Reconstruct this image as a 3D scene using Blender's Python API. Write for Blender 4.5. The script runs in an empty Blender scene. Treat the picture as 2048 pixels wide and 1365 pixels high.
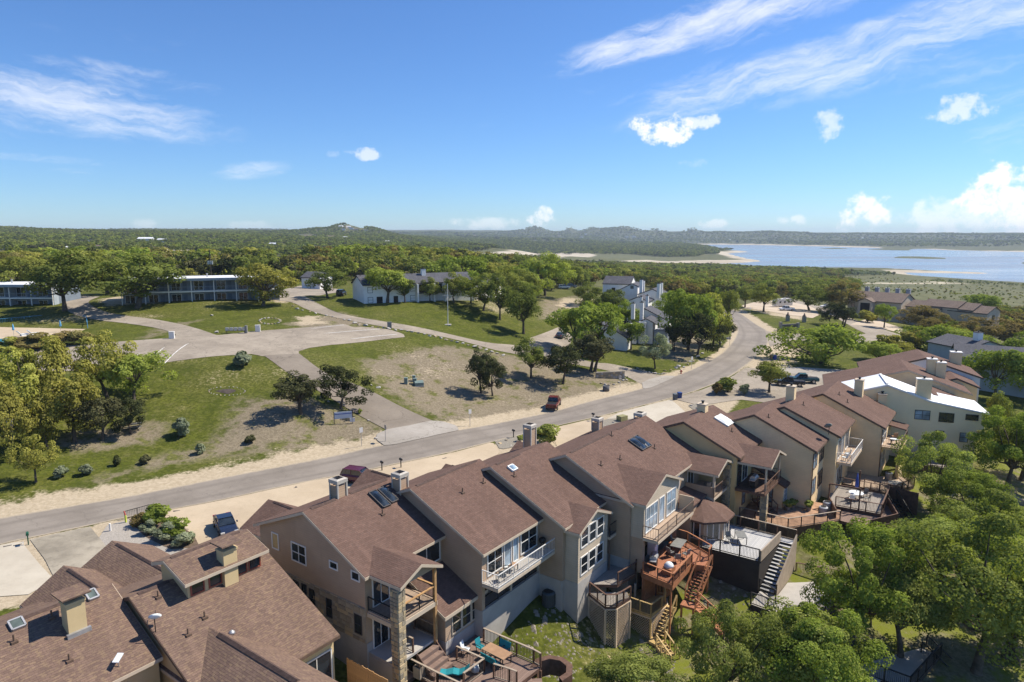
import bpy, math, random
import numpy as np
from mathutils import Vector

random.seed(7)
RNG = np.random.default_rng(11)
scene = bpy.context.scene
COL = scene.collection

# ------------------------------------------------------------------ camera
CAM_H = 29.0
PITCH = math.atan((682.5 - 468.0) / 1365.0)
cd = bpy.data.cameras.new("camera")
cd.sensor_width = 36.0
cd.lens = 36.0 * 1365.0 / 2048.0
cd.clip_start = 0.5
cd.clip_end = 60000
cam = bpy.data.objects.new("camera", cd)
COL.objects.link(cam)
cam.location = (0, 0, CAM_H)
cam.rotation_euler = (math.radians(90) - PITCH, 0, 0)
scene.camera = cam

# ------------------------------------------------------------------ light
SUN_DIR = Vector((0.92, 0.38, 0.0)).normalized()
SUN_EL = math.radians(50)
to_sun = Vector((SUN_DIR.x * math.cos(SUN_EL), SUN_DIR.y * math.cos(SUN_EL), math.sin(SUN_EL)))
sl = bpy.data.lights.new("sun", "SUN")
sl.energy = 5.0
sl.angle = math.radians(0.53)
sl.color = (1.0, 0.925, 0.80)
sun = bpy.data.objects.new("sun", sl)
COL.objects.link(sun)
sun.rotation_euler = to_sun.to_track_quat("Z", "Y").to_euler()
sun.location = (60, 20, 120)

scene.view_settings.view_transform = "Standard"
scene.view_settings.look = "None"
scene.view_settings.exposure = 0.45
scene.view_settings.gamma = 1.0
scene.view_settings.use_curve_mapping = False
cy = scene.cycles
cy.max_bounces = 5
cy.diffuse_bounces = 3
cy.glossy_bounces = 2
cy.transmission_bounces = 3
cy.transparent_max_bounces = 4
cy.volume_bounces = 0
cy.caustics_reflective = False
cy.caustics_refractive = False
cy.use_denoising = True
cy.sample_clamp_indirect = 6.0

# ------------------------------------------------------------------ node helpers
class NT:
    def __init__(s, tree):
        s.t = tree
        s.n = tree.nodes
        s.l = tree.links
    def new(s, typ, **kw):
        nd = s.n.new(typ)
        for k, v in kw.items():
            setattr(nd, k, v)
        return nd
    def put(s, sock, val):
        if isinstance(val, bpy.types.NodeSocket):
            s.l.new(val, sock)
        elif val is not None:
            if isinstance(val, (tuple, list)) and len(val) == 3 and sock.type == "RGBA":
                val = (*val, 1.0)
            sock.default_value = val
    def math(s, op, a, b=None, c=None, clamp=False):
        nd = s.new("ShaderNodeMath", operation=op, use_clamp=clamp)
        s.put(nd.inputs[0], a)
        if b is not None: s.put(nd.inputs[1], b)
        if c is not None: s.put(nd.inputs[2], c)
        return nd.outputs[0]
    def mix(s, f, a, b, blend="MIX"):
        nd = s.new("ShaderNodeMix", data_type="RGBA", blend_type=blend)
        s.put(nd.inputs[0], f); s.put(nd.inputs[6], a); s.put(nd.inputs[7], b)
        return nd.outputs[2]
    def noise(s, vec, scale, detail=3.0, rough=0.55, out=0, dim="3D"):
        nd = s.new("ShaderNodeTexNoise", noise_dimensions=dim)
        if vec is not None: s.put(nd.inputs["Vector"], vec)
        nd.inputs["Scale"].default_value = scale
        nd.inputs["Detail"].default_value = detail
        nd.inputs["Roughness"].default_value = rough
        return nd.outputs[out]
    def ramp(s, f, lo, hi, a=0.0, b=1.0, smooth=True):
        nd = s.new("ShaderNodeMapRange", interpolation_type="SMOOTHSTEP" if smooth else "LINEAR")
        s.put(nd.inputs[0], f); nd.inputs[1].default_value = lo; nd.inputs[2].default_value = hi
        nd.inputs[3].default_value = a; nd.inputs[4].default_value = b
        return nd.outputs[0]
    def scale(s, vec, xyz, rot=(0, 0, 0)):
        nd = s.new("ShaderNodeMapping")
        s.put(nd.inputs[0], vec); nd.inputs[3].default_value = xyz; nd.inputs[2].default_value = rot
        return nd.outputs[0]

# ------------------------------------------------------------------ sky
world = bpy.data.worlds.new("World")
scene.world = world
world.use_nodes = True
w = NT(world.node_tree)
w.n.clear()
wout = w.new("ShaderNodeOutputWorld")
sky = w.new("ShaderNodeTexSky", sky_type="NISHITA")
sky.sun_disc = False
sky.sun_elevation = SUN_EL
sky.sun_rotation = math.atan2(SUN_DIR.x, SUN_DIR.y)
sky.altitude = 300
sky.air_density = 1.0
sky.dust_density = 0.1
sky.ozone_density = 6.0
tc = w.new("ShaderNodeTexCoord")
sep = w.new("ShaderNodeSeparateXYZ")
w.l.new(tc.outputs["Generated"], sep.inputs[0])
X, Y, Z = sep.outputs
AZ = w.math("ARCTAN2", X, Y)
EL = w.math("ARCSINE", Z)
aec = w.new("ShaderNodeCombineXYZ")
w.put(aec.inputs[0], AZ); w.put(aec.inputs[1], EL)
AE = aec.outputs[0]

def sky_angle(px, py):
    dx = (px - 1024) / 1365.0; dy = (682.5 - py) / 1365.0
    c, s_ = math.cos(PITCH), math.sin(PITCH)
    v = Vector((dx, c + dy * s_, -s_ + dy * c)).normalized()
    return math.atan2(v.x, v.y), math.asin(v.z)

# puffy clouds: (px, py, half width px, half height px, strength)
n_puff = w.noise(AE, 42.0, 7.0, 0.62)
n_puff2 = w.noise(AE, 16.0, 3.0, 0.5)
PUFFS = [(1330, 261, 58, 22, 1.0), (1397, 246, 32, 12, .7), (1925, 217, 46, 17, .6), (1660, 251, 24, 20, .5),
         (730, 308, 34, 9, .55), (668, 308, 14, 6, .2), (1385, 326, 20, 8, .15),
         (1733, 426, 42, 26, 1.0), (2015, 392, 62, 42, 1.1), (1960, 436, 90, 20, .6), (1870, 440, 60, 30, .55),
         (1082, 436, 26, 17, .75), (975, 446, 70, 10, .45), (1428, 448, 30, 7, .5), (1565, 441, 10, 8, .5),
         (1597, 440, 14, 8, .55), (290, 450, 22, 9, .3), (2110, 420, 90, 60, 1.1), (500, 452, 40, 8, .2), (2190, 250, 60, 26, .7), (-160, 380, 70, 26, .6)]
puff = None
for (px, py, hw, hh, st) in PUFFS:
    a0, e0 = sky_angle(px, py)
    sa, se = hw * 1.45 / 1365.0, hh * 1.6 / 1365.0
    da = w.math("DIVIDE", w.math("SUBTRACT", AZ, a0), sa)
    de = w.math("DIVIDE", w.math("SUBTRACT", EL, e0), se)
    r2 = w.math("ADD", w.math("MULTIPLY", da, da), w.math("MULTIPLY", de, de))
    m = w.math("SUBTRACT", 0.86, r2)
    m = w.math("ADD", m, w.math("MULTIPLY", w.math("SUBTRACT", n_puff, 0.5), 3.4))
    m = w.math("MULTIPLY", w.ramp(m, 0.18, 0.95), st)
    m = w.math("MULTIPLY", m, w.ramp(r2, 1.9, 0.7))
    puff = m if puff is None else w.math("MAXIMUM", puff, m)
puff = w.math("MINIMUM", puff, 1.0)

# cirrus: streaks laid on a high plane
warp = w.noise(AE, 7.0, 5.0, 0.6, out=1)
wv = w.new("ShaderNodeVectorMath", operation="SCALE"); w.put(wv.inputs[0], warp); wv.inputs[3].default_value = 0.07
wa = w.new("ShaderNodeVectorMath", operation="ADD"); w.put(wa.inputs[0], AE); w.put(wa.inputs[1], wv.outputs[0])
def streaks(deg):
    r = w.scale(wa.outputs[0], (1, 1, 1), (0, 0, math.radians(-deg)))
    return w.noise(w.scale(r, (4.2, 30, 1)), 1.8, 9.0, 0.70)
side = w.new("ShaderNodeMix", data_type="FLOAT"); w.put(side.inputs[0], w.ramp(AZ, -0.2, 0.05)); w.put(side.inputs[2], streaks(-4)); w.put(side.inputs[3], streaks(15))
st1 = side.outputs[0]
st2 = w.noise(w.scale(AE, (5, 14, 1)), 1.6, 5.0, 0.6)
CIRR = [(1400, 50, 360, 46, 13, 1.1), (1700, 110, 560, 70, 12, .95), (1960, 60, 340, 110, 12, .7), (1250, 150, 160, 50, 8, .5), (1500, 160, 420, 60, 10, .45), (130, 205, 330, 62, -7, .95), (250, 152, 190, 26, -4, .8),
        (500, 342, 90, 22, 6, .85), (90, 318, 160, 10, -2, .7), (900, 270, 190, 30, 14, .4), (745, 135, 120, 24, 4, .3),
        (1240, 402, 80, 22, 0, .45), (300, 60, 420, 60, -6, .32), (1200, 235, 160, 22, 10, .2), (180, 343, 70, 8, 0, .6), (60, 240, 160, 26, -3, .7), (320, 215, 120, 16, -2, .8), (1560, 30, 260, 40, 12, .8), (640, 375, 200, 14, 4, .25), (1050, 228, 40, 8, 0, .35),
        (2400, 150, 420, 110, 8, .7), (-400, 190, 380, 80, -6, .7), (900, -420, 900, 240, 6, .5), (2300, -500, 700, 200, 10, .5)]
cm = None
for (px, py, hw, hh, tilt, st) in CIRR:
    a0, e0 = sky_angle(px, py)
    c, s_ = math.cos(math.radians(tilt)), math.sin(math.radians(tilt))
    da = w.math("SUBTRACT", AZ, a0); de = w.math("SUBTRACT", EL, e0)
    p_ = w.math("DIVIDE", w.math("ADD", w.math("MULTIPLY", da, c), w.math("MULTIPLY", de, s_)), hw / 1365.0)
    q_ = w.math("DIVIDE", w.math("SUBTRACT", w.math("MULTIPLY", de, c), w.math("MULTIPLY", da, s_)), hh / 1365.0)
    r2 = w.math("ADD", w.math("MULTIPLY", p_, p_), w.math("MULTIPLY", q_, q_))
    m = w.math("MULTIPLY", w.ramp(r2, 1.35, 0.05), st)
    cm = m if cm is None else w.math("MAXIMUM", cm, m)
dens = w.math("ADD", w.math("MULTIPLY", st1, 0.75), w.math("MULTIPLY", st2, 0.45))
thr = w.math("SUBTRACT", 0.80, w.math("MULTIPLY", cm, 0.36))
cir = w.ramp(w.math("SUBTRACT", dens, thr), -0.04, 0.40)
cir = w.math("MULTIPLY", cir, w.math("MULTIPLY_ADD", cm, 0.9, 0.04))
cir = w.math("MULTIPLY", cir, w.ramp(EL, 0.01, 0.08))
cloud = w.math("MAXIMUM", w.math("MULTIPLY", cir, 0.66), w.math("MULTIPLY", puff, 0.93))
skyc = w.mix(1.0, sky.outputs[0], (0.66, 0.86, 1.10), "MULTIPLY")
bg = w.new("ShaderNodeBackground")
w.put(bg.inputs[0], skyc)
bg.inputs[1].default_value = 0.1
shade = w.ramp(n_puff2, 0.35, 0.65, 0.80, 1.0)
ccol = w.mix(shade, (0.70, 0.76, 0.86), (1.0, 0.985, 0.97))
bc = w.new("ShaderNodeBackground")
w.put(bc.inputs[0], ccol)
bc.inputs[1].default_value = 0.93
ms = w.new("ShaderNodeMixShader")
w.put(ms.inputs[0], cloud)
w.l.new(bg.outputs[0], ms.inputs[1]); w.l.new(bc.outputs[0], ms.inputs[2])
w.l.new(ms.outputs[0], wout.inputs[0])

# ------------------------------------------------------------------ materials
MATS = {}
def base_mat(name, rough=0.85, spec=0.3):
    m = bpy.data.materials.new(name)
    m.use_nodes = True
    t = NT(m.node_tree)
    t.n.clear()
    o = t.new("ShaderNodeOutputMaterial")
    b = t.new("ShaderNodeBsdfPrincipled")
    b.inputs["Roughness"].default_value = rough
    b.inputs["Specular IOR Level"].default_value = spec
    t.l.new(b.outputs[0], o.inputs[0])
    t.b, t.o = b, o
    MATS[name] = m
    return m, t
def bump(t, h, dist, strength=1.0):
    nd = t.new("ShaderNodeBump")
    nd.inputs["Strength"].default_value = strength
    nd.inputs["Distance"].default_value = dist
    t.put(nd.inputs["Height"], h)
    t.l.new(nd.outputs[0], t.b.inputs["Normal"])
def obj_co(t): return t.new("ShaderNodeTexCoord").outputs["Object"]
def uv_co(t): return t.new("ShaderNodeTexCoord").outputs["UV"]
def wpos(t): return t.new("ShaderNodeNewGeometry").outputs["Position"]
def mul(c, k): return tuple(min(1, v * k) for v in c)

def plain(name, col, var=0.12, scale=1.5, rough=0.8, spec=0.3, metal=0.0, fine=0.0):
    m, t = base_mat(name, rough, spec)
    co = obj_co(t)
    n = t.noise(co, scale, 4.0, 0.6)
    f = t.ramp(n, 0.3, 0.7)
    c = t.mix(f, mul(col, 1 - var), mul(col, 1 + var))
    if fine:
        n2 = t.noise(co, 30.0, 2.0, 0.6)
        c = t.mix(t.ramp(n2, 0.3, 0.7), c, mul(col, 1 - fine))
    t.put(t.b.inputs["Base Color"], c)
    t.b.inputs["Metallic"].default_value = metal
    return m

def shingle(name, c1, c2, c3, course=0.145, var=0.25):
    m, t = base_mat(name, 0.95, 0.15)
    uv = uv_co(t)
    br = t.new("ShaderNodeTexBrick", offset=0.5)
    t.put(br.inputs["Vector"], uv)
    br.inputs["Scale"].default_value = 1.0
    br.inputs["Brick Width"].default_value = 0.31
    br.inputs["Row Height"].default_value = course
    br.inputs["Mortar Size"].default_value = 0.008
    br.inputs["Mortar Smooth"].default_value = 0.3
    br.inputs["Color1"].default_value = (0, 0, 0, 1); br.inputs["Color2"].default_value = (1, 1, 1, 1)
    br.inputs["Mortar"].default_value = (0.1, 0.1, 0.1, 1)
    cell = t.math("MULTIPLY", br.outputs["Color"], 1.0)
    big = t.noise(uv, 0.35, 4.0, 0.6)
    col = t.mix(cell, c1, c2)
    pick = t.ramp(t.noise(t.scale(uv, (3.2, 6.9, 1)), 1.0, 1.0, 0.5), 0.52, 0.62)
    col = t.mix(t.math("MULTIPLY", pick, 0.75), col, c3)
    col = t.mix(t.ramp(big, 0.3, 0.7, 0.0, 0.4), col, mul(c1, 0.72))
    col = t.mix(t.ramp(t.noise(t.scale(uv, (1.3, 0.16, 1)), 1.0, 5.0, 0.65), 0.50, 0.75, 0, .4), col, mul(c2, 1.22))
    col = t.mix(t.math("MULTIPLY", br.outputs["Fac"], 0.5), col, mul(c1, 0.45))
    t.put(t.b.inputs["Base Color"], col)
    sp = t.new("ShaderNodeSeparateXYZ"); t.put(sp.inputs[0], uv)
    saw = t.math("FRACT", t.math("DIVIDE", sp.outputs[1], course))
    h = t.math("SUBTRACT", t.math("MULTIPLY", cell, 0.35), saw)
    bump(t, h, 0.02, 0.9)
    return m

def siding(name, col, lap=0.18, var=0.06, depth=0.02):
    m, t = base_mat(name, 0.75, 0.3)
    uv = uv_co(t)
    sp = t.new("ShaderNodeSeparateXYZ"); t.put(sp.inputs[0], uv)
    saw = t.math("FRACT", t.math("DIVIDE", sp.outputs[1], lap))
    n = t.noise(t.scale(uv, (0.6, 0.9, 1)), 1.0, 4.0, 0.6)
    c = t.mix(t.ramp(n, 0.3, 0.7), mul(col, 1 - var), mul(col, 1 + var))
    c = t.mix(t.ramp(t.noise(t.scale(uv, (1.5, 0.22, 1)), 1.0, 4.0, 0.65), 0.52, 0.75, 0, .22), c, mul(col, 0.62))
    c = t.mix(t.ramp(saw, 0.12, 0.0, 0.0, 0.5), c, mul(col, 0.5))
    t.put(t.b.inputs["Base Color"], c)
    bump(t, t.math("SUBTRACT", 1.0, saw), depth, 0.8)
    return m

def boards(name, c1, c2, width=0.14, along_u=True, rough=0.85, gap=0.07):
    m, t = base_mat(name, rough, 0.25)
    uv = uv_co(t)
    sp = t.new("ShaderNodeSeparateXYZ"); t.put(sp.inputs[0], uv)
    q = t.math("DIVIDE", sp.outputs[1 if along_u else 0], width)
    fr = t.math("FRACT", q); idx = t.math("FLOOR", q)
    wn = t.new("ShaderNodeTexWhiteNoise", noise_dimensions="1D"); t.put(wn.inputs["W"], idx)
    n = t.noise(t.scale(uv, (1.2, 7, 1) if along_u else (7, 1.2, 1)), 1.2, 4.0, 0.65)
    f = t.math("MULTIPLY_ADD", wn.outputs[0], 0.55, t.math("MULTIPLY", n, 0.5))
    c = t.mix(f, c1, c2)
    edge = t.math("LESS_THAN", fr, gap)
    c = t.mix(t.math("MULTIPLY", edge, 0.7), c, mul(c1, 0.35))
    t.put(t.b.inputs["Base Color"], c)
    bump(t, t.math("SUBTRACT", 1.0, edge), 0.012, 0.8)
    return m

def glass_mat(name, col=(0.012, 0.016, 0.02), rough=0.06):
    m, t = base_mat(name, rough, 0.8)
    n = t.noise(obj_co(t), 0.8, 2.0, 0.5)
    t.put(t.b.inputs["Base Color"], t.mix(t.ramp(n, 0.35, 0.65), col, mul(col, 2.4)))
    return m

def leaf_mat(name, dark, light, hue=None, trans=0.28):
    m = bpy.data.materials.new(name); m.use_nodes = True
    t = NT(m.node_tree); t.n.clear()
    o = t.new("ShaderNodeOutputMaterial")
    at = t.new("ShaderNodeAttribute", attribute_name="tint")
    oi = t.new("ShaderNodeObjectInfo")
    c = t.mix(at.outputs["Fac"], dark, light)
    if hue is not None:
        c = t.mix(t.ramp(oi.outputs["Random"], 0.35, 1.0, 0.0, 0.8), c, t.mix(at.outputs["Fac"], mul(hue, 0.55), hue))
    br = t.math("MULTIPLY_ADD", oi.outputs["Random"], 0.4, 0.8)
    vm = t.new("ShaderNodeVectorMath", operation="SCALE"); t.put(vm.inputs[0], c); t.put(vm.inputs[3], br)
    c = vm.outputs[0]
    d = t.new("ShaderNodeBsdfDiffuse"); t.put(d.inputs[0], c)
    tr = t.new("ShaderNodeBsdfTranslucent"); t.put(tr.inputs[0], t.mix(1.0, c, (1.15, 1.2, 0.55), "MULTIPLY"))
    mx = t.new("ShaderNodeMixShader"); mx.inputs[0].default_value = trans
    t.l.new(d.outputs[0], mx.inputs[1]); t.l.new(tr.outputs[0], mx.inputs[2])
    t.l.new(mx.outputs[0], o.inputs[0])
    MATS[name] = m
    return m

# ------------------------------------------------------------------ mesh helpers
def link(o, parent=None):
    COL.objects.link(o)
    if parent is not None:
        o.parent = parent
    return o
def tag(o, label=None, cat=None, group=None, kind=None):
    if label: o["label"] = label
    if cat: o["category"] = cat
    if group: o["group"] = group
    if kind: o["kind"] = kind
    return o
def empty(name, loc=(0, 0, 0), rz=0.0, label=None, cat=None, group=None):
    o = bpy.data.objects.new(name, None)
    o.empty_display_size = 0.3
    COL.objects.link(o)
    o.location = loc; o.rotation_euler = (0, 0, rz)
    return tag(o, label, cat, group)

class MB:
    """collects polygons, builds one mesh with metre UVs"""
    def __init__(s): s.v, s.f, s.mi = [], [], []
    def poly(s, pts, m=0):
        b = len(s.v); s.v += [tuple(p) for p in pts]; s.f.append(tuple(range(b, b + len(pts)))); s.mi.append(m); return s
    def box(s, x0, x1, y0, y1, z0, z1, m=0):
        b = len(s.v)
        s.v += [(x0, y0, z0), (x1, y0, z0), (x1, y1, z0), (x0, y1, z0), (x0, y0, z1), (x1, y0, z1), (x1, y1, z1), (x0, y1, z1)]
        for q in ((0, 3, 2, 1), (4, 5, 6, 7), (0, 1, 5, 4), (1, 2, 6, 5), (2, 3, 7, 6), (3, 0, 4, 7)):
            s.f.append(tuple(b + i for i in q)); s.mi.append(m)
        return s
    def bar(s, p, q, wd=0.08, ht=None, m=0, up=(0, 0, 1)):
        """rectangular bar from p to q"""
        ht = wd if ht is None else ht
        p, q = Vector(p), Vector(q); d = (q - p)
        if d.length < 1e-6: return s
        d.normalize(); u = Vector(up)
        if abs(d.dot(u)) > 0.98: u = Vector((1, 0, 0))
        a = d.cross(u).normalized() * wd / 2; c = a.cross(d).normalized() * ht / 2
        b = len(s.v)
        for e in (p, q):
            s.v += [tuple(e - a - c), tuple(e + a - c), tuple(e + a + c), tuple(e - a + c)]
        for k in ((0, 1, 2, 3), (7, 6, 5, 4), (0, 4, 5, 1), (1, 5, 6, 2), (2, 6, 7, 3), (3, 7, 4, 0)):
            s.f.append(tuple(b + i for i in k)); s.mi.append(m)
        return s
    def tube(s, path, radii, n=8, m=0, cap=True):
        path = [Vector(p) for p in path]
        rings = []
        for i, p in enumerate(path):
            d = (path[min(i + 1, len(path) - 1)] - path[max(i - 1, 0)]).normalized()
            u = Vector((0, 0, 1)) if abs(d.z) < 0.95 else Vector((1, 0, 0))
            a = d.cross(u).normalized(); c = d.cross(a).normalized()
            r = radii[i] if isinstance(radii, (list, tuple)) else radii
            b = len(s.v)
            for k in range(n):
                t = 2 * math.pi * k / n
                s.v.append(tuple(p + a * (r * math.cos(t)) + c * (r * math.sin(t))))
            rings.append(b)
        for i in range(len(rings) - 1):
            for k in range(n):
                s.f.append((rings[i] + k, rings[i] + (k + 1) % n, rings[i + 1] + (k + 1) % n, rings[i + 1] + k)); s.mi.append(m)
        if cap:
            s.f.append(tuple(rings[0] + k for k in range(n))[::-1]); s.mi.append(m)
            s.f.append(tuple(rings[-1] + k for k in range(n))); s.mi.append(m)
        return s
    def lathe(s, prof, n=16, c=(0, 0), m=0):
        b = len(s.v)
        for r, z in prof:
            for k in range(n):
                t = 2 * math.pi * k / n
                s.v.append((c[0] + r * math.cos(t), c[1] + r * math.sin(t), z))
        for i in range(len(prof) - 1):
            for k in range(n):
                s.f.append((b + i * n + k, b + i * n + (k + 1) % n, b + (i + 1) * n + (k + 1) % n, b + (i + 1) * n + k)); s.mi.append(m)
        s.f.append(tuple(b + (len(prof) - 1) * n + k for k in range(n))); s.mi.append(m)
        s.f.append(tuple(b + k for k in range(n))[::-1]); s.mi.append(m)
        return s
    def extrude(s, prof, fn, a, b_, m=0, caps=True):
        """prof: list of (p,q); fn(s,p,q)->xyz ; closed prism between s=a and s=b_"""
        n = len(prof); b = len(s.v)
        s.v += [tuple(fn(a, p, q)) for p, q in prof] + [tuple(fn(b_, p, q)) for p, q in prof]
        for k in range(n):
            s.f.append((b + k, b + (k + 1) % n, b + n + (k + 1) % n, b + n + k)); s.mi.append(m)
        if caps:
            s.f.append(tuple(b + k for k in range(n))[::-1]); s.mi.append(m)
            s.f.append(tuple(b + n + k for k in range(n))); s.mi.append(m)
        return s
    def mesh(s, name, mats, smooth=False):
        me = bpy.data.meshes.new(name)
        me.from_pydata(s.v, [], s.f)
        if not isinstance(mats, (list, tuple)): mats = [mats]
        for mm in mats: me.materials.append(mm)
        if len(mats) > 1: me.polygons.foreach_set("material_index", s.mi)
        uv = me.uv_layers.new(name="UVMap")
        data = uv.data
        for p in me.polygons:
            nrm = p.normal
            if abs(nrm.z) > 0.999: t = Vector((1, 0, 0)); bt = Vector((0, 1, 0))
            else:
                t = Vector((0, 0, 1)).cross(nrm).normalized(); bt = nrm.cross(t)
            for li in p.loop_indices:
                co = me.vertices[me.loops[li].vertex_index].co
                data[li].uv = (co.dot(t), co.dot(bt))
        if smooth: me.polygons.foreach_set("use_smooth", [True] * len(me.polygons))
        me.update()
        return me
    def build(s, name, mats, parent=None, smooth=False, loc=None, rz=None, kind=None):
        o = bpy.data.objects.new(name, s.mesh(name, mats, smooth))
        link(o, parent)
        if loc is not None: o.location = loc
        if rz is not None: o.rotation_euler = (0, 0, rz)
        if kind: o["kind"] = kind
        return o
def inst(name, mesh, parent=None, loc=(0, 0, 0), rot=(0, 0, 0), scale=(1, 1, 1)):
    o = bpy.data.objects.new(name, mesh)
    link(o, parent)
    o.location = loc; o.rotation_euler = rot; o.scale = scale
    return o

def np_mesh(name, verts, faces, mat=None, attrs=None, smooth=False):
    """fast mesh from numpy arrays (all faces with the same number of corners)"""
    me = bpy.data.meshes.new(name)
    nv, (nf, k) = len(verts), faces.shape
    me.vertices.add(nv); me.loops.add(nf * k); me.polygons.add(nf)
    me.vertices.foreach_set("co", np.asarray(verts, np.float32).ravel())
    me.loops.foreach_set("vertex_index", np.asarray(faces, np.int32).ravel())
    me.polygons.foreach_set("loop_start", np.arange(0, nf * k, k, dtype=np.int32))
    if smooth: me.polygons.foreach_set("use_smooth", np.ones(nf, bool))
    if mat is not None: me.materials.append(mat)
    for an, (dom, arr) in (attrs or {}).items():
        a = me.attributes.new(an, "FLOAT", dom)
        a.data.foreach_set("value", np.asarray(arr, np.float32))
    me.update(calc_edges=True)
    return me

# ------------------------------------------------------------------ survey: sight lines of the photograph to places on the land
_F = np.array([0, math.cos(PITCH), -math.sin(PITCH)]); _U = np.array([0, math.sin(PITCH), math.cos(PITCH)]); _R = np.array([1.0, 0, 0])
CAMP = np.array([0, 0, CAM_H])
def sight(px, py): return _F + _R * ((px - 1024) / 1365.0) + _U * ((682.5 - py) / 1365.0)
def at_z(px, py, z):
    d = sight(px, py); return CAMP + d * ((z - CAM_H) / d[2])
def at_d(px, py, D):
    d = sight(px, py); return CAMP + d * (D / d[1])
def to_px(p):
    p = np.asarray(p, float) - CAMP
    c = p @ _F
    return 1024 + 1365 * (p @ _R) / c, 682.5 - 1365 * (p @ _U) / c

# ------------------------------------------------------------------ land form
LZ = -33.0
CTRL = []
for (px, py, z) in [
    # street, verge and row of houses
    (-300, 1110, 0), (0, 1062, 0), (250, 1012, 0), (500, 962, 0), (750, 915, 0), (1000, 862, 0), (1150, 825, 0), (1300, 785, 0),
    (1400, 757, .2), (1470, 715, .6), (1540, 672, 1), (1480, 640, 1.2), (1640, 660, .8), (1760, 676, 0),
    (0, 1020, .5), (250, 962, .6), (450, 905, .8), (650, 880, .6), (1060, 795, .6), (1250, 760, .7), (1390, 715, 1.2),
    (0, 900, 2.6), (200, 870, 2.6), (400, 860, 2.3), (600, 828, 3.2), (680, 820, 2.9), (820, 775, 3.4), (960, 785, 1.6), (1100, 760, 1.6),
    (0, 770, 7.0), (300, 760, 6.6), (500, 770, 5.6), (430, 712, 8.6), (300, 700, 9.2), (100, 700, 9), (600, 690, 8.6), (800, 690, 7.4), (960, 695, 5.8),
    (700, 660, 9.4), (0, 650, 10.5), (150, 640, 11), (300, 630, 11.5), (480, 640, 10.6), (640, 625, 11), (800, 640, 9.8), (930, 650, 8), (1040, 670, 5.6), (1100, 690, 4.4),
    (20, 612, 12.6), (250, 608, 13), (420, 606, 13), (560, 590, 13), (700, 606, 12), (850, 600, 12), (980, 610, 10.5), (1080, 610, 8), (1150, 625, 4),
    (1200, 690, 2.2), (1270, 690, 1.6), (1350, 700, 1.6), (1270, 640, 3), (1310, 600, 2), (1420, 640, 1.4),
    (1530, 620, 1.2), (1590, 612, .5), (1650, 640, .5), (1780, 640, -1.5), (1850, 660, -1.5), (1640, 720, .4), (1960, 700, -2), (2048, 720, -2.5),
    (1500, 600, -1), (1400, 590, -3.5), (1700, 590, -7), (1880, 590, -12), (2048, 610, -13),
    (1200, 577, 7), (1100, 565, 6), (900, 560, 9), (700, 560, 11), (500, 560, 12), (300, 565, 12.5), (0, 570, 13),
    ]:
    p = at_z(px, py, z); CTRL.append((p[0], p[1], z))
# world-space points: rear gardens below the houses
CTRL += [(-40, 45, 0), (-20, 60, 0), (-6, 72, 0), (12, 86, 0), (2.6, 53, -.6), (4.4, 51.2, -1.6), (7.4, 50.0, -4.0), (11.5, 51.4, -4.3), (16, 54, -3.9), (10.5, 56, -2.6), (30, 95, .2), (48, 108, .2), (-30, 30, -.5), (-10, 38, -1.6), (0, 46, -2.4), (15, 60, -2.0),
         (22, 62, -1.6), (30, 66, -1.0), (42, 74, -.4), (55, 82, -.8), (70, 92, -1), (88, 104, -2.5),
         (10, 42, -3.6), (20, 48, -4.0), (30, 52, -3.8), (42, 60, -3.2), (60, 70, -3.4), (80, 80, -4.5), (110, 90, -7), (40, 36, -6), (10, 25, -5), (-25, 15, -2), (70, 50, -7), (-60, 30, 0), (0, 5, -4), (0, -60, -5), (-70, -50, -2), (80, -40, -12),
         (-90, 75, 1), (-130, 120, 6), (140, 140, -6), (190, 200, -14), (220, 130, -14)]
for (px, py, D) in [
    # ridge and valley behind, left
    (-300, 463, 1500), (0, 460, 1600), (100, 464, 1700), (300, 469, 1800), (450, 471, 1750), (560, 471, 2000), (690, 463, 2150), (800, 473, 1900), (850, 477, 2400),
    (0, 480, 900), (200, 487, 900), (400, 490, 950), (600, 489, 1000), (750, 491, 1100),
    (0, 503, 520), (200, 510, 520), (400, 514, 540), (600, 517, 560), (750, 517, 620),
    (0, 535, 320), (250, 535, 300), (500, 538, 290), (700, 538, 300), (900, 535, 330),
    (900, 505, 1000), (1000, 500, 1500), (900, 488, 1900), (1000, 482, 2900), (1100, 484, 3000), (850, 521, 520), (1000, 527, 470),
    ]:
    p = at_d(px, py, D); CTRL.append(tuple(p))
for (px, py, z) in [
    (960, 512, LZ + 2), (1050, 508, LZ + 2.5), (1150, 510, LZ + 3), (1250, 505, LZ + 6), (1330, 506, LZ + 6), (1200, 500, LZ + 8), (1100, 518, LZ + 4), (1250, 519, LZ + 2), (1350, 519, LZ + 1.5),
    (1100, 535, -18), (1200, 545, -14), (1300, 545, -17), (1400, 548, -19), (1500, 552, -21), (1600, 555, -22), (1700, 560, -23), (1850, 575, -24), (2048, 590, -26),
    (1300, 575, -5), (1450, 570, -9), (1560, 575, -11), (1650, 575, -13),
    ]:
    p = at_z(px, py, z); CTRL.append((p[0], p[1], z))
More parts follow.
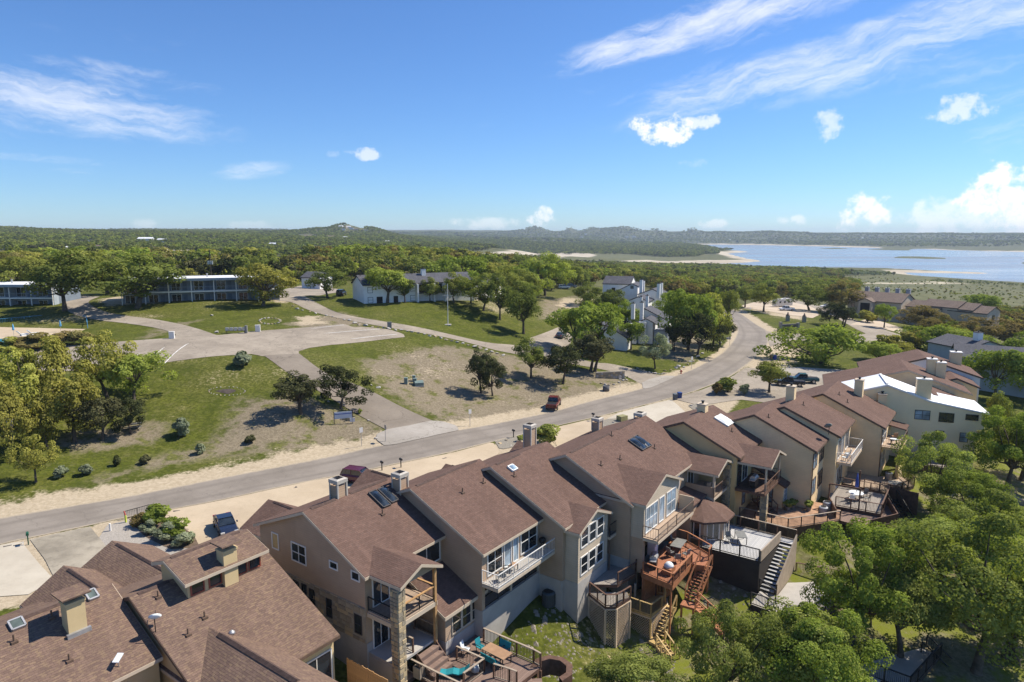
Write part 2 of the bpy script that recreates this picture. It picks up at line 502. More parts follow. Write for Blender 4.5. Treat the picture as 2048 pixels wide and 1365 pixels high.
# far shore and hills across the lake
for (px, py, D) in [(1150, 480, 4300), (1300, 480, 4500), (1500, 480, 4500), (1700, 482, 4300), (1900, 484, 3900), (2100, 488, 3400),
                    (900, 466, 5200), (1000, 465, 5600), (1150, 464, 5600), (1300, 464, 5600), (1500, 466, 5600), (1700, 468, 5600), (1900, 468, 5200), (2100, 470, 4800), (2400, 470, 4500),
                    (900, 461, 9000), (1200, 466, 9000), (1600, 469, 9000), (2000, 469, 9000), (500, 462, 9000), (100, 461, 9000), (-400, 459, 9000), (2600, 466, 9000), (350, 461, 5000), (0, 461, 5000), (600, 462, 5000)]:
    CTRL.append(tuple(at_d(px, py, D)))
CTRL = np.array(CTRL)
def _warp(x, y):
    q = np.maximum(y + 90.0, 8.0) + 0 * x
    q = np.sqrt(q * q + 0.35 * x * x)
    return np.stack([6.0 * np.arctan2(x, np.maximum(y + 90.0, 8.0)), 6.0 * np.log(q / 100.0)], -1)
_CW = _warp(CTRL[:, 0], CTRL[:, 1])
def _phi(r2): return np.sqrt(r2 + 0.02)
_A = _phi(((_CW[:, None] - _CW[None]) ** 2).sum(-1))
_n = len(CTRL)
_M = np.zeros((_n + 1, _n + 1)); _M[:_n, :_n] = _A - 0.02 * np.eye(_n); _M[:_n, _n] = 1; _M[_n, :_n] = 1
_W = np.linalg.solve(_M, np.append(CTRL[:, 2], 0))
def rbf(x, y):
    x = np.atleast_1d(np.asarray(x, float)); y = np.atleast_1d(np.asarray(y, float))
    out = np.empty(x.shape)
    xf, yf, of = x.ravel(), y.ravel(), out.ravel()
    for i in range(0, len(xf), 40000):
        p = _warp(xf[i:i + 40000], yf[i:i + 40000])
        r2 = (p[:, None, 0] - _CW[None, :, 0]) ** 2 + (p[:, None, 1] - _CW[None, :, 1]) ** 2
        of[i:i + 40000] = _phi(r2) @ _W[:-1] + _W[-1]
    return of.reshape(x.shape)

def polyz(pts, z=LZ): return np.array([at_z(px, py, z)[:2] for px, py in pts])
LAKE = polyz([(1395, 529), (1450, 527), (1500, 525), (1521, 522.5), (1500, 519.5), (1475, 514), (1452, 507.5), (1497, 504), (1450, 501), (1440, 497), (1400, 494), (1330, 491.5),
              (1270, 490), (1400, 489.2), (1500, 490), (1640, 493), (1760, 496.5), (1850, 498.5), (1900, 501), (2048, 504), (2400, 512), (2900, 540), (2900, 620), (2300, 582),
              (2048, 567.5), (1920, 560.5), (1850, 554.5), (1812, 549.5), (1800, 544.8), (1870, 546.3), (1955, 547.6), (1976, 546.3), (1900, 543.6), (1790, 539.8), (1700, 538), (1600, 537.2), (1520, 535.5), (1450, 533), (1395, 530.5)])
ISLES = [polyz(q) for q in ([(1776, 516), (1800, 513.6), (1830, 513), (1870, 514.5), (1908, 518), (1870, 518.6), (1820, 517.6)],
                            [(1735, 499.5), (1780, 496.8), (1815, 498), (1812, 501.5), (1770, 500.4)], [(2034, 525), (2060, 522), (2120, 526), (2060, 531)], [(1640, 498), (1670, 496.5), (1700, 498), (1670, 498.6)])]
def inside(P, poly):
    x, y = P[..., 0], P[..., 1]
    r = np.zeros(x.shape, bool)
    n = len(poly); j = n - 1
    for i in range(n):
        xi, yi = poly[i]; xj, yj = poly[j]
        c = ((yi > y) != (yj > y)) & (x < (xj - xi) * (y - yi) / (yj - yi + 1e-12) + xi)
        r ^= c; j = i
    return r
def pdist(P, poly, closed=True):
    d = np.full(P.shape[:-1], 1e18)
    n = len(poly)
    for i in range(n if closed else n - 1):
        a = np.asarray(poly[i], float); b = np.asarray(poly[(i + 1) % n], float); e = b - a
        t = np.clip(((P - a) @ e) / (e @ e + 1e-12), 0, 1)
        q = P - a - t[..., None] * e
        d = np.minimum(d, (q * q).sum(-1))
    return np.sqrt(d)
def sdist(P, poly):
    d = pdist(P, poly); return np.where(inside(P, poly), -d, d)
def vnoise(x, y, s, seed=0):
    """smooth value noise"""
    r = np.random.default_rng(seed).random((64, 64))
    u, v = x / s, y / s
    i, j = np.floor(u).astype(int), np.floor(v).astype(int)
    f, g = u - i, v - j
    f, g = f * f * (3 - 2 * f), g * g * (3 - 2 * g)
    a = r[i % 64, j % 64]; b = r[(i + 1) % 64, j % 64]; c = r[i % 64, (j + 1) % 64]; d = r[(i + 1) % 64, (j + 1) % 64]
    return (a * (1 - f) + b * f) * (1 - g) + (c * (1 - f) + d * f) * g
# knolls on the skyline: (px, top py, distance, half width px)
KNOLLS = [(1068, 454, 5200, 24), (1055, 461, 5200, 34), (1140, 456, 5300, 13), (1185, 457, 5200, 22), (1215, 459, 5200, 30), (1250, 455, 5000, 40), (1310, 460, 5000, 30), (1385, 458, 5100, 20),
          (1440, 465, 5000, 50), (1540, 464, 5000, 60), (1600, 466, 4900, 30), (1730, 468, 4900, 70), (1850, 469, 4700, 90), (2020, 471, 4300, 90), (690, 449, 2200, 34), (640, 458, 2200, 34), (735, 456, 2200, 36), (600, 463, 2150, 40),
          (2080, 484, 3200, 80), (880, 461, 6500, 60), (980, 462, 6500, 70), (230, 460, 7000, 90), (450, 462, 7000, 80)]
def terr(x, y):
    x = np.atleast_1d(np.asarray(x, float)); y = np.atleast_1d(np.asarray(y, float))
    x, y = np.broadcast_arrays(x, y)
    z = rbf(x, y)
    far = np.clip((y - 450) / 600, 0, 1)
    z = z + far * (vnoise(x, y, 260, 1) - .5) * 9 * np.clip(y / 2500, .3, 2) + far * (vnoise(x, y, 90, 2) - .5) * 4
    near = np.clip((y - 60) / 40, 0, 1) * (1 - far)
    z = z + near * (vnoise(x, y, 14, 3) - .5) * 0.35
    for px, py, D, hw in KNOLLS:
        top = at_d(px, py, D); s = hw * D / 1365.0
        m = (np.abs(x - top[0]) < 3 * s) & (np.abs(y - D) < 6 * s)
        if m.any():
            g = np.exp(-((x - top[0]) / s) ** 2 - ((y - D) / (2 * s)) ** 2)
            z = np.where(m, np.maximum(z, z * (1 - g) + top[2] * g), z)
    m = y > 300
    if m.any():
        P = np.stack([x, y], -1)[m]
        d = sdist(P, LAKE)
        for il in ISLES: d = np.maximum(d, -sdist(P, il))
        zz = z[m]
        out = np.clip(zz, LZ + .05 + .008 * np.maximum(d, 0), LZ + .3 + .10 * np.maximum(d, 0))
        zz = np.where(d > 0, np.where(d < 900, out, zz), LZ - .05 - .03 * np.minimum(-d, 150))
        z = z.copy(); z[m] = zz
    return z
def tz(x, y): return float(terr(np.array([x]), np.array([y]))[0])
_T = 15.0 * 1.018 ** np.arange(0, 380)
def hits(pts):
    """where sight lines meet the land"""
    pts = np.asarray(pts, float)
    dirs = np.array([sight(px, py) for px, py in pts])
    dirs = dirs / dirs[:, 1:2]
    t = np.broadcast_to(_T, (len(pts), len(_T)))
    zz = CAM_H + dirs[:, 2:3] * t
    below = zz < terr(dirs[:, 0:1] * t, t)
    k = np.argmax(below, 1); k = np.where(below.any(1), np.maximum(k, 1), len(_T) - 1)
    lo, hi = _T[k - 1].copy(), _T[k].copy()
    for _ in range(14):
        mid = (lo + hi) / 2
        b = CAM_H + dirs[:, 2] * mid < terr(dirs[:, 0] * mid, mid)
        hi = np.where(b, mid, hi); lo = np.where(b, lo, mid)
    t = (lo + hi) / 2
    x, y = dirs[:, 0] * t, t
    return np.stack([x, y, terr(x, y)], -1)
def hit(px, py): return Vector(hits([(px, py)])[0])

# ------------------------------------------------------------------ roads, drives, lots: outlines on the land
def resample(pts, step):
    pts = np.asarray(pts, float); d = np.sqrt((np.diff(pts, axis=0) ** 2).sum(1)); s = np.append(0, np.cumsum(d))
    n = max(2, int(s[-1] / step) + 1); q = np.linspace(0, s[-1], n)
    return np.stack([np.interp(q, s, pts[:, i]) for i in range(pts.shape[1])], 1)
def smooth(pts, k=2):
    pts = np.asarray(pts, float)
    for _ in range(k):
        q = [pts[0]]
        for a, b in zip(pts[:-1], pts[1:]): q += [a * .75 + b * .25, a * .25 + b * .75]
        pts = np.array(q + [pts[-1]])
    return pts
FAR_EDGE = [(-320, 1095), (-150, 1067), (0, 1036.8), (176, 1007.5), (293, 987), (450, 955), (572, 931.5), (694, 905.5), (787, 886), (900, 864), (1017, 842), (1105, 824.6), (1164, 807), (1237, 789.4), (1292, 775), (1340, 756), (1398, 734), (1442, 710), (1467, 683), (1477, 662), (1470, 648), (1452, 634), (1425, 619), (1400, 607)]
NEAR_EDGE = [(-320, 1168), (-150, 1130), (0, 1089), (64, 1076), (180, 1052), (249, 1036), (344, 1019), (440, 1002), (621, 962), (750, 938), (900, 907), (988, 883.5), (1076, 861), (1181, 838), (1237, 824), (1300, 808), (1342, 797), (1405, 778), (1450, 760), (1490, 735), (1520, 706), (1538, 690), (1540, 664), (1517, 652), (1497, 638), (1478, 625.5), (1450, 612), (1420, 600)]
def ribbon_pts(ea, eb, n, cross, zofs):
    A = hits(ea)[:, :2]; B = hits(eb)[:, :2]
    A = smooth(A); B = smooth(B)
    def par(P):
        d = np.sqrt((np.diff(P, axis=0) ** 2).sum(1)); s = np.append(0, np.cumsum(d)) ; s /= s[-1]
        q = np.linspace(0, 1, n); return np.stack([np.interp(q, s, P[:, i]) for i in (0, 1)], 1)
    A, B = par(A), par(B)
    f = np.linspace(0, 1, cross)[None, :, None]
    G = A[:, None] * (1 - f) + B[:, None] * f
    return G
FLAT = []   # (polygon, drop) lowered a little under paved sheets
def sheet(name, G, zofs, mat, closed=False):
    n, c = G.shape[:2]
    z = terr(G[..., 0], G[..., 1]) + zofs
    V = np.concatenate([G, z[..., None]], -1).reshape(-1, 3)
    i = np.arange(n - 1)[:, None] * c + np.arange(c - 1)[None]
    F = np.stack([i, i + 1, i + c + 1, i + c], -1).reshape(-1, 4)
    a, b, c_ = V[F[0, 0]], V[F[0, 1]], V[F[0, 2]]
    if np.cross(b - a, c_ - a)[2] < 0: F = F[:, ::-1]
    ac = np.tile(np.linspace(0, 1, c), n)
    o = bpy.data.objects.new(name, np_mesh(name, V, F, mat, {'across': ('POINT', ac)}, smooth=True))
    link(o); o["kind"] = "structure"
    ring = np.concatenate([G[:, 0], G[-1, 1:], G[::-1, -1][1:], G[0, ::-1][1:-1]])
    FLAT.append(ring[::max(1, len(ring) // 160)])
    return o
def patch(name, poly, zofs, mat, step=1.0, world=False):
    """flat polygon draped on the land (triangulated grid clipped by the outline)"""
    import bmesh
    P = np.asarray(poly, float) if world else hits(poly)[:, :2]
    P = resample(np.vstack([P, P[:1]]), step)[:-1]
    bm = bmesh.new()
    vs = [bm.verts.new((p[0], p[1], 0)) for p in P]
    bm.faces.new(vs)
    lo, hi = P.min(0), P.max(0)
    g = max(step, (hi - lo).max() / 40)
    for ax in (0, 1):
        for c in np.arange(lo[ax] + g, hi[ax], g):
            co = [0, 0, 0]; no = [0, 0, 0]; co[ax] = c; no[ax] = 1
            bmesh.ops.bisect_plane(bm, geom=bm.verts[:] + bm.edges[:] + bm.faces[:], plane_co=co, plane_no=no)
    bmesh.ops.triangulate(bm, faces=bm.faces[:])
    bm.verts.ensure_lookup_table()
    xy = np.array([v.co[:2] for v in bm.verts]); z = terr(xy[:, 0], xy[:, 1]) + zofs
    for v, h in zip(bm.verts, z): v.co.z = h
    bmesh.ops.recalc_face_normals(bm, faces=bm.faces[:])
    if bm.faces and sum(f.normal.z for f in bm.faces) < 0: bmesh.ops.reverse_faces(bm, faces=bm.faces[:])
    me = bpy.data.meshes.new(name); bm.to_mesh(me); bm.free()
    me.materials.append(mat)
    o = bpy.data.objects.new(name, me); link(o); o["kind"] = "structure"
    FLAT.append(P[::max(1, len(P) // 120)])
    return o

def asphalt(name, c1, c2, stain=0.25, crack=True, tan=None, edge=False):
    m, t = base_mat(name, 0.92, 0.2)
    co = wpos(t)
    n1 = t.noise(co, 0.16, 5.0, 0.62); n2 = t.noise(co, 1.3, 5.0, 0.7); n3 = t.noise(co, 14.0, 2.0, 0.7)
    c = t.mix(t.ramp(n1, 0.32, 0.68), c1, c2)
    c = t.mix(t.math("MULTIPLY", t.ramp(n2, 0.45, 0.75), stain), c, mul(c1, 0.55))
    if tan: c = t.mix(t.ramp(t.noise(co, 0.5, 6.0, 0.7), 0.56, 0.70, 0, 0.75), c, tan)
    c = t.mix(t.ramp(n3, 0.3, 0.8, 0, 0.22), c, mul(c2, 1.35))
    if crack:
        vo = t.new("ShaderNodeTexVoronoi", feature="DISTANCE_TO_EDGE")
        wv_ = t.new("ShaderNodeVectorMath", operation="ADD"); t.put(wv_.inputs[0], co)
        sc = t.new("ShaderNodeVectorMath", operation="SCALE"); t.put(sc.inputs[0], t.noise(co, 0.7, 3.0, 0.6, out=1)); sc.inputs[3].default_value = 2.2
        t.put(wv_.inputs[1], sc.outputs[0])
        t.put(vo.inputs["Vector"], wv_.outputs[0]); vo.inputs["Scale"].default_value = 0.16
        cr = t.ramp(vo.outputs["Distance"], 0.0, 0.012, 0.22 if edge else 0.55, 0.0)
        c = t.mix(cr, c, mul(c1, 0.4))
    if edge:
        ac = t.new("ShaderNodeAttribute", attribute_name="across").outputs["Fac"]
        off = t.math("ABSOLUTE", t.math("SUBTRACT", ac, 0.5))
        tr = t.math("ABSOLUTE", t.math("SUBTRACT", off, 0.24))
        c = t.mix(t.math("MULTIPLY", t.ramp(tr, 0.10, 0.0), t.ramp(n1, 0.2, 0.7, .15, .4)), c, mul(c1, 0.70))
        c = t.mix(t.ramp(t.math("ADD", off, t.math("MULTIPLY", t.math("SUBTRACT", n2, 0.5), 0.12)), 0.43, 0.50, 0, .85), c, (0.42, 0.35, 0.25))
        c = t.mix(t.ramp(t.math("ADD", off, t.math("MULTIPLY", n2, 0.05)), 0.035, 0.02, 0, .35), c, mul(c1, .6))
    t.put(t.b.inputs["Base Color"], c)
    bump(t, n3, 0.02, 0.5)
    return m
M_ROAD = asphalt("asphalt", (0.198, 0.171, 0.142), (0.265, 0.231, 0.194), 0.22, True, None, True)
M_LOT = asphalt("old_asphalt", (0.238, 0.201, 0.157), (0.345, 0.295, 0.232), 0.42, True, (0.36, 0.31, 0.24))
M_DRIVE = asphalt("drive_asphalt", (0.185, 0.155, 0.122), (0.25, 0.212, 0.168), 0.25, True)
M_APRON = asphalt("apron_concrete", (0.29, 0.26, 0.22), (0.38, 0.345, 0.30), 0.25, True)
M_CONC = asphalt("tan_concrete", (0.42, 0.335, 0.230), (0.50, 0.405, 0.285), 0.2, False)
M_CONC2 = asphalt("stained_concrete", (0.20, 0.175, 0.135), (0.38, 0.335, 0.26), 0.5, False)
M_CONC3 = asphalt("white_concrete", (0.42, 0.37, 0.29), (0.51, 0.46, 0.37), 0.2, False)
M_GRAVEL = asphalt("gravel_lot", (0.42, 0.34, 0.25), (0.52, 0.43, 0.33), 0.2, False)
M_STRIPE = plain("road_paint", (0.72, 0.70, 0.66), 0.2, 1.2, 0.8)

G_ROAD = ribbon_pts(FAR_EDGE, NEAR_EDGE, 260, 9, 0)
sheet("road", G_ROAD, 0.035, M_ROAD)
sheet("side_road", ribbon_pts([(1530, 662), (1560, 667), (1600, 669), (1650, 668), (1700, 668), (1739, 670), (1713, 660), (1690, 646), (1660, 630), (1610, 612), (1560, 598)],
                              [(1540, 694), (1560, 687), (1600, 681), (1650, 682), (1700, 686), (1790, 690), (1829, 680), (1760, 657), (1707, 639.5), (1650, 616), (1575, 594)], 130, 7, 0), 0.045, M_LOT)
LANE_T = [(578, 577), (604, 590), (632, 607), (671, 626.5), (744, 641), (842, 656), (915, 673), (976, 687), (1030, 690), (1090, 702), (1150, 716), (1190, 726.6), (1220, 727), (1271, 739), (1330, 754)]
LANE_B = [(544, 599), (585, 604.5), (610, 619), (671, 636), (744, 651), (817, 662.5), (890, 675), (940, 687), (1000, 704), (1080, 716), (1140, 728), (1195, 737), (1244, 749), (1288, 771), (1296, 775)]
sheet("lane", ribbon_pts(LANE_T, LANE_B, 170, 5, 0), 0.04, M_LOT)
patch("lane_head", [(540, 600), (560, 583), (578, 577), (600, 572), (640, 574), (676, 579), (672, 586), (640, 592), (606, 592), (585, 605)], 0.055, M_LOT)
patch("cluster_parking", [(1050, 694), (1061, 676), (1117, 655), (1145, 672), (1140, 690), (1120, 706), (1080, 702)], 0.055, M_LOT)
patch("parking_lot", [(-60, 705), (150, 691), (254, 683), (340, 677), (352, 671), (440, 671), (500, 664), (607, 656), (688, 648.5), (708, 656), (725, 654.6), (778, 659.5), (807, 669), (810, 675), (744, 682.6), (659, 691), (617, 697),
                     (596, 704), (600, 712), (528, 714), (505, 709), (467, 711), (330, 726), (295, 728.4), (200, 738), (100, 746), (-60, 757)], 0.05, M_LOT)
sheet("upper_drive", ribbon_pts([(445, 674), (434, 671.7), (396, 658), (355, 647.6), (305, 638.5), (241, 631), (200, 622), (170, 606), (200, 594)],
                                [(352, 675), (352, 668), (330, 661), (305, 655), (254, 647.6), (190, 641), (140, 628), (120, 612), (150, 592)], 60, 5, 0), 0.06, M_LOT)
sheet("driveway", ribbon_pts([(528, 712), (577, 748), (632, 780), (689, 815), (740, 843), (775, 861), (785, 871)], [(598, 708), (645, 745), (690, 762), (738, 780), (800, 813), (850, 836), (872, 845)], 60, 5, 0), 0.06, M_DRIVE)
patch("driveway_apron", [(775, 860), (820, 852), (866, 842), (890, 845), (914, 853), (918, 862), (850, 877), (795, 889), (770, 893), (752, 880), (754, 869)], 0.09, M_APRON)
patch("lane_apron", [(1284, 766), (1300, 759), (1330, 752), (1352, 753), (1340, 760), (1300, 777), (1286, 779)], 0.08, M_APRON)
patch("gravel_lot", [(1484, 612), (1510, 605), (1540, 601), (1590, 606), (1630, 618), (1640, 630), (1625, 637), (1580, 631), (1540, 624), (1490, 617)], 0.06, M_GRAVEL)
patch("tan_court", [(1700, 650), (1735, 652), (1790, 664), (1815, 672), (1830, 668), (1800, 655), (1760, 643), (1730, 640)], 0.07, M_GRAVEL)
# paved fronts between the street and the houses
patch("front_paving", [(300, 1032), (344, 1020), (440, 1003), (621, 963), (750, 939), (905, 907), (985, 885), (1000, 905), (940, 960), (800, 1020), (620, 1060), (470, 1130), (410, 1110), (385, 1070), (345, 1040)], 0.05, M_CONC)
patch("front_paving", [(1040, 880), (1076, 863), (1140, 849), (1178, 840), (1200, 870), (1120, 920), (1060, 920)], 0.05, M_CONC)
patch("front_paving", [(1215, 838), (1237, 827), (1300, 810), (1342, 800), (1372, 826), (1390, 850), (1310, 905), (1240, 870)], 0.05, M_CONC3)
patch("side_paving", [(1345, 798), (1405, 780), (1450, 762), (1492, 736), (1560, 742), (1640, 754), (1680, 765), (1640, 800), (1560, 810), (1480, 800), (1400, 812)], 0.055, M_LOT)
patch("front_paving", [(60, 1080), (180, 1054), (214, 1095), (190, 1140), (110, 1160), (90, 1120)], 0.05, M_CONC2)
patch("front_paving", [(-80, 1110), (0, 1092), (42, 1083), (80, 1130), (108, 1160), (60, 1190), (-80, 1200)], 0.05, M_CONC3)
patch("side_paving", [(1545, 738), (1600, 735), (1700, 742), (1720, 757), (1690, 768), (1640, 756), (1560, 744)], 0.06, M_APRON)
for q in ([(1298, 0)],):
    pass
def stripe(a, b, wd, zofs=0.075):
    A, B = hit(*a), hit(*b)
    d = Vector((B.x - A.x, B.y - A.y)).normalized(); n = Vector((-d.y, d.x)) * wd / 2
    P = np.array([[A.x + n.x, A.y + n.y], [B.x + n.x, B.y + n.y], [B.x - n.x, B.y - n.y], [A.x - n.x, A.y - n.y]])
    o = patch("parking_stripe", P, zofs, M_STRIPE, 1.5, True)
    FLAT.pop()
for a, b in [((330, 694.5), (297, 727)), ((378, 687), (326, 732)), ((281, 707), (262, 719)), ((216, 722), (206, 731)), ((116, 731), (100, 742)),
             ((618, 659), (694, 650)), ((648, 668), (766, 659)), ((700, 679), (800, 669)), ((1376, 815), (1392, 808)), ]:
    if a[0] < 1300: stripe(a, b, 0.16)

# ------------------------------------------------------------------ ground sheet
def lines(lo, hi, fine_lo, fine_hi, step, growth):
    a = list(np.arange(fine_lo, fine_hi, step)); s = step
    while a[-1] < hi: s *= growth; a.append(a[-1] + s)
    b = [fine_lo]; s = step
    while b[-1] > lo: s *= growth; b.append(b[-1] - s)
    return np.array(b[:0:-1] + a)
GX = lines(-9000, 9000, -110, 140, 0.9, 1.045)
GY = lines(-120, 9600, 20, 210, 0.9, 1.022)
gx, gy = np.meshgrid(GX, GY)
gz = terr(gx, gy)
GP = np.stack([gx, gy], -1)
near = (gy < 420) & (gy > 10) & (np.abs(gx) < 330)
NP = GP[near]
low = np.zeros(len(NP))
for ring in FLAT:
    lo, hi = ring.min(0) - 1, ring.max(0) + 1
    m = ((NP > lo) & (NP < hi)).all(1)
    if m.any():
        sd = sdist(NP[m], ring); low[m] = np.maximum(low[m], np.clip((-sd - 0.5) / 0.9, 0, 1) * 0.22)
zz = gz[near] - low; gz[near] = zz
px_, py_ = to_px(np.stack([gx, gy, gz], -1))
front = gy > 12
def soft(polys, w_, base=None):
    out = np.zeros(gx.shape)
    for poly in polys:
        W = hits(poly)[:, :2]
        lo, hi = W.min(0) - w_ * 2, W.max(0) + w_ * 2
        m = (gx > lo[0]) & (gx < hi[0]) & (gy > lo[1]) & (gy < hi[1])
        if m.any():
            sd = sdist(GP[m], W); out[m] = np.maximum(out[m], np.clip(0.5 - sd / (2 * w_), 0, 1))
    return out
bare = np.zeros(gx.shape)
fe = hits(FAR_EDGE)[:, :2]
fe = smooth(fe)
mm = near
sd = pdist(GP[mm], fe, False)
bw = np.interp(gx[mm], [-80, -40, 0, 20, 30, 45, 60], [4.8, 5.0, 4.6, 4.8, 2.8, 1.8, 1.6])
bare[mm] = np.clip(1.25 - sd / bw, 0, 1)
ne = smooth(hits(NEAR_EDGE)[:, :2])
sd2 = pdist(GP[mm], ne, False)
right = np.interp(gx[mm], [40, 60], [0, 1])
bare[mm] = np.maximum(bare[mm], right * np.clip(1.3 - sd2 / 4.0, 0, 1))
bare = np.maximum(bare, 0.9 * soft([[(1500, 600), (1600, 612), (1640, 625), (1600, 640), (1540, 630), (1490, 618)], [(1520, 706), (1560, 690), (1600, 700), (1580, 740), (1500, 745), (1490, 735)],
                       [(590, 635), (640, 632), (650, 648), (600, 652)], [(200, 598), (240, 594), (330, 606), (210, 612)], [(1130, 596), (1200, 600), (1190, 622), (1110, 612)], [(560, 580), (590, 590), (570, 606), (545, 604)]], 3.0))
bare = np.maximum(bare, 0.95 * soft([[(-200, 1130), (0, 1090), (250, 1037), (900, 907), (1180, 840), (1400, 781), (1480, 800), (1420, 860), (1300, 905), (900, 980), (620, 1080), (300, 1160), (-200, 1260)]], 1.0))
dry = soft([[(720, 722), (880, 690), (1010, 708), (1180, 738), (1290, 772), (1190, 800), (1010, 842), (905, 850), (850, 830), (760, 780)],
            [(260, 690), (330, 650), (400, 640)], [(480, 800), (600, 790), (760, 850), (770, 880), (600, 905), (420, 915), (250, 950), (150, 985), (60, 1010), (300, 920), (430, 880)],
            [(150, 860), (330, 840), (330, 880), (200, 905), (90, 900)], [(560, 648), (680, 625), (760, 645), (700, 660), (600, 655)], [(1080, 600), (1160, 590), (1150, 640), (1080, 640)],
            [(1290, 660), (1340, 660), (1420, 680), (1380, 730), (1310, 715)]], 4.0)
wild = np.clip((gy - 235) / 60, 0, 1)
wild = np.maximum(wild, soft([[(1640, 560), (2300, 560), (2300, 760), (1990, 700), (1800, 640), (1640, 600)]], 12))
rear = soft([[(1230, 1365), (1240, 1200), (1420, 1130), (1500, 1080), (1620, 1120), (1800, 960), (2200, 900), (2600, 1500), (1200, 1700)]], 2.0)
sand = np.zeros(gx.shape)
fm = (gy > 600) & (gy < 6500)
sdl = np.full(gx.shape, 1e6); sdl[fm] = sdist(GP[fm], LAKE)
isl = np.full(gx.shape, 1e6)
for il in ISLES: isl[fm] = np.minimum(isl[fm], sdist(GP[fm], il))
sand = np.clip(1 - sdl / np.interp(gy, [700, 1500, 4000], [15, 70, 70]), 0, 1) * (sdl < 900) * np.clip((isl - 20) / 30, 0, 1)
sand = np.maximum(sand, soft([[(915, 511), (1000, 505), (1090, 503), (1105, 509), (1060, 513), (960, 514)], [(1090, 507), (1150, 505), (1190, 510), (1120, 515)], [(1280, 521), (1395, 521), (1500, 521), (1520, 523), (1400, 528), (1290, 529), (1250, 524)],
                              [(1230, 502), (1300, 500), (1330, 503), (1260, 506)], [(210, 513), (225, 510), (262, 509), (280, 513), (240, 517)], [(340, 503), (375, 500), (392, 508), (350, 512)]], 30))
field = soft([[(900, 514), (1100, 500), (1260, 508), (1420, 520), (1300, 532), (1000, 530), (820, 522)], [(1640, 550), (1800, 548), (1870, 556), (2060, 572), (2500, 590), (2500, 650), (2048, 640), (1900, 618), (1760, 585), (1640, 570)],
              [(220, 514), (330, 508), (560, 520), (690, 522), (760, 517), (820, 527), (600, 535), (300, 528)]], 14)
track = soft([[(1640, 565), (1720, 565.5), (1850, 566.5), (1928, 566), (1900, 564.6), (1860, 563.2), (1850, 564.5), (1900, 566.5), (1930, 568), (1850, 568.4), (1700, 567.2)]], 2.0)
nx, ny = len(GX), len(GY)
i = np.arange(ny - 1)[:, None] * nx + np.arange(nx - 1)[None]
Fq = np.stack([i, i + 1, i + nx + 1, i + nx], -1).reshape(-1, 4)

m, t = base_mat("ground_cover", 0.95, 0.1)
co = wpos(t)
def att(n): return t.new("ShaderNodeAttribute", attribute_name=n).outputs["Fac"]
n_l = t.noise(co, 0.055, 4.0, 0.6); n_m = t.noise(co, 0.33, 5.0, 0.65); n_f = t.noise(co, 2.4, 5.0, 0.72); n_x = t.noise(co, 11.0, 3.0, 0.75)
n_g = t.noise(co, 0.95, 4.0, 0.7); n_far = t.noise(co, 0.012, 6.0, 0.7); n_tree = t.noise(co, 0.07, 4.0, 0.65)
G1, G2, G3 = (0.078, 0.096, 0.013), (0.138, 0.152, 0.021), (0.192, 0.175, 0.050)
grass = t.mix(t.ramp(n_m, 0.35, 0.65), G1, G2)
grass = t.mix(t.ramp(n_l, 0.42, 0.68, 0, .75), grass, G3)
grass = t.mix(t.ramp(n_f, 0.36, 0.66, 0.1, .9), mul(G1, 0.62), grass)
grass = t.mix(t.ramp(n_g, 0.52, 0.66, 0, .35), grass, (0.205, 0.182, 0.075))
grass = t.mix(t.ramp(n_x, 0.62, 0.82, 0, .5), grass, (0.27, 0.24, 0.12))
D1, D2 = (0.36, 0.29, 0.195), (0.50, 0.415, 0.295)
dirt = t.mix(t.ramp(n_f, 0.3, 0.7), D1, D2)
dirt = t.mix(t.ramp(n_x, 0.55, 0.8, 0, .5), dirt, (0.58, 0.51, 0.40))
dryc = t.mix(t.ramp(n_f, 0.3, 0.7), (0.165, 0.135, 0.090), (0.275, 0.228, 0.155))
dryc = t.mix(t.ramp(n_x, 0.5, 0.8, 0, .8), dryc, (0.40, 0.335, 0.235))
dryc = t.mix(t.ramp(t.noise(co, 5.0, 4.0, 0.75), 0.52, 0.62, 0, .6), dryc, (0.095, 0.075, 0.05))
dryc = t.mix(t.ramp(n_m, 0.50, 0.66, 0, .85), dryc, grass)
c = t.mix(t.ramp(t.math("ADD", att("dry"), t.math("MULTIPLY", t.math("SUBTRACT", n_m, 0.5), 1.6)), 0.35, 0.70), grass, dryc)
patchy = t.ramp(t.math("ADD", t.math("MULTIPLY", n_l, 0.6), t.math("MULTIPLY", n_f, 0.45)), 0.60, 0.69, 0, 0.6)
c = t.mix(patchy, c, dirt)
bm_ = t.ramp(t.math("ADD", att("bare"), t.math("ADD", t.math("MULTIPLY", t.math("SUBTRACT", n_m, 0.5), 1.3), t.math("MULTIPLY", t.math("SUBTRACT", n_f, 0.5), 0.7))), 0.30, 0.62)
c = t.mix(bm_, c, dirt)
rearc = t.mix(t.ramp(n_f, 0.35, 0.65), (0.14, 0.12, 0.06), (0.24, 0.21, 0.13))
rearc = t.mix(t.ramp(n_m, 0.44, 0.60), rearc, mul(G2, 1.15))
rearc = t.mix(t.ramp(n_x, 0.62, 0.78, 0, .6), rearc, (0.42, 0.39, 0.33))
c = t.mix(att("rear"), c, rearc)
wl = t.mix(t.ramp(n_tree, 0.4, 0.62), (0.075, 0.080, 0.032), (0.13, 0.13, 0.055))
wl = t.mix(t.ramp(n_far, 0.5, 0.7, 0, .5), wl, (0.15, 0.14, 0.07))
fl = t.mix(t.ramp(n_tree, 0.4, 0.6), (0.092, 0.100, 0.044), (0.140, 0.140, 0.066))
fl = t.mix(t.ramp(n_m, 0.45, 0.7, 0, .6), fl, (0.155, 0.14, 0.08))
wl = t.mix(att("field"), wl, fl)
c = t.mix(att("wild"), c, wl)
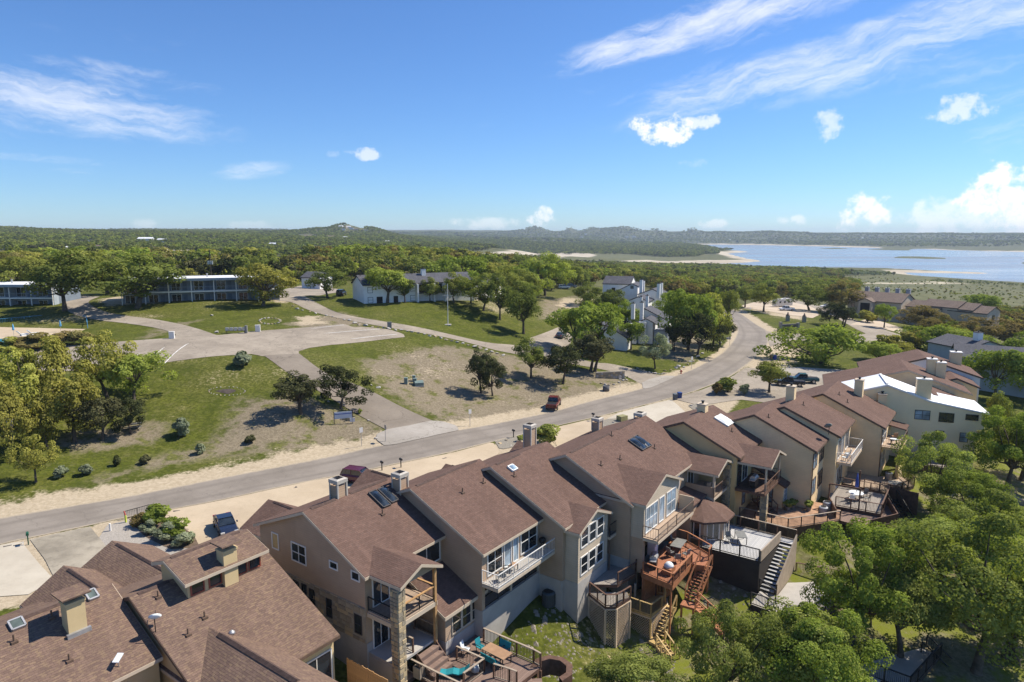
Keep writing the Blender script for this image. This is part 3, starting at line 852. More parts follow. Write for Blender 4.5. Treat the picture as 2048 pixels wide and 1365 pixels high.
sandc = t.mix(t.ramp(n_far, 0.35, 0.65), (0.40, 0.34, 0.25), (0.52, 0.46, 0.36))
sm_ = t.ramp(t.math("ADD", att("sand"), t.math("MULTIPLY", t.math("SUBTRACT", n_far, 0.5), 0.6)), 0.3, 0.6)
c = t.mix(sm_, c, sandc)
c = t.mix(t.math("MULTIPLY", att("track"), 0.9), c, (0.5, 0.44, 0.32))
sep_ = t.new("ShaderNodeSeparateXYZ"); t.put(sep_.inputs[0], co)
farw = t.ramp(sep_.outputs[1], 2400, 3400)
farc = t.mix(t.ramp(t.noise(co, 0.02, 6.0, 0.75), 0.38, 0.62), (0.045, 0.055, 0.030), (0.12, 0.125, 0.065))
c = t.mix(t.math("MULTIPLY", farw, t.math("SUBTRACT", 1.0, sm_)), c, farc)
t.put(t.b.inputs["Base Color"], c)
hb = t.math("ADD", t.math("MULTIPLY", n_f, 0.6), t.math("MULTIPLY", n_x, 0.4))
bump(t, hb, 0.12, 0.8)
M_GROUND = m
me = np_mesh("ground", np.stack([gx, gy, gz], -1).reshape(-1, 3), Fq, M_GROUND,
             {k: ("POINT", v.ravel()) for k, v in dict(bare=bare, dry=dry, wild=wild, rear=rear, sand=sand, field=field, track=track).items()}, smooth=True)
ground = bpy.data.objects.new("ground", me); link(ground); ground["kind"] = "structure"

# ------------------------------------------------------------------ lake
m, t = base_mat("lake_water", 0.09, 0.5)
t.put(t.b.inputs["Base Color"], (0.20, 0.225, 0.235))
co = wpos(t)
h = t.math("ADD", t.noise(t.scale(co, (0.5, 1.0, 1)), 0.35, 3.0, 0.6), t.math("MULTIPLY", t.noise(t.scale(co, (0.2, 1, 1)), 0.02, 4.0, 0.6), 3.0))
bump(t, h, 0.12, 0.5)
t.put(t.b.inputs["Roughness"], t.ramp(t.noise(t.scale(co, (0.25, 1.6, 1)), 0.004, 4.0, 0.6), 0.35, 0.65, 0.16, 0.34))
wm = MB().poly([(-200, 500, LZ), (6500, 500, LZ), (6500, 6500, LZ), (-200, 6500, LZ)])
o = wm.build("lake_water", m); o["kind"] = "structure"

# ------------------------------------------------------------------ haze
m = bpy.data.materials.new("haze_air"); m.use_nodes = True
t = NT(m.node_tree); t.n.clear()
o_ = t.new("ShaderNodeOutputMaterial"); v_ = t.new("ShaderNodeVolumePrincipled")
v_.inputs["Color"].default_value = (0.74, 0.87, 1.0, 1); v_.inputs["Density"].default_value = 0.00009
v_.inputs["Anisotropy"].default_value = 0.1
t.l.new(v_.outputs[0], o_.inputs["Volume"])
ZHI = max(float(gz.max()) + 8, CAM_H + 6)
hz = MB().box(-9600, 9600, -700, 10400, float(gz.min()) - 2, ZHI).build("haze", m); hz["kind"] = "stuff"

# ------------------------------------------------------------------ trees
M_BARK = plain("bark", (0.105, 0.085, 0.065), 0.35, 3.0, 0.95, 0.1)
LEAF = {
    "oak": leaf_mat("oak_leaves", (0.070, 0.094, 0.024), (0.265, 0.305, 0.078), (0.28, 0.29, 0.07), 0.36),
    "olive": leaf_mat("olive_leaves", (0.145, 0.145, 0.030), (0.460, 0.420, 0.105), (0.38, 0.40, 0.09), 0.36),
    "bright": leaf_mat("bright_leaves", (0.105, 0.148, 0.022), (0.365, 0.440, 0.090), (0.37, 0.41, 0.09), 0.40),
    "cedar": leaf_mat("cedar_leaves", (0.028, 0.038, 0.016), (0.115, 0.125, 0.050), (0.11, 0.105, 0.05), 0.15),
    "rust": leaf_mat("rust_leaves", (0.110, 0.085, 0.032), (0.310, 0.240, 0.090), (0.25, 0.23, 0.08), 0.3),
    "grey": leaf_mat("grey_leaves", (0.140, 0.170, 0.105), (0.360, 0.390, 0.250), None, 0.3),
    "garden": leaf_mat("garden_leaves", (0.100, 0.130, 0.026), (0.410, 0.445, 0.125), (0.33, 0.40, 0.10), 0.40),
}
def unit(v): return v / (np.linalg.norm(v, axis=-1, keepdims=True) + 1e-9)
def crown_arrays(rng, Rx, Rz, zc, nclump, clump, nleaf, leaf, hollow=0.5, under=0.35, wob=0.25):
    """leaf faces gathered in clumps through an uneven ellipsoid"""
    cs = []
    lob = rng.normal(size=(6, 3)); lob = unit(lob); la = rng.uniform(-wob, wob, 6)
    while len(cs) < nclump:
        d = unit(rng.normal(size=3)); r = rng.uniform(hollow, 1.0) ** 0.7
        if d[2] < -0.25 and rng.random() > under: continue
        k = 1 + (la * np.clip(lob @ d, 0, 1) ** 2).sum()
        cs.append((d * r * k) * (Rx, Rx, Rz) + (0, 0, zc))
    cs = np.array(cs)
    cr = clump * rng.uniform(0.65, 1.3, nclump)
    ct = rng.random(nclump)
    idx = rng.integers(0, nclump, nleaf)
    d = unit(rng.normal(size=(nleaf, 3)) + (0, 0, 0.25))
    rr = rng.uniform(0.55, 1.08, nleaf) ** 0.6
    P = cs[idx] + d * (cr[idx] * rr)[:, None] * (1, 1, 0.72)
    out = unit(P - (0, 0, zc - Rz * 0.4))
    n = unit(0.9 * d + 0.4 * out + 0.5 * rng.normal(size=(nleaf, 3)) + (0, 0, 0.35))
    a = unit(np.cross(n, rng.normal(size=(nleaf, 3)))); b = np.cross(n, a)
    s = leaf * rng.uniform(0.6, 1.35, nleaf)[:, None]
    V = np.stack([P - a * s * .5, P + b * s * .34, P + a * s * .5, P - b * s * .34], 1).reshape(-1, 3)
    F = np.arange(nleaf * 4).reshape(-1, 4)
    tint = np.clip(0.02 + 0.55 * ct[idx] + 0.46 * rng.random(nleaf), 0, 1)
    return V, F, tint, cs
def trunk_mb(rng, H, base, cs, r0, nb, sides=6, stems=1):
    mb = MB()
    for st in range(stems):
        off = Vector((rng.uniform(-.5, .5), rng.uniform(-.5, .5), 0)) if stems > 1 else Vector((0, 0, 0))
        lean = Vector((rng.uniform(-.5, .5), rng.uniform(-.5, .5), 0)) * (0.12 * H)
        top = off + lean + Vector((0, 0, base))
        mid = off + lean * .35 + Vector((0, 0, base * .5))
        mb.tube([off + Vector((0, 0, -0.4)), off + Vector((0, 0, .15)), mid, top], [r0 * 1.5, r0 * 1.1, r0 * .85, r0 * .7], sides)
        pick = rng.choice(len(cs), min(nb, len(cs)), replace=False)
        for k in pick:
            e = Vector(cs[k]); m1 = top.lerp(e, .5) + Vector((rng.uniform(-.3, .3), rng.uniform(-.3, .3), rng.uniform(-.5, .1)))
            mb.tube([top - Vector((0, 0, .1)), top.lerp(m1, .5) + Vector((0, 0, .15)), m1, e], [r0 * .55, r0 * .42, r0 * .28, r0 * .08], max(4, sides - 2), cap=False)
    return mb
PROTO = {}
def proto(style, lod, k):
    key = (style, lod, k)
    if key in PROTO: return PROTO[key]
    rng = np.random.default_rng(hash((style, lod)) % 1000 + 17 * k) if False else np.random.default_rng(sum(map(ord, style + lod)) * 31 + k * 101)
    H, W = 7.0, 8.0
    tall = style == "cedar"
    zc = 0.60 * H; Rz = 0.36 * H; Rx = 0.40 * W
    if style == "bush": zc, Rz, base = 0.45 * H, 0.5 * H, 0.12 * H
    spec = {"hi": (58, 0.80, 26000, 0.15), "mid": (42, 0.90, 6600, 0.27), "low": (20, 1.35, 620, 0.80), "min": (9, 1.7, 150, 1.55)}[lod]
    V, F, tint, cs = crown_arrays(rng, Rx, Rz, zc, spec[0], spec[1], spec[2], spec[3], hollow=.42, under=.5, wob=0.6)
    V[:, 2] = np.maximum(V[:, 2], 0.25)
    crown = np_mesh(style + "_crown", V, F, LEAF[style], {"tint": ("FACE", tint)})
    tm = trunk_mb(rng, H, 0.28 * H, cs, 0.22, {"hi": 16, "mid": 12, "low": 4, "min": 2}[lod], {"hi": 8, "mid": 6, "low": 4, "min": 3}[lod], 2 if tall and k % 2 else 1)
    trunk = tm.mesh("trunk", M_BARK, True)
    PROTO[key] = (crown, trunk)
    return PROTO[key]
def bush_proto(style, k, n=1500, leaf=0.16):
    key = (style, "bush", k, n)
    if key in PROTO: return PROTO[key]
    rng = np.random.default_rng(500 + k + n)
    V, F, tint, cs = crown_arrays(rng, 0.38, 0.38, 0.46, 16, 0.20, n, leaf, hollow=.2, under=.8)
    V[:, 2] = np.maximum(V[:, 2], 0.02)
    PROTO[key] = (np_mesh(style + "_foliage", V, F, LEAF[style], {"tint": ("FACE", tint)}), trunk_mb(rng, .5, .16, cs, .03, 6, 4).mesh("stem", M_BARK))
    return PROTO[key]
TREES = []
TN = {"oak": "oak_tree", "olive": "oak_tree", "bright": "elm_tree", "cedar": "cedar_tree", "rust": "oak_tree", "grey": "olive_tree", "garden": "garden_tree"}
def plant(loc, H, W, style, lod, label, group=None, k=None, rz=None, name=None, cat="tree"):
    k = len(TREES) % 3 if k is None else k
    crown, trunk = proto(style, lod, k)
    rz = random.uniform(0, 6.28) if rz is None else rz
    o = empty(name or TN[style], loc, rz, label, cat, group)
    a_ = random.uniform(.9, 1.12); s = (W / 8.4 * a_, W / 8.4 / a_, H / 7.2)
    inst("trunk", trunk, o, scale=(s[0], s[0], s[2]))
    inst("crown", crown, o, scale=s)
    TREES.append((loc[0], loc[1], W))
    return o
def tree(px, py, top, wpx, style, label, lod="mid", group=None, k=None, base=None, sink=0.0):
    p = hit(px, py) if base is None else Vector(base)
    dep = (np.array(p) - CAMP) @ _F
    H = (py - top) * dep / 1365.0 * 1.05; W = wpx * dep / 1365.0 * 1.13
    p = Vector((p[0], p[1], p[2] - sink * H)); H *= 1 + sink
    return plant(p, H, W, style, lod, label, group, k)
def bush(px, py, wpx, hpx, style, label, group=None, n=1500, leaf=.16, name="shrub", cat="shrub", z=None):
    p = hit(px, py) if z is None else Vector(at_z(px, py, z))
    dep = (np.array(p) - CAMP) @ _F
    f, s_ = bush_proto(style, int(abs(px) * 7 + abs(py)) % 3, n, leaf)
    o = empty(name, p, random.uniform(0, 6.28), label, cat, group)
    sc = (wpx * dep / 1365.0, wpx * dep / 1365.0, hpx * dep / 1365.0)
    inst("foliage", f, o, scale=sc); inst("stem", s_, o, scale=sc)
    return o

# the lawn and verge
tree(604, 826, 742, 104, "cedar", "dark oak with twin stems beside the driveway, left of a matching one", k=1)
tree(682, 818, 738, 104, "cedar", "dark round oak shading the driveway edge above the white sign board", k=0)
tree(962, 786, 697, 66, "cedar", "dark ragged cedar above the parked red pickup truck", k=2)
tree(985, 792, 722, 60, "cedar", "lower dark cedar growing against the ragged one above the red pickup", k=0)
tree(1062, 756, 682, 84, "oak", "spreading dark oak on bare ground, first right of the ragged cedars", k=0)
tree(1126, 768, 686, 92, "cedar", "wide dark oak with forked trunk on the bare bank left of the stone sign wall", k=2)
tree(1188, 742, 662, 104, "cedar", "tall cedar with two straight trunks just behind the stone sign wall", k=1)
tree(1150, 702, 606, 124, "bright", "bright green elm overhanging the small car park of the white townhouses", k=0)
tree(1203, 712, 588, 108, "bright", "light green elm leaning against the nearest white townhouse", k=1)
tree(1047, 668, 582, 92, "oak", "rounded oak on the slope below the apartment lawn", k=2)
tree(1000, 640, 560, 80, "oak", "greyish oak between the lamp post and the slope oak", k=0)
tree(967, 622, 556, 86, "oak", "oak hiding the right end of the white apartment block", k=1)
tree(1090, 592, 510, 100, "bright", "tall light green elm rising behind the slope", k=2)
tree(908, 606, 552, 56, "oak", "oak in front of the right end of the apartment facade", k=1)
tree(942, 606, 546, 64, "bright", "fresh green tree between the apartment facade and the yard-arm pole", k=2)
tree(1012, 604, 540, 76, "oak", "oak above the slope, left of the tall light green elm", k=1)
tree(1045, 590, 528, 70, "bright", "light green elm left of the tall one behind the slope", k=0)
tree(1130, 575, 528, 70, "oak", "oak beyond the vehicles shaded above the bare slope", k=1)
tree(935, 585, 500, 120, "bright", "tallest bright elm standing over the apartment roof", k=1)
tree(985, 590, 530, 70, "olive", "yellowish elm behind the right end of the apartments", k=0)
tree(900, 596, 548, 44, "oak", "slim grey-green oak in front of the apartment's dark balconies", k=2)
tree(775, 606, 532, 102, "bright", "bright green elm ringed with stones on the apartment lawn", k=0)
tree(655, 596, 541, 84, "oak", "airy oak between the small white house and the apartment block", k=1)
tree(527, 612, 522, 108, "olive", "yellow-green oak covering the right end of the motel", k=2)
tree(130, 622, 512, 165, "oak", "massive dark oak with a pale leaning trunk between the motel wings", k=0)
tree(276, 616, 522, 200, "oak", "widest dark oak hiding the middle of the motel", k=1)
tree(50, 598, 512, 120, "oak", "dark oak rising behind the left motel wing", k=2)
tree(215, 590, 512, 120, "oak", "dark oak in the gap between the two motel wings", k=0)
tree(1175, 612, 570, 62, "oak", "flat-topped oak on the bare slope left of the white townhouses", k=1)
tree(1375, 700, 570, 130, "bright", "broad bright elm crowding the right side of the white townhouses", k=0, sink=.15)
tree(1425, 690, 585, 90, "olive", "yellow-green elm at the bend of the street", k=1, sink=.15)
tree(1455, 655, 578, 54, "oak", "narrow oak at the far edge of the street bend", k=2)
tree(1395, 712, 632, 84, "cedar", "dark cedar in shade under the broad bright elm", k=0)
tree(1345, 702, 640, 50, "cedar", "small dark cedar at the foot of the white townhouse wall", k=1)
tree(1440, 690, 625, 60, "cedar", "dark cedar overhanging the stone edging at the street bend", k=2)
tree(1262, 700, 640, 60, "bright", "light green elm before the nearest white townhouse's low wing", k=0)
tree(1340, 660, 590, 80, "bright", "bright elm behind the broad one, right of the chimneys", k=2)
tree(860, 604, 560, 46, "oak", "small oak between the apartment's balconies and its chimney side", k=0)
tree(810, 606, 556, 50, "oak", "oak right of the stone-ringed elm on the apartment lawn", k=2)
tree(1222, 642, 578, 74, "oak", "oak in front of the farthest white townhouse's dark balcony", k=2)
tree(1185, 650, 592, 70, "oak", "oak between the bare slope and the white townhouses", k=0)
tree(1250, 668, 604, 66, "bright", "light green elm growing between the white townhouse walls", k=2)
tree(1310, 738, 672, 66, "grey", "silvery olive tree in the front bed below the white townhouse", k=0)
tree(1645, 728, 634, 165, "bright", "large spreading oak on the island beside the road junction", k=1, lod="mid", sink=.3)
tree(1538, 786, 722, 92, "oak", "round green oak beside the gravel court of the townhouse row", k=2)
tree(1758, 722, 680, 80, "bright", "small bright tree behind the brown roofs beyond the big junction oak", k=0, sink=.3)
tree(1930, 715, 650, 90, "bright", "bright elm standing in front of the blue grey house", k=1)
tree(2040, 730, 665, 90, "bright", "bright elm before the roof cut by the right edge", k=2)
tree(1868, 702, 640, 110, "bright", "wide light green elm beside the blue grey house", k=1, sink=.25)
tree(1800, 712, 682, 60, "olive", "low yellowish tree behind the blue-shaded white gabled unit", k=2)
tree(1527, 624, 573, 70, "oak", "crooked live oak beside the travel trailer", k=0)
tree(1618, 622, 578, 80, "oak", "live oak shading the white pickup truck", k=1)
tree(1490, 615, 575, 60, "oak", "dark live oak at the left end of the gravel lot", k=2)
tree(1660, 650, 608, 44, "cedar", "small dark oak on the grass left of the utility poles", k=0)
tree(1688, 652, 606, 56, "cedar", "leaning dark oak on the road edge beside the utility pole", k=1)
tree(1683, 628, 570, 88, "rust", "brownish live oak above the parked white sedan", k=2)
tree(1768, 656, 606, 46, "bright", "young bright tree in front of the tan apartment entrance", k=0)
tree(1850, 660, 612, 90, "rust", "dark brownish oak before the tan apartments' far wing", k=1)
tree(1905, 660, 612, 90, "rust", "reddish oak at the right end of the tan apartments", k=2)
tree(1960, 640, 585, 80, "bright", "deep green tree beyond the end of the tan apartments", k=0)
tree(2010, 692, 640, 110, "rust", "rust coloured oak above the blue grey house", k=1)
tree(1945, 690, 640, 100, "rust", "brownish oak left of the rust coloured one above the grey house", k=2)
# beside and behind the far end of the row
tree(1990, 800, 690, 130, "bright", "tall bright elm touching the blue-shaded white end unit", k=0, lod="mid")
tree(2058, 805, 680, 120, "bright", "bright elm at the right end of the row", k=1, lod="mid")
tree(1960, 745, 690, 90, "bright", "bright elm behind the blue-shaded white end unit", k=2, lod="mid")

# large oaks below the rear decks
GARDEN = [
    (-3.6, 1860, 1060, 920, 150, "mottled green oak growing beside the upper brown decks", 0),
    (-4.0, 2010, 1010, 858, 150, "green oak below the white roofed house, near the garden wall", 1),
    (-4.2, 1850, 1180, 1040, 180, "green oak standing beside the black stair", 2),
    (-4.2, 1960, 1160, 1010, 190, "broad green oak on the slope under the row's far decks", 0),
    (-4.4, 1700, 1300, 1062, 220, "green oak shading the stone terrace with the leaning black trunk", 1),
    (-4.6, 1800, 1325, 1110, 220, "large oak over the fenced lower terrace", 2),
    (-5.6, 1950, 1370, 1080, 290, "largest oak with a thick leaning trunk over the dark lower yard", 0),
    (-5.0, 2050, 1260, 1090, 190, "green oak beyond the largest leaning one", 1),
    (-4.8, 1560, 1420, 1196, 240, "light green elm in front of the yard below the grey deck wall", 2),
    (-5.0, 1450, 1440, 1236, 180, "light green elm just below the tan lattice stairs", 0),
    (-5.2, 1640, 1470, 1250, 220, "leafy elm right of the lighter one below the grey deck wall", 1),
    (-5.0, 1250, 1460, 1318, 190, "low leafy elm beyond the yard rocks", 2),
    (-4.5, 1690, 1240, 1150, 60, "small leafy tree tucked in the corner under the stone terrace", 1),
    (-4.6, 1740, 1275, 1190, 70, "small leafy tree hanging over the lower fence", 0),
    (-3.0, 2040, 1120, 1000, 130, "green oak on the slope behind the garden wall", 2),
    (-5.2, 2010, 1330, 1130, 220, "green oak at the right edge behind the largest leaning one", 2),
    (-4.4, 1920, 1110, 985, 150, "green oak between the black stair oak and the broad slope oak", 1),
    (-5.4, 2030, 1345, 1150, 210, "green oak at the right edge below the others", 2),
    (-3.4, 2040, 985, 850, 140, "green oak at the right edge over the garden wall", 0),
    (-2.6, 1985, 890, 800, 60, "small oak in the shade beside the white roofed house", 2),
]
for z, px, py, top, wpx, lab, k in GARDEN:
    tree(px, py, top, wpx, "garden" if k != 1 else "oak", lab, lod="hi" if wpx > 100 else "mid", k=k, base=at_z(px, py, z)) if False else None
    p = at_z(px, py, z); p[2] = tz(p[0], p[1])
    dep = (p - CAMP) @ _F
    plant(Vector(p), (py - top) * dep / 1365 * 1.06, wpx * dep / 1365 * 1.12, "garden" if k != 1 else "bright", "hi" if wpx > 100 else "mid", lab, k=k)

# yellow-green oaks at left by the street
for px, py, top, wpx, st, lab, k in [
    (40, 860, 700, 150, "olive", "yellow-green oak at the left edge below the pool", 0),
    (110, 838, 672, 130, "olive", "yellow-green oak directly under the pool hedge", 1),
    (150, 885, 735, 130, "olive", "yellow-green oak with a bent trunk nearest the verge", 2),
    (215, 800, 668, 120, "olive", "yellowish oak reaching towards the parking stripes", 0),
    (268, 806, 690, 130, "bright", "fresh green oak with one long low branch over the lawn", 1),
    (205, 880, 790, 110, "cedar", "dark low cedar in the shade of the yellow oaks", 2),
    (262, 868, 800, 70, "cedar", "dark small cedar at the edge of the yellow oak group", 0),
    (20, 925, 760, 120, "olive", "yellowish oak standing at the corner by the street", 1),
    (95, 900, 780, 90, "olive", "yellow-green oak beside the lamp", 2),
    (72, 965, 872, 80, "olive", "small orange-tinged tree with a pale trunk on the verge", 0),
    (-60, 900, 720, 150, "olive", "yellow-green oak beyond the others along the verge", 2),
    (-20, 800, 690, 130, "olive", "yellow-green oak behind the corner group", 1)]:
    tree(px, py, top, wpx, st, lab, lod="mid", k=k)
# shrubs
for px, py, wp, hp, st, lab in [
    (484, 733, 42, 34, "grey", "round grey-green shrub beside the parking lot edge"),
    (365, 872, 40, 42, "grey", "round grey-green shrub with a fallen stick on the lawn"),
    (122, 955, 30, 26, "grey", "grey shrub nearest the small orange-tinged tree"), (172, 950, 28, 26, "grey", "dark green verge shrub, second of the row from the street corner"),
    (234, 932, 18, 24, "cedar", "small dark verge shrub, third of the row"), (290, 928, 24, 20, "cedar", "low dark verge shrub in the middle of the row"),
    (402, 908, 22, 26, "grey", "grey-green verge shrub below the fallen stick"), (500, 886, 24, 18, "cedar", "low dark shrub at the driveway end of the verge row"),
    (720, 828, 10, 12, "bright", "tiny bright bush beside the driveway")]:
    bush(px, py, wp, hp, st, lab, "shrubs along the lawn" if py > 880 else None)

# ---- woods
ZONES = [  # outline of the land as sighted, spacing, height range, styles, wood name
    ("A", [(-900, 470), (-300, 457), (0, 455), (300, 463), (600, 461), (690, 452), (790, 469), (900, 474), (1000, 481), (1010, 489), (920, 504), (880, 512), (760, 515), (600, 516), (400, 513), (0, 502), (-900, 520)], 9.5, (4.0, 7.5), ("oak", "oak", "oak", "bright", "oak", "cedar"), "min"),
    ("B", [(-900, 600), (-300, 575), (0, 568), (220, 563), (480, 570), (560, 574), (640, 570), (700, 566), (830, 560), (960, 572), (1010, 556), (900, 524), (760, 521), (600, 536), (400, 534), (200, 530), (-900, 520)], 6.6, (5.5, 9.5), ("oak", "olive", "oak", "bright", "cedar", "olive", "oak", "rust"), "low"),
    ("K", [(885, 596), (925, 604), (975, 612), (1020, 622), (1062, 624), (1085, 598), (1120, 576), (1080, 566), (1000, 560), (930, 566)], 7.0, (6.0, 9.0), ("oak", "bright", "oak"), "mid"),
    ("C", [(960, 572), (1040, 575), (1100, 572), (1150, 585), (1210, 560), (1300, 572), (1330, 600), (1450, 606), (1490, 596), (1520, 590), (1560, 594), (1610, 597), (1660, 606), (1700, 596), (1716, 588), (1690, 572), (1640, 562), (1700, 552), (1640, 546), (1500, 541), (1400, 536), (1300, 535), (1200, 531), (1000, 531), (960, 545)], 6.2, (5.5, 9.0), ("oak", "olive", "oak", "bright", "oak", "cedar", "oak", "rust"), "low"),
    ("D", [(880, 497), (1000, 492), (1160, 489), (1300, 489), (1395, 491), (1435, 500), (1440, 508), (1390, 514), (1330, 515), (1230, 507), (1160, 502), (1060, 501), (950, 503)], 9.0, (6.0, 10.0), ("cedar", "oak", "oak"), "min"),
    ("E", [(1830, 642), (1900, 628), (2000, 628), (2300, 640), (2400, 760), (2080, 700), (2040, 672), (1960, 680), (1900, 690), (1850, 676)], 6.5, (4.0, 6.0), ("rust", "oak", "olive", "rust"), "low"),
    ("F", [(1640, 560), (1700, 554), (1850, 560), (2048, 572), (2500, 590), (2500, 640), (2048, 632), (1900, 612), (1780, 585), (1690, 578)], 13.0, (0.7, 2.2), ("oak", "olive", "oak", "rust"), "min"),
    ("G", [(1860, 564), (1960, 569), (2048, 573), (2500, 588), (2500, 582), (2048, 570), (1960, 565), (1870, 560)], 9.0, (1.6, 3.2), ("oak", "grey"), "min"),
    ("H", [(900, 528), (1000, 524), (1200, 524), (1290, 528), (1200, 532), (1000, 532), (880, 530)], 10.0, (3.0, 5.0), ("cedar", "oak"), "min"),
    ("I", [(1640, 546), (1560, 539), (1500, 538), (1700, 543), (1760, 548), (1800, 552), (1700, 552)], 8.5, (2.5, 6.0), ("oak", "cedar", "grey"), "min"),
    ("J", [(250, 512), (400, 514), (600, 517), (800, 517), (900, 524), (700, 534), (500, 534), (300, 528), (0, 520)], 20.0, (2.5, 4.5), ("oak", "cedar"), "min"),
]
CLEAR = [[(x * 1.0, y * 1.0) for x, y in q] for q in (
    [(255, 508), (300, 505), (390, 505), (395, 511), (330, 514), (260, 513)], [(120, 486), (180, 484), (205, 489), (140, 492)], [(190, 499), (290, 497), (280, 505), (180, 503)], [(275, 481), (345, 481), (345, 485), (275, 485)],
    [(400, 506), (520, 508), (560, 512), (430, 512)], [(520, 489), (570, 489), (575, 495), (520, 494)], [(600, 496), (640, 494), (640, 503), (610, 504)], [(740, 500), (800, 505), (780, 512), (720, 508)], [(590, 470), (620, 468), (640, 475), (600, 477)],
    [(690, 455), (720, 456), (730, 463), (690, 465)], [(585, 590), (578, 560), (640, 566), (690, 575), (680, 600)], [(1115, 590), (1130, 596), (1200, 600), (1200, 575)])]
def scatter(poly, step, rng):
    W = hits(poly)[:, :2]
    lo, hi = W.min(0), W.max(0)
    hi = np.minimum(hi, 6000)
    nx_, ny_ = int((hi[0] - lo[0]) / step) + 1, int((hi[1] - lo[1]) / step) + 1
    g = np.stack(np.meshgrid(np.arange(nx_), np.arange(ny_)), -1).reshape(-1, 2) * step + lo + rng.uniform(-.5, .5, (nx_ * ny_, 2)) * step
    return g[inside(g, W)]
BUILT = []   # discs kept free of woodland: filled as buildings are sited
def free_of(P):
    ok = np.ones(len(P), bool)
    for ring in FLAT:
        lo, hi = ring.min(0) - 3, ring.max(0) + 3
        m = ((P > lo) & (P < hi)).all(1)
        if m.any(): ok[m] &= sdist(P[m], ring) > 2.2
    for x, y, r in BUILT: ok &= ((P - (x, y)) ** 2).sum(1) > r * r
    for q in CLEAR: ok &= ~inside(P, hits(q)[:, :2])
    for x, y, w_ in TREES:
        ok &= ((P - (x, y)) ** 2).sum(1) > (0.33 * w_) ** 2
    ok &= terr(P[:, 0], P[:, 1]) > LZ + 0.5
    return ok
for (px, py, r) in [(90, 600, 0)]: pass

# ------------------------------------------------------------------ houses: materials
M_ROOF = shingle("brown_shingles", (0.132, 0.081, 0.063), (0.190, 0.118, 0.092), (0.155, 0.102, 0.081))
M_ROOFA = shingle("mixed_shingles", (0.148, 0.098, 0.077), (0.222, 0.147, 0.110), (0.270, 0.188, 0.118))
M_ROOFG = shingle("grey_shingles", (0.085, 0.085, 0.095), (0.135, 0.135, 0.150), (0.11, 0.11, 0.12))
M_ROOFT = shingle("tan_shingles", (0.175, 0.130, 0.105), (0.235, 0.180, 0.145), (0.21, 0.165, 0.13))
M_ROOFW = plain("white_membrane", (0.76, 0.77, 0.78), 0.05, 0.6, 0.6)
M_TAUPE = siding("taupe_siding", (0.43, 0.305, 0.205))
M_CREAM = siding("cream_siding", (0.84, 0.63, 0.37), 0.18)
M_YELLOW = plain("yellow_stucco", (0.70, 0.50, 0.24), 0.07, 0.5, 0.9)
M_BEIGE = plain("beige_stucco", (0.60, 0.46, 0.25), 0.06, 0.6, 0.9)
M_SAND = siding("sand_siding", (0.52, 0.43, 0.32), 0.2)
M_WHITE = plain("white_stucco", (0.80, 0.78, 0.74), 0.05, 0.7, 0.85)
M_SHADEW = plain("white_stucco_blue_shade", (0.60, 0.64, 0.70), 0.05, 0.7, 0.85)  # white wall; the sky's blue shade is put into this colour
M_TRIM = plain("cream_trim", (0.54, 0.445, 0.335), 0.05, 2.0, 0.7)
M_WTRIM = plain("white_trim", (0.74, 0.72, 0.68), 0.05, 2.0, 0.6)
M_DTRIM = plain("dark_trim", (0.055, 0.050, 0.050), 0.2, 2.0, 0.7)
M_BTRIM = plain("brown_trim", (0.13, 0.085, 0.06), 0.2, 2.0, 0.75)
M_RTRIM = plain("red_trim", (0.30, 0.085, 0.05), 0.2, 2.0, 0.7)
M_FOUND = plain("foundation_concrete", (0.44, 0.41, 0.37), 0.16, 0.7, 0.95, 0.2, 0, 0.12)
M_GLASS = glass_mat("window_glass")
M_GLASSB = glass_mat("pale_glass", (0.16, 0.21, 0.25), 0.12)
M_BLIND = plain("window_blind", (0.50, 0.36, 0.17), 0.1, 2.0, 0.8)
M_CAP = plain("cap_paint", (0.47, 0.43, 0.37), 0.1, 2.0, 0.6)
M_PANE = glass_mat("skylight_glass", (0.06, 0.075, 0.065), 0.25)
M_DARK = plain("recess_shade_and_soil", (0.030, 0.027, 0.025), 0.3, 1.0, 0.95, 0.1)  # near-black: shade of recesses and openings put into colour; also planter soil
M_METAL = plain("galvanised", (0.46, 0.46, 0.46), 0.12, 3.0, 0.45, 0.5, 0.6)
M_BLACK = plain("black_metal", (0.020, 0.019, 0.019), 0.2, 3.0, 0.5)
M_STONE = plain("limestone", (0.40, 0.335, 0.245), 0.38, 1.1, 0.95, 0.15, 0, 0.2)
_t = NT(M_STONE.node_tree); _b = _t.n["Principled BSDF"]; _src = _b.inputs["Base Color"].links[0].from_socket
_r = _t.new("ShaderNodeObjectInfo").outputs["Random"]
_t.put(_b.inputs["Base Color"], _t.mix(_t.ramp(_r, 0.55, 0.75), _t.mix(_r, _src, (0.20, 0.17, 0.13)), (0.52, 0.40, 0.24)))
M_MORTAR = plain("mortar", (0.33, 0.295, 0.24), 0.15, 2.0, 0.95)
M_POSTW = plain("cedar_post", (0.46, 0.27, 0.12), 0.2, 3.0, 0.7)
M_DECKB = boards("brown_deck", (0.185, 0.125, 0.098), (0.275, 0.190, 0.150))
M_DECKR = boards("red_deck", (0.31, 0.125, 0.066), (0.42, 0.185, 0.105))
M_DECKG = boards("grey_deck", (0.24, 0.21, 0.18), (0.36, 0.32, 0.28))
M_DECKW = boards("white_deck", (0.40, 0.40, 0.40), (0.54, 0.53, 0.515))
M_DECKY = boards("new_wood_deck", (0.40, 0.27, 0.10), (0.54, 0.385, 0.17))
M_DECKT = boards("tan_deck", (0.38, 0.28, 0.20), (0.50, 0.38, 0.28))
M_BROWN = plain("brown_stain", (0.125, 0.070, 0.048), 0.25, 3.0, 0.7)
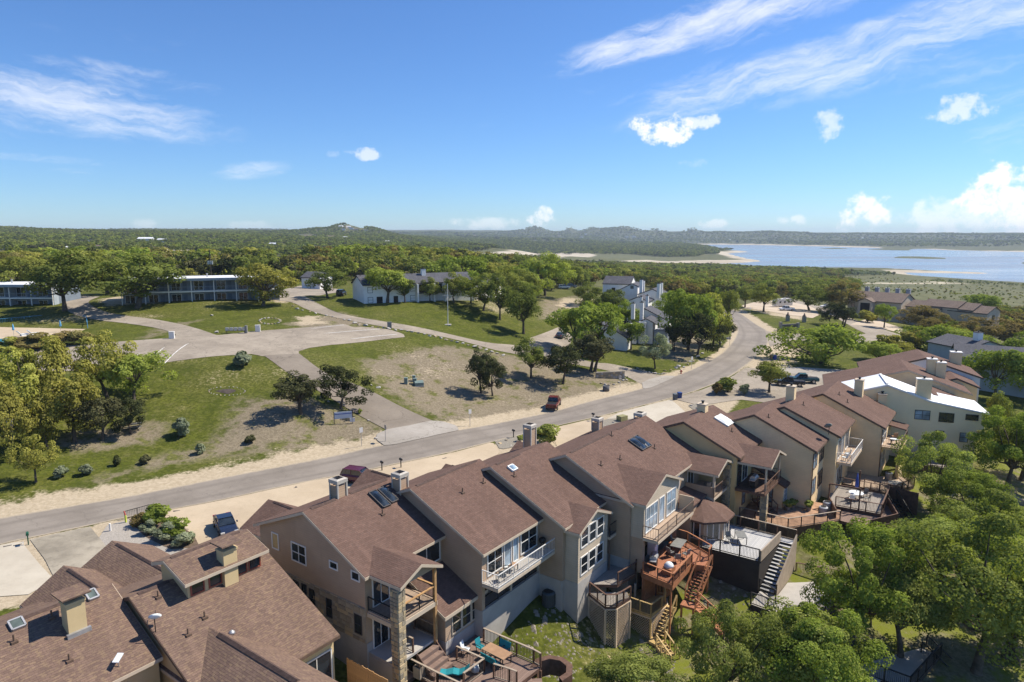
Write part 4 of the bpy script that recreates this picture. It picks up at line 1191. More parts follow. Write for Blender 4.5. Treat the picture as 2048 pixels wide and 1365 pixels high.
M_TANW = plain("tan_paint", (0.36, 0.29, 0.22), 0.12, 2.0, 0.8)
M_RED = plain("red_stain", (0.36, 0.155, 0.075), 0.2, 3.0, 0.65)
M_YWOOD = plain("new_wood", (0.50, 0.35, 0.15), 0.2, 3.0, 0.7)
M_LATT = plain("lattice_paint", (0.62, 0.49, 0.35), 0.1, 2.0, 0.8)
M_DWALL = siding("dark_wall", (0.045, 0.038, 0.034), 0.2, 0.15)
M_RIDGE = plain("ridge_cap", (0.085, 0.055, 0.045), 0.25, 4.0, 0.9)

def crop(ox, oy, s): return lambda x, y: (ox + x / s, oy + y / s)
c1, c2, c3, c4 = crop(0, 1000, 2.926), crop(480, 850, 2.65), crop(900, 800, 3.413), crop(900, 1080, 3.413)
c5, c6, c9, c10, c11 = crop(1300, 740, 4.267), crop(1550, 680, 3.592), crop(1350, 960, 4.096), crop(760, 1200, 5.12), crop(1700, 680, 5.687)

class Unit:
    """a building with its own axes: u along the ridge, w towards the street (rear is -w)"""
    def __init__(s, name, ang, ox, oy, label, cat="house", group=None, oz=0.0):
        a = math.radians(ang)
        s.o = np.array([ox, oy, 0.0]); s.uv = np.array([math.cos(a), math.sin(a), 0]); s.wv = np.array([-math.sin(a), math.cos(a), 0])
        s.ang = a
        s.root = empty(name, (ox, oy, 0), a, label, cat, group)
        for du in (0, 5): BUILT.append((ox + s.uv[0] * du, oy + s.uv[1] * du, 9))
        s.roof = None
    def loc(s, p):
        q = np.asarray(p, float) - s.o
        return Vector((q @ s.uv, q @ s.wv, q[2]))
    def world(s, u, w, z): p = s.o + s.uv * u + s.wv * w; return Vector((p[0], p[1], z))
    def Z(s, px, z): return s.loc(at_z(px[0], px[1], z))
    def _pl(s, px, n, v):
        d = sight(*px); t = (v - (CAMP - s.o) @ n) / (d @ n); return s.loc(CAMP + d * t)
    def U(s, px, u): return s._pl(px, s.uv, u)
    def W(s, px, w_): return s._pl(px, s.wv, w_)
    def R(s, px):
        """point on the rear roof slope"""
        (wr, zr), (wb, zb) = s.slope
        k = (zr - zb) / (wr - wb)
        n = np.array([0, 0, 1.0]) - k * s.wv
        d = sight(*px); t = (zr - k * wr - (CAMP - s.o) @ n) / (d @ n)
        return s.loc(CAMP + d * t)
    # ---- shells
    def gable(s, axis, a0, a1, prof, base, roof_m, wall_m, trim_m=None, rake=0.28, oh=0.38, th=0.2, wall_to=None, main=False, wall=True):
        fn = (lambda a, t, z: (a, t, z)) if axis == "u" else (lambda a, t, z: (t, a, z))
        (tf, zf), (tr, zr), (tb, zb) = prof
        sg = 1 if tf > tr else -1
        tp = [(tf, zf), (tr, zr), (tb, zb)]
        rp = tp + [(t_, z - th) for t_, z in tp[::-1]]
        o = MB().extrude(rp, fn, a0 - rake, a1 + rake).build("roof", roof_m, s.root)
        if trim_m:
            fp = [(t_, z - 0.03) for t_, z in tp] + [(t_, z - 0.24) for t_, z in tp[::-1]]
            mb = MB()
            for e, d in ((a0 - rake, -0.035), (a1 + rake, 0.035)): mb.extrude(fp, fn, min(e, e + d), max(e, e + d))
            for t_, z, d in ((tf, zf, sg), (tb, zb, -sg)):
                q = [(t_, z - .04), (t_ + d * .035, z - .04), (t_ + d * .035, z - .24), (t_, z - .24)]
                mb.extrude(q, fn, a0 - rake - .03, a1 + rake + .03)
            mb.build("fascia", trim_m, s.root)
        if wall:
            kf, kb = (zr - zf) / abs(tf - tr), (zr - zb) / abs(tb - tr)
            wf, wb = tf - sg * oh, tb + sg * oh
            if wall_to is not None: wb = wall_to
            wp = [(wf, base), (wf, zr - abs(wf - tr) * kf - th + .01), (tr, zr - th + .01), (wb, zr - abs(wb - tr) * kb - th + .01), (wb, base)]
            MB().extrude(wp, fn, a0, a1).build("wall", wall_m, s.root)
        if main: s.roof, s.slope, s.prof = o, ((tr, zr), (tb, zb)), tp
        return o
    def block(s, u0, u1, w0, w1, z0, z1, m, name="wall"):
        return MB().box(u0, u1, w0, w1, z0, z1).build(name, m, s.root)
    # ---- openings.  face: 'U' wall at u = v seen from -u ; 'W' wall at w = v seen from -w ; 'F' wall at w = v seen from +w
    def opening(s, face, v, a0, a1, z0, z1, nx=1, ny=2, trim=M_WTRIM, glass=None, name="window", fw=0.09, bar=0.05, sill=False):
        glass = glass or M_GLASS
        a0, a1 = min(a0, a1), max(a0, a1); z0, z1 = min(z0, z1), max(z0, z1)
        sg = 1 if face == "F" else -1
        def B(mb, p0, p1, q0, q1, d0, d1):
            lo, hi = v + sg * min(d0, d1), v + sg * max(d0, d1)
            lo, hi = min(lo, hi), max(lo, hi)
            if face == "U": mb.box(lo, hi, p0, p1, q0, q1)
            else: mb.box(p0, p1, lo, hi, q0, q1)
        mb = MB()
        B(mb, a0 - fw, a0, z0 - fw, z1 + fw, -.02, .055); B(mb, a1, a1 + fw, z0 - fw, z1 + fw, -.02, .055)
        B(mb, a0, a1, z1, z1 + fw, -.02, .055); B(mb, a0, a1, z0 - fw, z0, -.02, .06)
        for i in range(1, nx):
            c = a0 + (a1 - a0) * i / nx; B(mb, c - bar / 2, c + bar / 2, z0, z1, -.02, .045)
        for i in range(1, ny):
            c = z0 + (z1 - z0) * i / ny; B(mb, a0, a1, c - bar / 2, c + bar / 2, -.02, .038)
        o = mb.build(name, trim, s.root)
        p = MB(); B(p, a0, a1, z0, z1, -.02, .012)
        p.build("pane", glass, o)
        return o
    def win(s, face, v, pa, pb, **k):
        f = s.U if face == "U" else s.W
        A, B_ = f(pa, v), f(pb, v)
        i = 1 if face == "U" else 0
        return s.opening(face, v, A[i], B_[i], A[2], B_[2], **k)
    # ---- roof furniture
    def skylight(s, q, frame=None, glass=None, h=0.16, dome=False):
        frame = frame or M_METAL; glass = glass or M_GLASSB
        P = [s.R(p) for p in q]
        (wr, zr), (wb, zb) = s.slope
        k = (zr - zb) / (wr - wb); n = Vector((0, -k, 1)).normalized()
        u0, u1 = min(p[0] for p in P), max(p[0] for p in P); w0, w1 = min(p[1] for p in P), max(p[1] for p in P)
        def pt(u, w_, d): return Vector((u, w_, zr + (w_ - wr) * k)) + n * d
        mb = MB()
        for a, b in (((u0, w0), (u1, w0)), ((u1, w0), (u1, w1)), ((u1, w1), (u0, w1)), ((u0, w1), (u0, w0))):
            mb.bar(pt(*a, h / 2), pt(*b, h / 2), 0.09, h, up=tuple(n))
        o = mb.build("skylight", frame, s.root)
        if dome:
            uc, wc = (u0 + u1) / 2, (w0 + w1) / 2; nu = 8; g = MB(); rows = []
            for i in range(nu + 1):
                fu = i / nu
                rows.append([pt(u0 + (u1 - u0) * fu, w0 + (w1 - w0) * j / 4, h * .8 + .22 * math.sin(math.pi * j / 4) * min(1, 3 * fu, 3 * (1 - fu))) for j in range(5)])
            for i in range(nu):
                for j in range(4): g.poly([rows[i][j], rows[i + 1][j], rows[i + 1][j + 1], rows[i][j + 1]])
            g.build("dome", glass, o, smooth=True)
        else:
            MB().poly([pt(u0, w0, h * .8), pt(u1, w0, h * .8), pt(u1, w1, h * .8), pt(u0, w1, h * .8)]).build("pane", glass, o)
    def pipes(s, pxs, m=None):
        for px in pxs:
            p = s.R(px)
            mb = MB().tube([p - Vector((0, 0, .15)), p + Vector((0, 0, .42))], .05, 8)
            mb.box(p[0] - .16, p[0] + .16, p[1] - .16, p[1] + .16, p[2] - .1, p[2] + .06)
            mb.build("vent_pipe", m or M_BTRIM, s.root)
    def ridge(s, u0, u1, w_=None, z=None, m=None):
        tr, zr = (s.slope[0] if w_ is None else (w_, z))
        MB().extrude([(tr - .17, zr - .06), (tr, zr + .055), (tr + .17, zr - .06)], lambda a, t, z_: (a, t, z_), u0, u1).build("ridge_vent", m or M_RIDGE, s.roof)
    def chimney(s, u, w_, z0, z1, su=0.9, sw=0.9, wall=None, style="hood", trim=None):
        wall = wall or M_TAUPE; trim = trim or M_TRIM
        zt = z1 - (0.58 if style == "hood" else 0.06)
        o = MB().box(u - su / 2, u + su / 2, w_ - sw / 2, w_ + sw / 2, z0, zt).build("chimney", wall, s.root)
        mb = MB()
        if style == "hood":
            for a in (-1, 1):
                for b in (-1, 1):
                    mb.box(u + a * su / 2 - .06, u + a * su / 2 + .06, w_ + b * sw / 2 - .06, w_ + b * sw / 2 + .06, z0 + .2, zt + .2)
            h, k = su / 2 + .08, sw / 2 + .08
            for (x0, x1, y0, y1) in ((-h, h, -k, -k + .07), (-h, h, k - .07, k), (-h, -h + .07, -k + .07, k - .07), (h - .07, h, -k + .07, k - .07)):
                mb.box(u + x0, u + x1, w_ + y0, w_ + y1, zt + .17, zt + .44)
            for a, b in (((-h, -k), (h, -k)), ((h, -k), (h, k)), ((h, k), (-h, k)), ((-h, k), (-h, -k))):
                A, B_ = Vector((u + a[0], w_ + a[1], zt + .44)), Vector((u + b[0], w_ + b[1], zt + .44))
                c = Vector((u, w_, zt + .64))
                mb.poly([A, B_, B_.lerp(c, .38), A.lerp(c, .38)])
            mb.build("chimney_cap", M_CAP, o)
            MB().tube([(u, w_, zt - .02), (u, w_, zt + .3)], .16, 10).build("flue", M_METAL, o)
        elif style == "pots":
            for k in (-.25, .25):
                MB().tube([(u + k * su, w_, zt), (u + k * su, w_, zt + .35)], .14, 10).build("flue", M_BLACK, o)
            mb.box(u - su / 2 - .06, u + su / 2 + .06, w_ - sw / 2 - .06, w_ + sw / 2 + .06, zt - .12, zt + .02); mb.build("chimney_cap", trim, o)
        else:
            mb.box(u - su / 2 - .05, u + su / 2 + .05, w_ - sw / 2 - .05, w_ + sw / 2 + .05, zt - .1, zt + .03); mb.build("chimney_cap", trim, o)
            MB().tube([(u, w_, zt), (u, w_, zt + .28)], .13, 10).tube([(u, w_, zt + .28), (u, w_, zt + .34)], .2, 10).build("flue", M_BLACK, o)
        return o
    def balcony(s, u0, u1, w0, w1, z, floor_m, rail_m, sides="wab", th=0.28, trim=None, solid=(), h=1.05):
        """slab from w0 (wall) out to w1; sides: w outer, a at u0, b at u1"""
        o = MB().box(u0, u1, w1, w0, z - .06, z).build("balcony", floor_m, s.root)
        t_ = MB().box(u0 - .02, u1 + .02, w1 - .03, w0 - .01, z - th, z - .065); t_.build("balcony_beam", trim or M_TRIM, o)
        mb = MB()
        runs = {"w": ((u0, w1), (u1, w1)), "a": ((u0, w0), (u0, w1)), "b": ((u1, w0), (u1, w1))}
        for k in sides:
            a, b = runs[k]
            if k in solid:
                MB().bar((a[0], a[1], z + h / 2), (b[0], b[1], z + h / 2), .12, h).build("parapet", s.wall_m, o)
                continue
            railing_mb(mb, [Vector((a[0], a[1], z)), Vector((b[0], b[1], z))], h, bal=.21, wd=.045)
        if mb.v: r = mb.build("railing", rail_m, o); r["kind"] = "stuff"
        return o
def railing_mb(mb, pts, h=1.0, bal=.13, wd=.07, post=1.9, rail=True):
    for a, b in zip(pts[:-1], pts[1:]):
        L = (b - a).length; n = max(1, round(L / post))
        for i in range(n + 1):
            p = a.lerp(b, i / n); mb.box(p.x - wd / 2, p.x + wd / 2, p.y - wd / 2, p.y + wd / 2, p.z, p.z + h)
        up = Vector((0, 0, 1))
        mb.bar(a + up * h, b + up * h, wd * 1.3, .05); mb.bar(a + up * .12, b + up * .12, .04, .05)
        m = int(L / bal)
        for i in range(1, m):
            p = a.lerp(b, i / m); mb.box(p.x - .008, p.x + .008, p.y - .008, p.y + .008, p.z + .12, p.z + h)
    return mb
def stone_field(parent, face, v, a0, a1, z0, z1, seed, holes=(), size=(0.35, 0.9), hgt=(0.25, 0.45), n_max=150):
    """irregular laid limestone blocks, each its own piece"""
    rng = random.Random(seed); z = z0; shapes = []
    for k in range(6):
        j = lambda: rng.uniform(-.04, .04)
        pts = [(-.5 + j(), -.5 + j()), (.5 + j(), -.5 + j()), (.5 + j(), .5 + j()), (-.5 + j(), .5 + j())]
        mb = MB(); d = 1.0
        f = [Vector((0, p, q)) for p, q in pts]; g = [Vector((-d, p * .93, q * .93)) for p, q in pts]
        mb.poly(g[::-1])
        for i in range(4): mb.poly([f[i], f[(i + 1) % 4], g[(i + 1) % 4], g[i]][::-1])
        shapes.append(mb.mesh("stone", M_STONE))
    cnt = 0
    while z < z1 - .05:
        h = min(rng.uniform(*hgt), z1 - z); a = a0
        while a < a1 - .05:
            w_ = min(rng.uniform(*size), a1 - a)
            if not any(a + w_ / 2 > x0 and a + w_ / 2 < x1 and z + h / 2 > y0 and z + h / 2 < y1 for x0, x1, y0, y1 in holes) and cnt < n_max:
                d = rng.uniform(.03, .07)
                ca, cz = a + w_ / 2, z + h / 2
                sw_, sz = w_ - .035, h - .035
                if face == "U": inst("stone", shapes[rng.randrange(6)], parent, (v, ca, cz), (0, 0, 0), (d, sw_, sz))
                elif face == "W": inst("stone", shapes[rng.randrange(6)], parent, (ca, v, cz), (0, 0, math.pi / 2), (d, sw_, sz))
                elif face == "V": inst("stone", shapes[rng.randrange(6)], parent, (v, ca, cz), (0, 0, math.pi), (d, sw_, sz))
                cnt += 1
            a += w_
        z += h
def stone_post(s, u, w_, z0, z1, half=.36, seed=1):
    o = MB().box(u - half, u + half, w_ - half, w_ + half, z0, z1).build("stone_column", M_MORTAR, s.root)
    for f, v, c in (("U", u - half, w_), ("W", w_ - half, u)):
        stone_field(o, f, v, c - half, c + half, z0, z1, seed, size=(.3, .5), hgt=(.22, .4), n_max=60)
    return o
def garage(s, u0, u1, ridge_u, zr, ze, w0, w1, roof_m, wall_m, trim, base=0.0):
    s.gable("w", w0, w1, [(u0, ze), (ridge_u, zr), (u1, ze)], base, roof_m, wall_m, trim)
    r = MB().extrude([(ridge_u - .15, zr - .05), (ridge_u, zr + .05), (ridge_u + .15, zr - .05)], lambda a, t, z_: (t, a, z_), w0, w1 - .6).build("ridge_cap", M_RIDGE, s.root)
    s.opening("F", w1, ridge_u - 1.3, ridge_u + 1.3, base + .1, base + 2.2, nx=4, ny=4, trim=M_WTRIM, glass=M_WTRIM, name="garage_door")
ROW = "townhouses of the brown-roofed row"

# ------------------------------------------------------------------ the row of townhouses, near to far
# A: tan house at the lower left, right half with the raised monitor roof
A = Unit("townhouse", 54, -22.84, 38.19, "tan townhouse with a raised windowed roof monitor, nearest right half", "townhouse", ROW); A.wall_m = M_BEIGE
A.gable("u", 0, 8.5, [(9.0, 3.7), (0, 7.5), (-8.2, 3.55)], -2.0, M_ROOFA, M_BEIGE, M_BTRIM, main=True, rake=.2)
# monitor
A.gable("u", 2.5, 7.6, [(1.9, 8.2), (.35, 8.75), (-2.1, 7.95)], 5.6, M_ROOFA, M_BEIGE, M_TRIM, rake=.35, oh=.45, th=.16)
MB().extrude([(.2, 8.7), (.35, 8.82), (.5, 8.7)], lambda a, t, z_: (a, t, z_), 2.6, 7.4).build("ridge_vent", M_RIDGE, A.roof)
for u in (2.75, 3.95, 5.75, 6.75): A.opening("W", -1.65, u, u + .75, 6.85, 7.55, nx=1, ny=1, trim=M_RTRIM)
A.ridge(0.3, 2.2)
A.chimney(5.25, -1.6, 6.0, 9.0, .95, .8, M_BEIGE, "plain", M_BEIGE)
MB().box(4.55, 5.95, -2.3, -.9, 9.32, 9.42).build("chimney_lid", M_ROOFA, A.root)
# cross gable lower right
cgz = 5.63
pa, pb = A.Z(c1(1225, 745), cgz), A.Z(c1(1610, 1000), cgz)
A.gable("w", -13.0, -3.0, [(pa[0] - 2.6, cgz - 1.55), (pa[0], cgz), (pa[0] + 2.6, cgz - 1.55)], -2.2, M_ROOFA, M_BEIGE, M_TRIM)
MB().extrude([(pa[0] - .2, cgz - .08), (pa[0], cgz + .06), (pa[0] + .2, cgz - .08)], lambda a, t, z_: (t, a, z_), -12.4, -5.0).build("ridge_vent", M_RIDGE, A.root)
A.pipes([c1(925, 570), c1(1197, 690), c1(1100, 790)])
def mushroom(s, px, r=.16):
    p = s.R(px); MB().lathe([(r * .8, p[2] - .1), (r * .8, p[2] + .12), (r * 1.3, p[2] + .14), (r * 1.2, p[2] + .24), (r * .6, p[2] + .33), (.02, p[2] + .36)], 12, (p[0], p[1])).build("roof_vent", M_METAL, s.root, smooth=True)
mushroom(A, c1(1357, 795))
A.opening("W", -7.85, 6.0, 8.2, -.4, 2.6, nx=2, ny=1, trim=M_WTRIM, name="sliding_door")
garage(A, 2.6, 8.6, 5.5, 4.6, 3.0, 4.0, 15.3, M_ROOFA, M_BEIGE, M_TRIM)
# left half
B0 = Unit("townhouse", 54, -22.84, 38.19, "tan townhouse cut by the lower left corner, with a capped chimney and two roof windows", "townhouse", ROW); B0.wall_m = M_BEIGE
B0.gable("u", -15, -.3, [(9.5, 4.3), (2.05, 7.75), (-3.6, 5.05)], -2.0, M_ROOFA, M_BEIGE, M_TRIM, main=True, rake=.05)
pa = B0.R(c1(0, 830)); pb = B0.Z(c1(60, 1035), 6.0)
B0.gable("w", -9, 3.0, [(pb[0] - 5.0, 3.6), (pb[0], 6.0), (pb[0] + 5.0, 3.6)], -2.0, M_ROOFA, M_BEIGE, M_TRIM)
MB().extrude([(pb[0] - .2, 5.92), (pb[0], 6.06), (pb[0] + .2, 5.92)], lambda a, t, z_: (t, a, z_), -8.4, 1.0).build("ridge_vent", M_RIDGE, B0.root)
q0, q1 = B0.W(c1(130, 690), 2.05), B0.W(c1(350, 600), 2.05)
B0.ridge(q0[0], q1[0])
p = B0.R(c1(455, 770))
B0.chimney(p[0], p[1] + .3, p[2] - 1, p[2] + 1.9, .95, .8, M_BEIGE, "plain", M_BEIGE)
MB().extrude([(p[0] - .75, p[2] + 2.2), (p[0] + .75, p[2] + 2.2), (p[0] + .75, p[2] + 2.28), (p[0] - .75, p[2] + 2.28)], lambda a, t, z_: (t, a, z_), p[1] - .4, p[1] + 1.1).build("chimney_lid", M_ROOFA, B0.root)
MB().box(p[0] - .62, p[0] + .62, p[1] - .28, p[1] - .1, p[2] - .18, p[2] + .12).build("chimney_flashing", M_METAL, B0.root)
B0.skylight([c1(45, 722), c1(120, 695), c1(150, 738), c1(72, 770)], glass=M_PANE); B0.skylight([c1(495, 552), c1(545, 528), c1(578, 570), c1(525, 592)], glass=M_PANE)
B0.pipes([c1(82, 832), c1(405, 942), c1(303, 688)])
def front_pt(s, px):
    (tf, zf), (tr, zr) = s.prof[0], s.prof[1]
    k = (zf - zr) / (tf - tr); n = np.array([0, 0, 1.0]) - k * s.wv
    d = sight(*px); t_ = (zr - k * tr - (CAMP - s.o) @ n) / (d @ n); return s.loc(CAMP + d * t_)
p = front_pt(B0, c1(210, 592)); MB().lathe([(.12, p[2] - .15), (.14, p[2] + .05), (.1, p[2] + .12), (.02, p[2] + .14)], 12, (p[0], p[1])).build("roof_vent", M_METAL, B0.root, smooth=True)
garage(B0, -1.6, 4.4, 1.35, 4.7, 2.9, 8.0, 13.6, M_ROOFA, M_BEIGE, M_TRIM)
garage(B0, -9.0, -3.0, -6.0, 4.7, 2.9, 8.0, 13.6, M_ROOFA, M_BEIGE, M_TRIM)
MB().extrude([(7.5, 4.2), (12.5, 3.3), (12.5, 3.1), (7.5, 4.0)], lambda a, t, z_: (a, t, z_), -15, 1.2).build("porch_roof", M_ROOFA, B0.root)
B0.block(-14.8, 1.0, 8.0, 11.8, -1, 3.2, M_BEIGE)
for k in range(3): B0.opening("W", -3.22, -5.6 + k * 1.25, -4.6 + k * 1.25, .9, 4.2, nx=1, ny=2, trim=M_TRIM)

# u1
u1 = Unit("townhouse", 54, -14.72, 46.29, "taupe townhouse whose shaded gable wall has a stone base and six windows", "townhouse", ROW); u1.wall_m = M_TAUPE
u1.gable("u", 0, 8.0, [(6.2, 6.95), (0, 9.5), (-6.34, 6.45)], 1.35, M_ROOF, M_TAUPE, M_TRIM, main=True)
u1.block(-.02, 8.0, -6.0, 5.6, -4.0, 1.34, M_FOUND, "foundation")
holes = [(1.15, 2.1, 2.2, 3.75), (.25, 1.1, 2.0, 3.8), (-.7, .2, 1.9, 3.7), (-2.6, -1.7, 1.8, 3.6), (-5.7, -4.6, 1.6, 3.4)]
sw = MB().box(-.03, .05, -5.94, 5.5, 1.36, 3.95).build("stone_wall", M_MORTAR, u1.root)
stone_field(sw, "U", -.03, -5.94, 5.5, 1.36, 3.95, 4, holes, size=(.35, .85), hgt=(.28, .5), n_max=170)
u1.win("U", 0, c2(172, 572), c2(205, 660), nx=1, ny=1, glass=M_BLIND)
u1.win("U", 0, c2(275, 622), c2(350, 742), nx=2, ny=2); u1.win("U", 0, c2(478, 722), c2(516, 768), ny=1); u1.win("U", 0, c2(594, 775), c2(632, 828), ny=1)
for a, b in (((284, 822), (311, 908)), ((329, 842), (354, 942)), ((369, 868), (398, 972)), ((459, 918), (488, 1022)), ((609, 1003), (646, 1112))):
    u1.win("U", -.035, c2(*a), c2(*b), trim=M_DTRIM, ny=2, fw=.05)
u1.chimney(3.25, .35, 8.2, 10.95, .85, .85, M_TAUPE)
u1.skylight([c2(683, 370), c2(715, 352), c2(795, 425), c2(762, 442)], frame=M_DTRIM, glass=M_GLASS, dome=True); u1.skylight([c2(735, 345), c2(765, 333), c2(833, 405), c2(803, 418)], frame=M_DTRIM, glass=M_GLASS, dome=True)
u1.pipes([c2(755, 475)]); u1.ridge(.4, 2.6); u1.ridge(4.0, 7.8)
# rear porch with its own gable on a stone column
u1.gable("w", -8.95, -5.2, [(.12, 6.46), (2.1, 7.3), (4.15, 6.42)], 5.4, M_ROOF, M_TAUPE, M_TRIM, wall=False)
MB().extrude([(0.2, 6.3), (2.05, 7.05), (3.95, 6.3), (3.95, 6.15), (.2, 6.15)], lambda a, t, z_: (t, a, z_), -8.8, -8.66).build("porch_gable", M_TAUPE, u1.root)
bal = MB().box(.15, 4.0, -8.75, -5.97, 3.62, 3.74).build("porch_floor", M_DECKT, u1.root)
MB().box(.1, 4.05, -8.8, -5.98, 3.3, 3.61).build("porch_beam", M_TRIM, bal)
r = railing_mb(MB(), [Vector((.2, -6.0, 3.74)), Vector((.2, -8.3, 3.74))], 1.0, .12, .06); railing_mb(r, [Vector((.8, -8.7, 3.74)), Vector((3.9, -8.7, 3.74)), Vector((3.95, -6.0, 3.74))], 1.0, .12, .06)
o = r.build("railing", M_BLACK, bal); o["kind"] = "stuff"
MB().bar((.8, -8.7, 4.78), (3.95, -8.7, 4.78), .14, .07).bar((3.95, -8.7, 4.78), (3.95, -6, 4.78), .14, .07).build("handrail", M_POSTW, bal)
stone_post(u1, .45, -8.6, -1.2, 6.15, .34, 3)
MB().box(3.8, 4.0, -8.8, -8.6, -.6, 6.3).build("porch_post", M_POSTW, u1.root)
u1.opening("W", -5.97, .7, 2.1, 3.8, 5.9, nx=2, ny=1, name="glass_door", trim=M_WTRIM); u1.opening("W", -5.97, 2.6, 3.6, 4.3, 5.8, trim=M_WTRIM)
u1.opening("W", -5.97, 4.6, 7.4, 4.6, 6.15, nx=2, ny=1, name="sliding_window", trim=M_WTRIM)
MB().box(.1, 4.2, -8.6, -6.0, .55, .72).build("patio_slab", M_FOUND, u1.root)
MB().box(.08, .35, -8.6, -6.0, -4, .54).build("patio_wall", M_FOUND, u1.root)
u1.opening("W", -6.0, .6, 1.9, .75, 2.9, nx=2, ny=1, name="glass_door", trim=M_WTRIM); u1.opening("W", -6.0, 2.3, 3.6, .75, 2.9, nx=2, ny=1, name="glass_door", trim=M_WTRIM)
# low rear wing
MB().extrude([(-5.0, 4.75), (-9.45, 2.55), (-9.45, 2.35), (-5.0, 4.55)], lambda a, t, z_: (a, t, z_), 4.1, 8.9).build("wing_roof", M_ROOF, u1.root)
MB().extrude([(-9.45, 2.53), (-9.49, 2.53), (-9.49, 2.27), (-9.45, 2.27)], lambda a, t, z_: (a, t, z_), 4.07, 8.93).extrude([(-5.0, 4.73), (-9.45, 2.53), (-9.45, 2.27), (-5.0, 4.47)], lambda a, t, z_: (a, t, z_), 4.06, 4.1).build("wing_fascia", M_TRIM, u1.root)
MB().extrude([(-5.9, .3), (-5.9, 4.1), (-9.1, 2.5), (-9.1, .3)], lambda a, t, z_: (a, t, z_), 4.5, 8.6).build("wing_wall", M_TAUPE, u1.root)
u1.block(4.48, 8.62, -9.12, -5.9, -4, .29, M_FOUND, "wing_foundation")
for k in range(3): u1.opening("W", -9.1, 5.25 + k * 1.1, 6.15 + k * 1.1, .6, 2.05, nx=1, ny=2, trim=M_TRIM)
u1.gable("w", -5.2, -3.4, [(1.2, 6.92), (2.1, 7.3), (3.0, 6.92)], 5.4, M_ROOF, M_TAUPE, None, wall=False, rake=0)
garage(u1, 3.2, 9.2, 6.2, 5.0, 3.3, 4.6, 13.6, M_ROOF, M_TAUPE, M_TRIM)

# u2
u2 = Unit("townhouse", 54, -7.76, 50.79, "taupe townhouse with a long white railed balcony over a concrete base wall", "townhouse", ROW); u2.wall_m = M_TAUPE
u2.gable("u", 0, 8.1, [(6.2, 6.9), (0, 9.5), (-7.25, 6.13)], 3.3, M_ROOF, M_TAUPE, M_TRIM, main=True)
u2.block(.02, 8.1, -5.2, 5.8, -1, 3.29, M_TAUPE)
u2.block(0, .35, -6.86, -5.21, 1.4, 3.29, M_TAUPE, "end_wall"); u2.block(0, 8.1, -6.9, -5.22, -4, 1.38, M_FOUND, "foundation")
u2.balcony(0.0, 7.7, -6.88, -8.35, 3.65, M_FOUND, M_WTRIM, "wab")
for u in (.1, 3.6, 7.4): MB().box(u, u + .2, -6.85, -6.65, 1.38, 3.28).build("porch_post", M_TRIM, u2.root)
r = railing_mb(MB(), [Vector((.3, -6.75, 1.38)), Vector((7.5, -6.75, 1.38))], .95, .12, .05); o = r.build("patio_railing", M_BLACK, u2.root); o["kind"] = "stuff"
u2.opening("W", -5.2, 1.0, 3.2, 1.45, 3.1, nx=2, ny=1, name="glass_door"); u2.opening("W", -5.2, 4.4, 6.6, 1.45, 3.1, nx=2, ny=1, name="glass_door")
for a, b, nx_, ny_, nm in ((.7, 2.4, 2, 2, "window"), (2.75, 3.55, 1, 1, "glass_door"), (3.9, 4.5, 1, 1, "glass_door"), (4.95, 7.1, 2, 2, "window")):
    u2.opening("W", -6.87, a, b, 3.75 if nm != "window" else 3.95, 5.75, nx=nx_, ny=ny_, name=nm, glass=M_GLASSB if nm != "window" else M_GLASS)
u2.chimney(.25, 1.6, 7.5, 10.4, .85, .85, M_TAUPE); p = u2.W((1062, 895), .6); u2.chimney(p[0], .75, 7.8, u2.W((1061, 846), .75)[2], .85, .85, M_TAUPE)
u2.pipes([c3(85, 635), c3(227, 565)]); u2.ridge(.4, 7.9)
u2.skylight([(1e3 * 0 + 896, 905), (902, 903), (909, 908), (903, 911)]) if False else None
garage(u2, 6.6, 12.0, 9.4, 5.0, 3.3, 4.0, 15.6, M_ROOF, M_TAUPE, M_TRIM)

# u3
u3 = Unit("townhouse", 54, -1.66, 55.74, "taupe townhouse with a gabled rear bay holding two storeys of windows", "townhouse", ROW); u3.wall_m = M_TAUPE
u3.gable("u", 0, 8.2, [(6.2, 6.9), (0, 9.5), (-7.48, 5.96)], 1.2, M_ROOF, M_TAUPE, M_TRIM, main=True)
u3.block(-.02, 8.2, -7.0, 5.8, -4.5, 1.19, M_FOUND, "foundation")
u3.gable("w", -8.3, -3.6, [(.1, 5.6), (2.9, 6.75), (5.6, 5.6)], 1.2, M_ROOF, M_SAND, M_TRIM, oh=.3)
u3.block(.38, 5.3, -8.32, -7.0, -4.5, 1.19, M_FOUND, "bay_foundation")
for z0 in (1.75, 4.1):
    for k in range(3): u3.opening("W", -8.3, .85 + k * 1.3, 1.85 + k * 1.3, z0, z0 + 1.45, nx=1, ny=2)
u3.balcony(5.35, 8.0, -7.1, -8.5, 3.4, M_DECKG, M_BLACK, "wb"); u3.opening("W", -7.1, 5.9, 7.6, 3.5, 5.4, nx=2, ny=1, name="glass_door")
MB().box(7.85, 8.0, -8.5, -8.35, -.2, 5.8).build("porch_post", M_TRIM, u3.root)
MB().tube([(5.42, -8.45, 5.4), (5.42, -8.45, -2.8)], .06, 8).build("downspout", M_BTRIM, u3.root)
u3.pipes([c3(437, 520)]); u3.skylight([c3(395, 460), c3(425, 448), c3(455, 478), c3(425, 490)], frame=M_WTRIM, glass=M_GLASSB, dome=True); u3.ridge(.5, 4.0)
p = u3.W((1194, 875), 1.2); u3.chimney(p[0], 1.2, 7.4, u3.W((1194, 834), 1.2)[2], .85, .85, M_TAUPE)
garage(u3, 5.0, 10.6, 7.8, 5.0, 3.4, 4.0, 12.0, M_ROOF, M_TAUPE, M_TRIM)

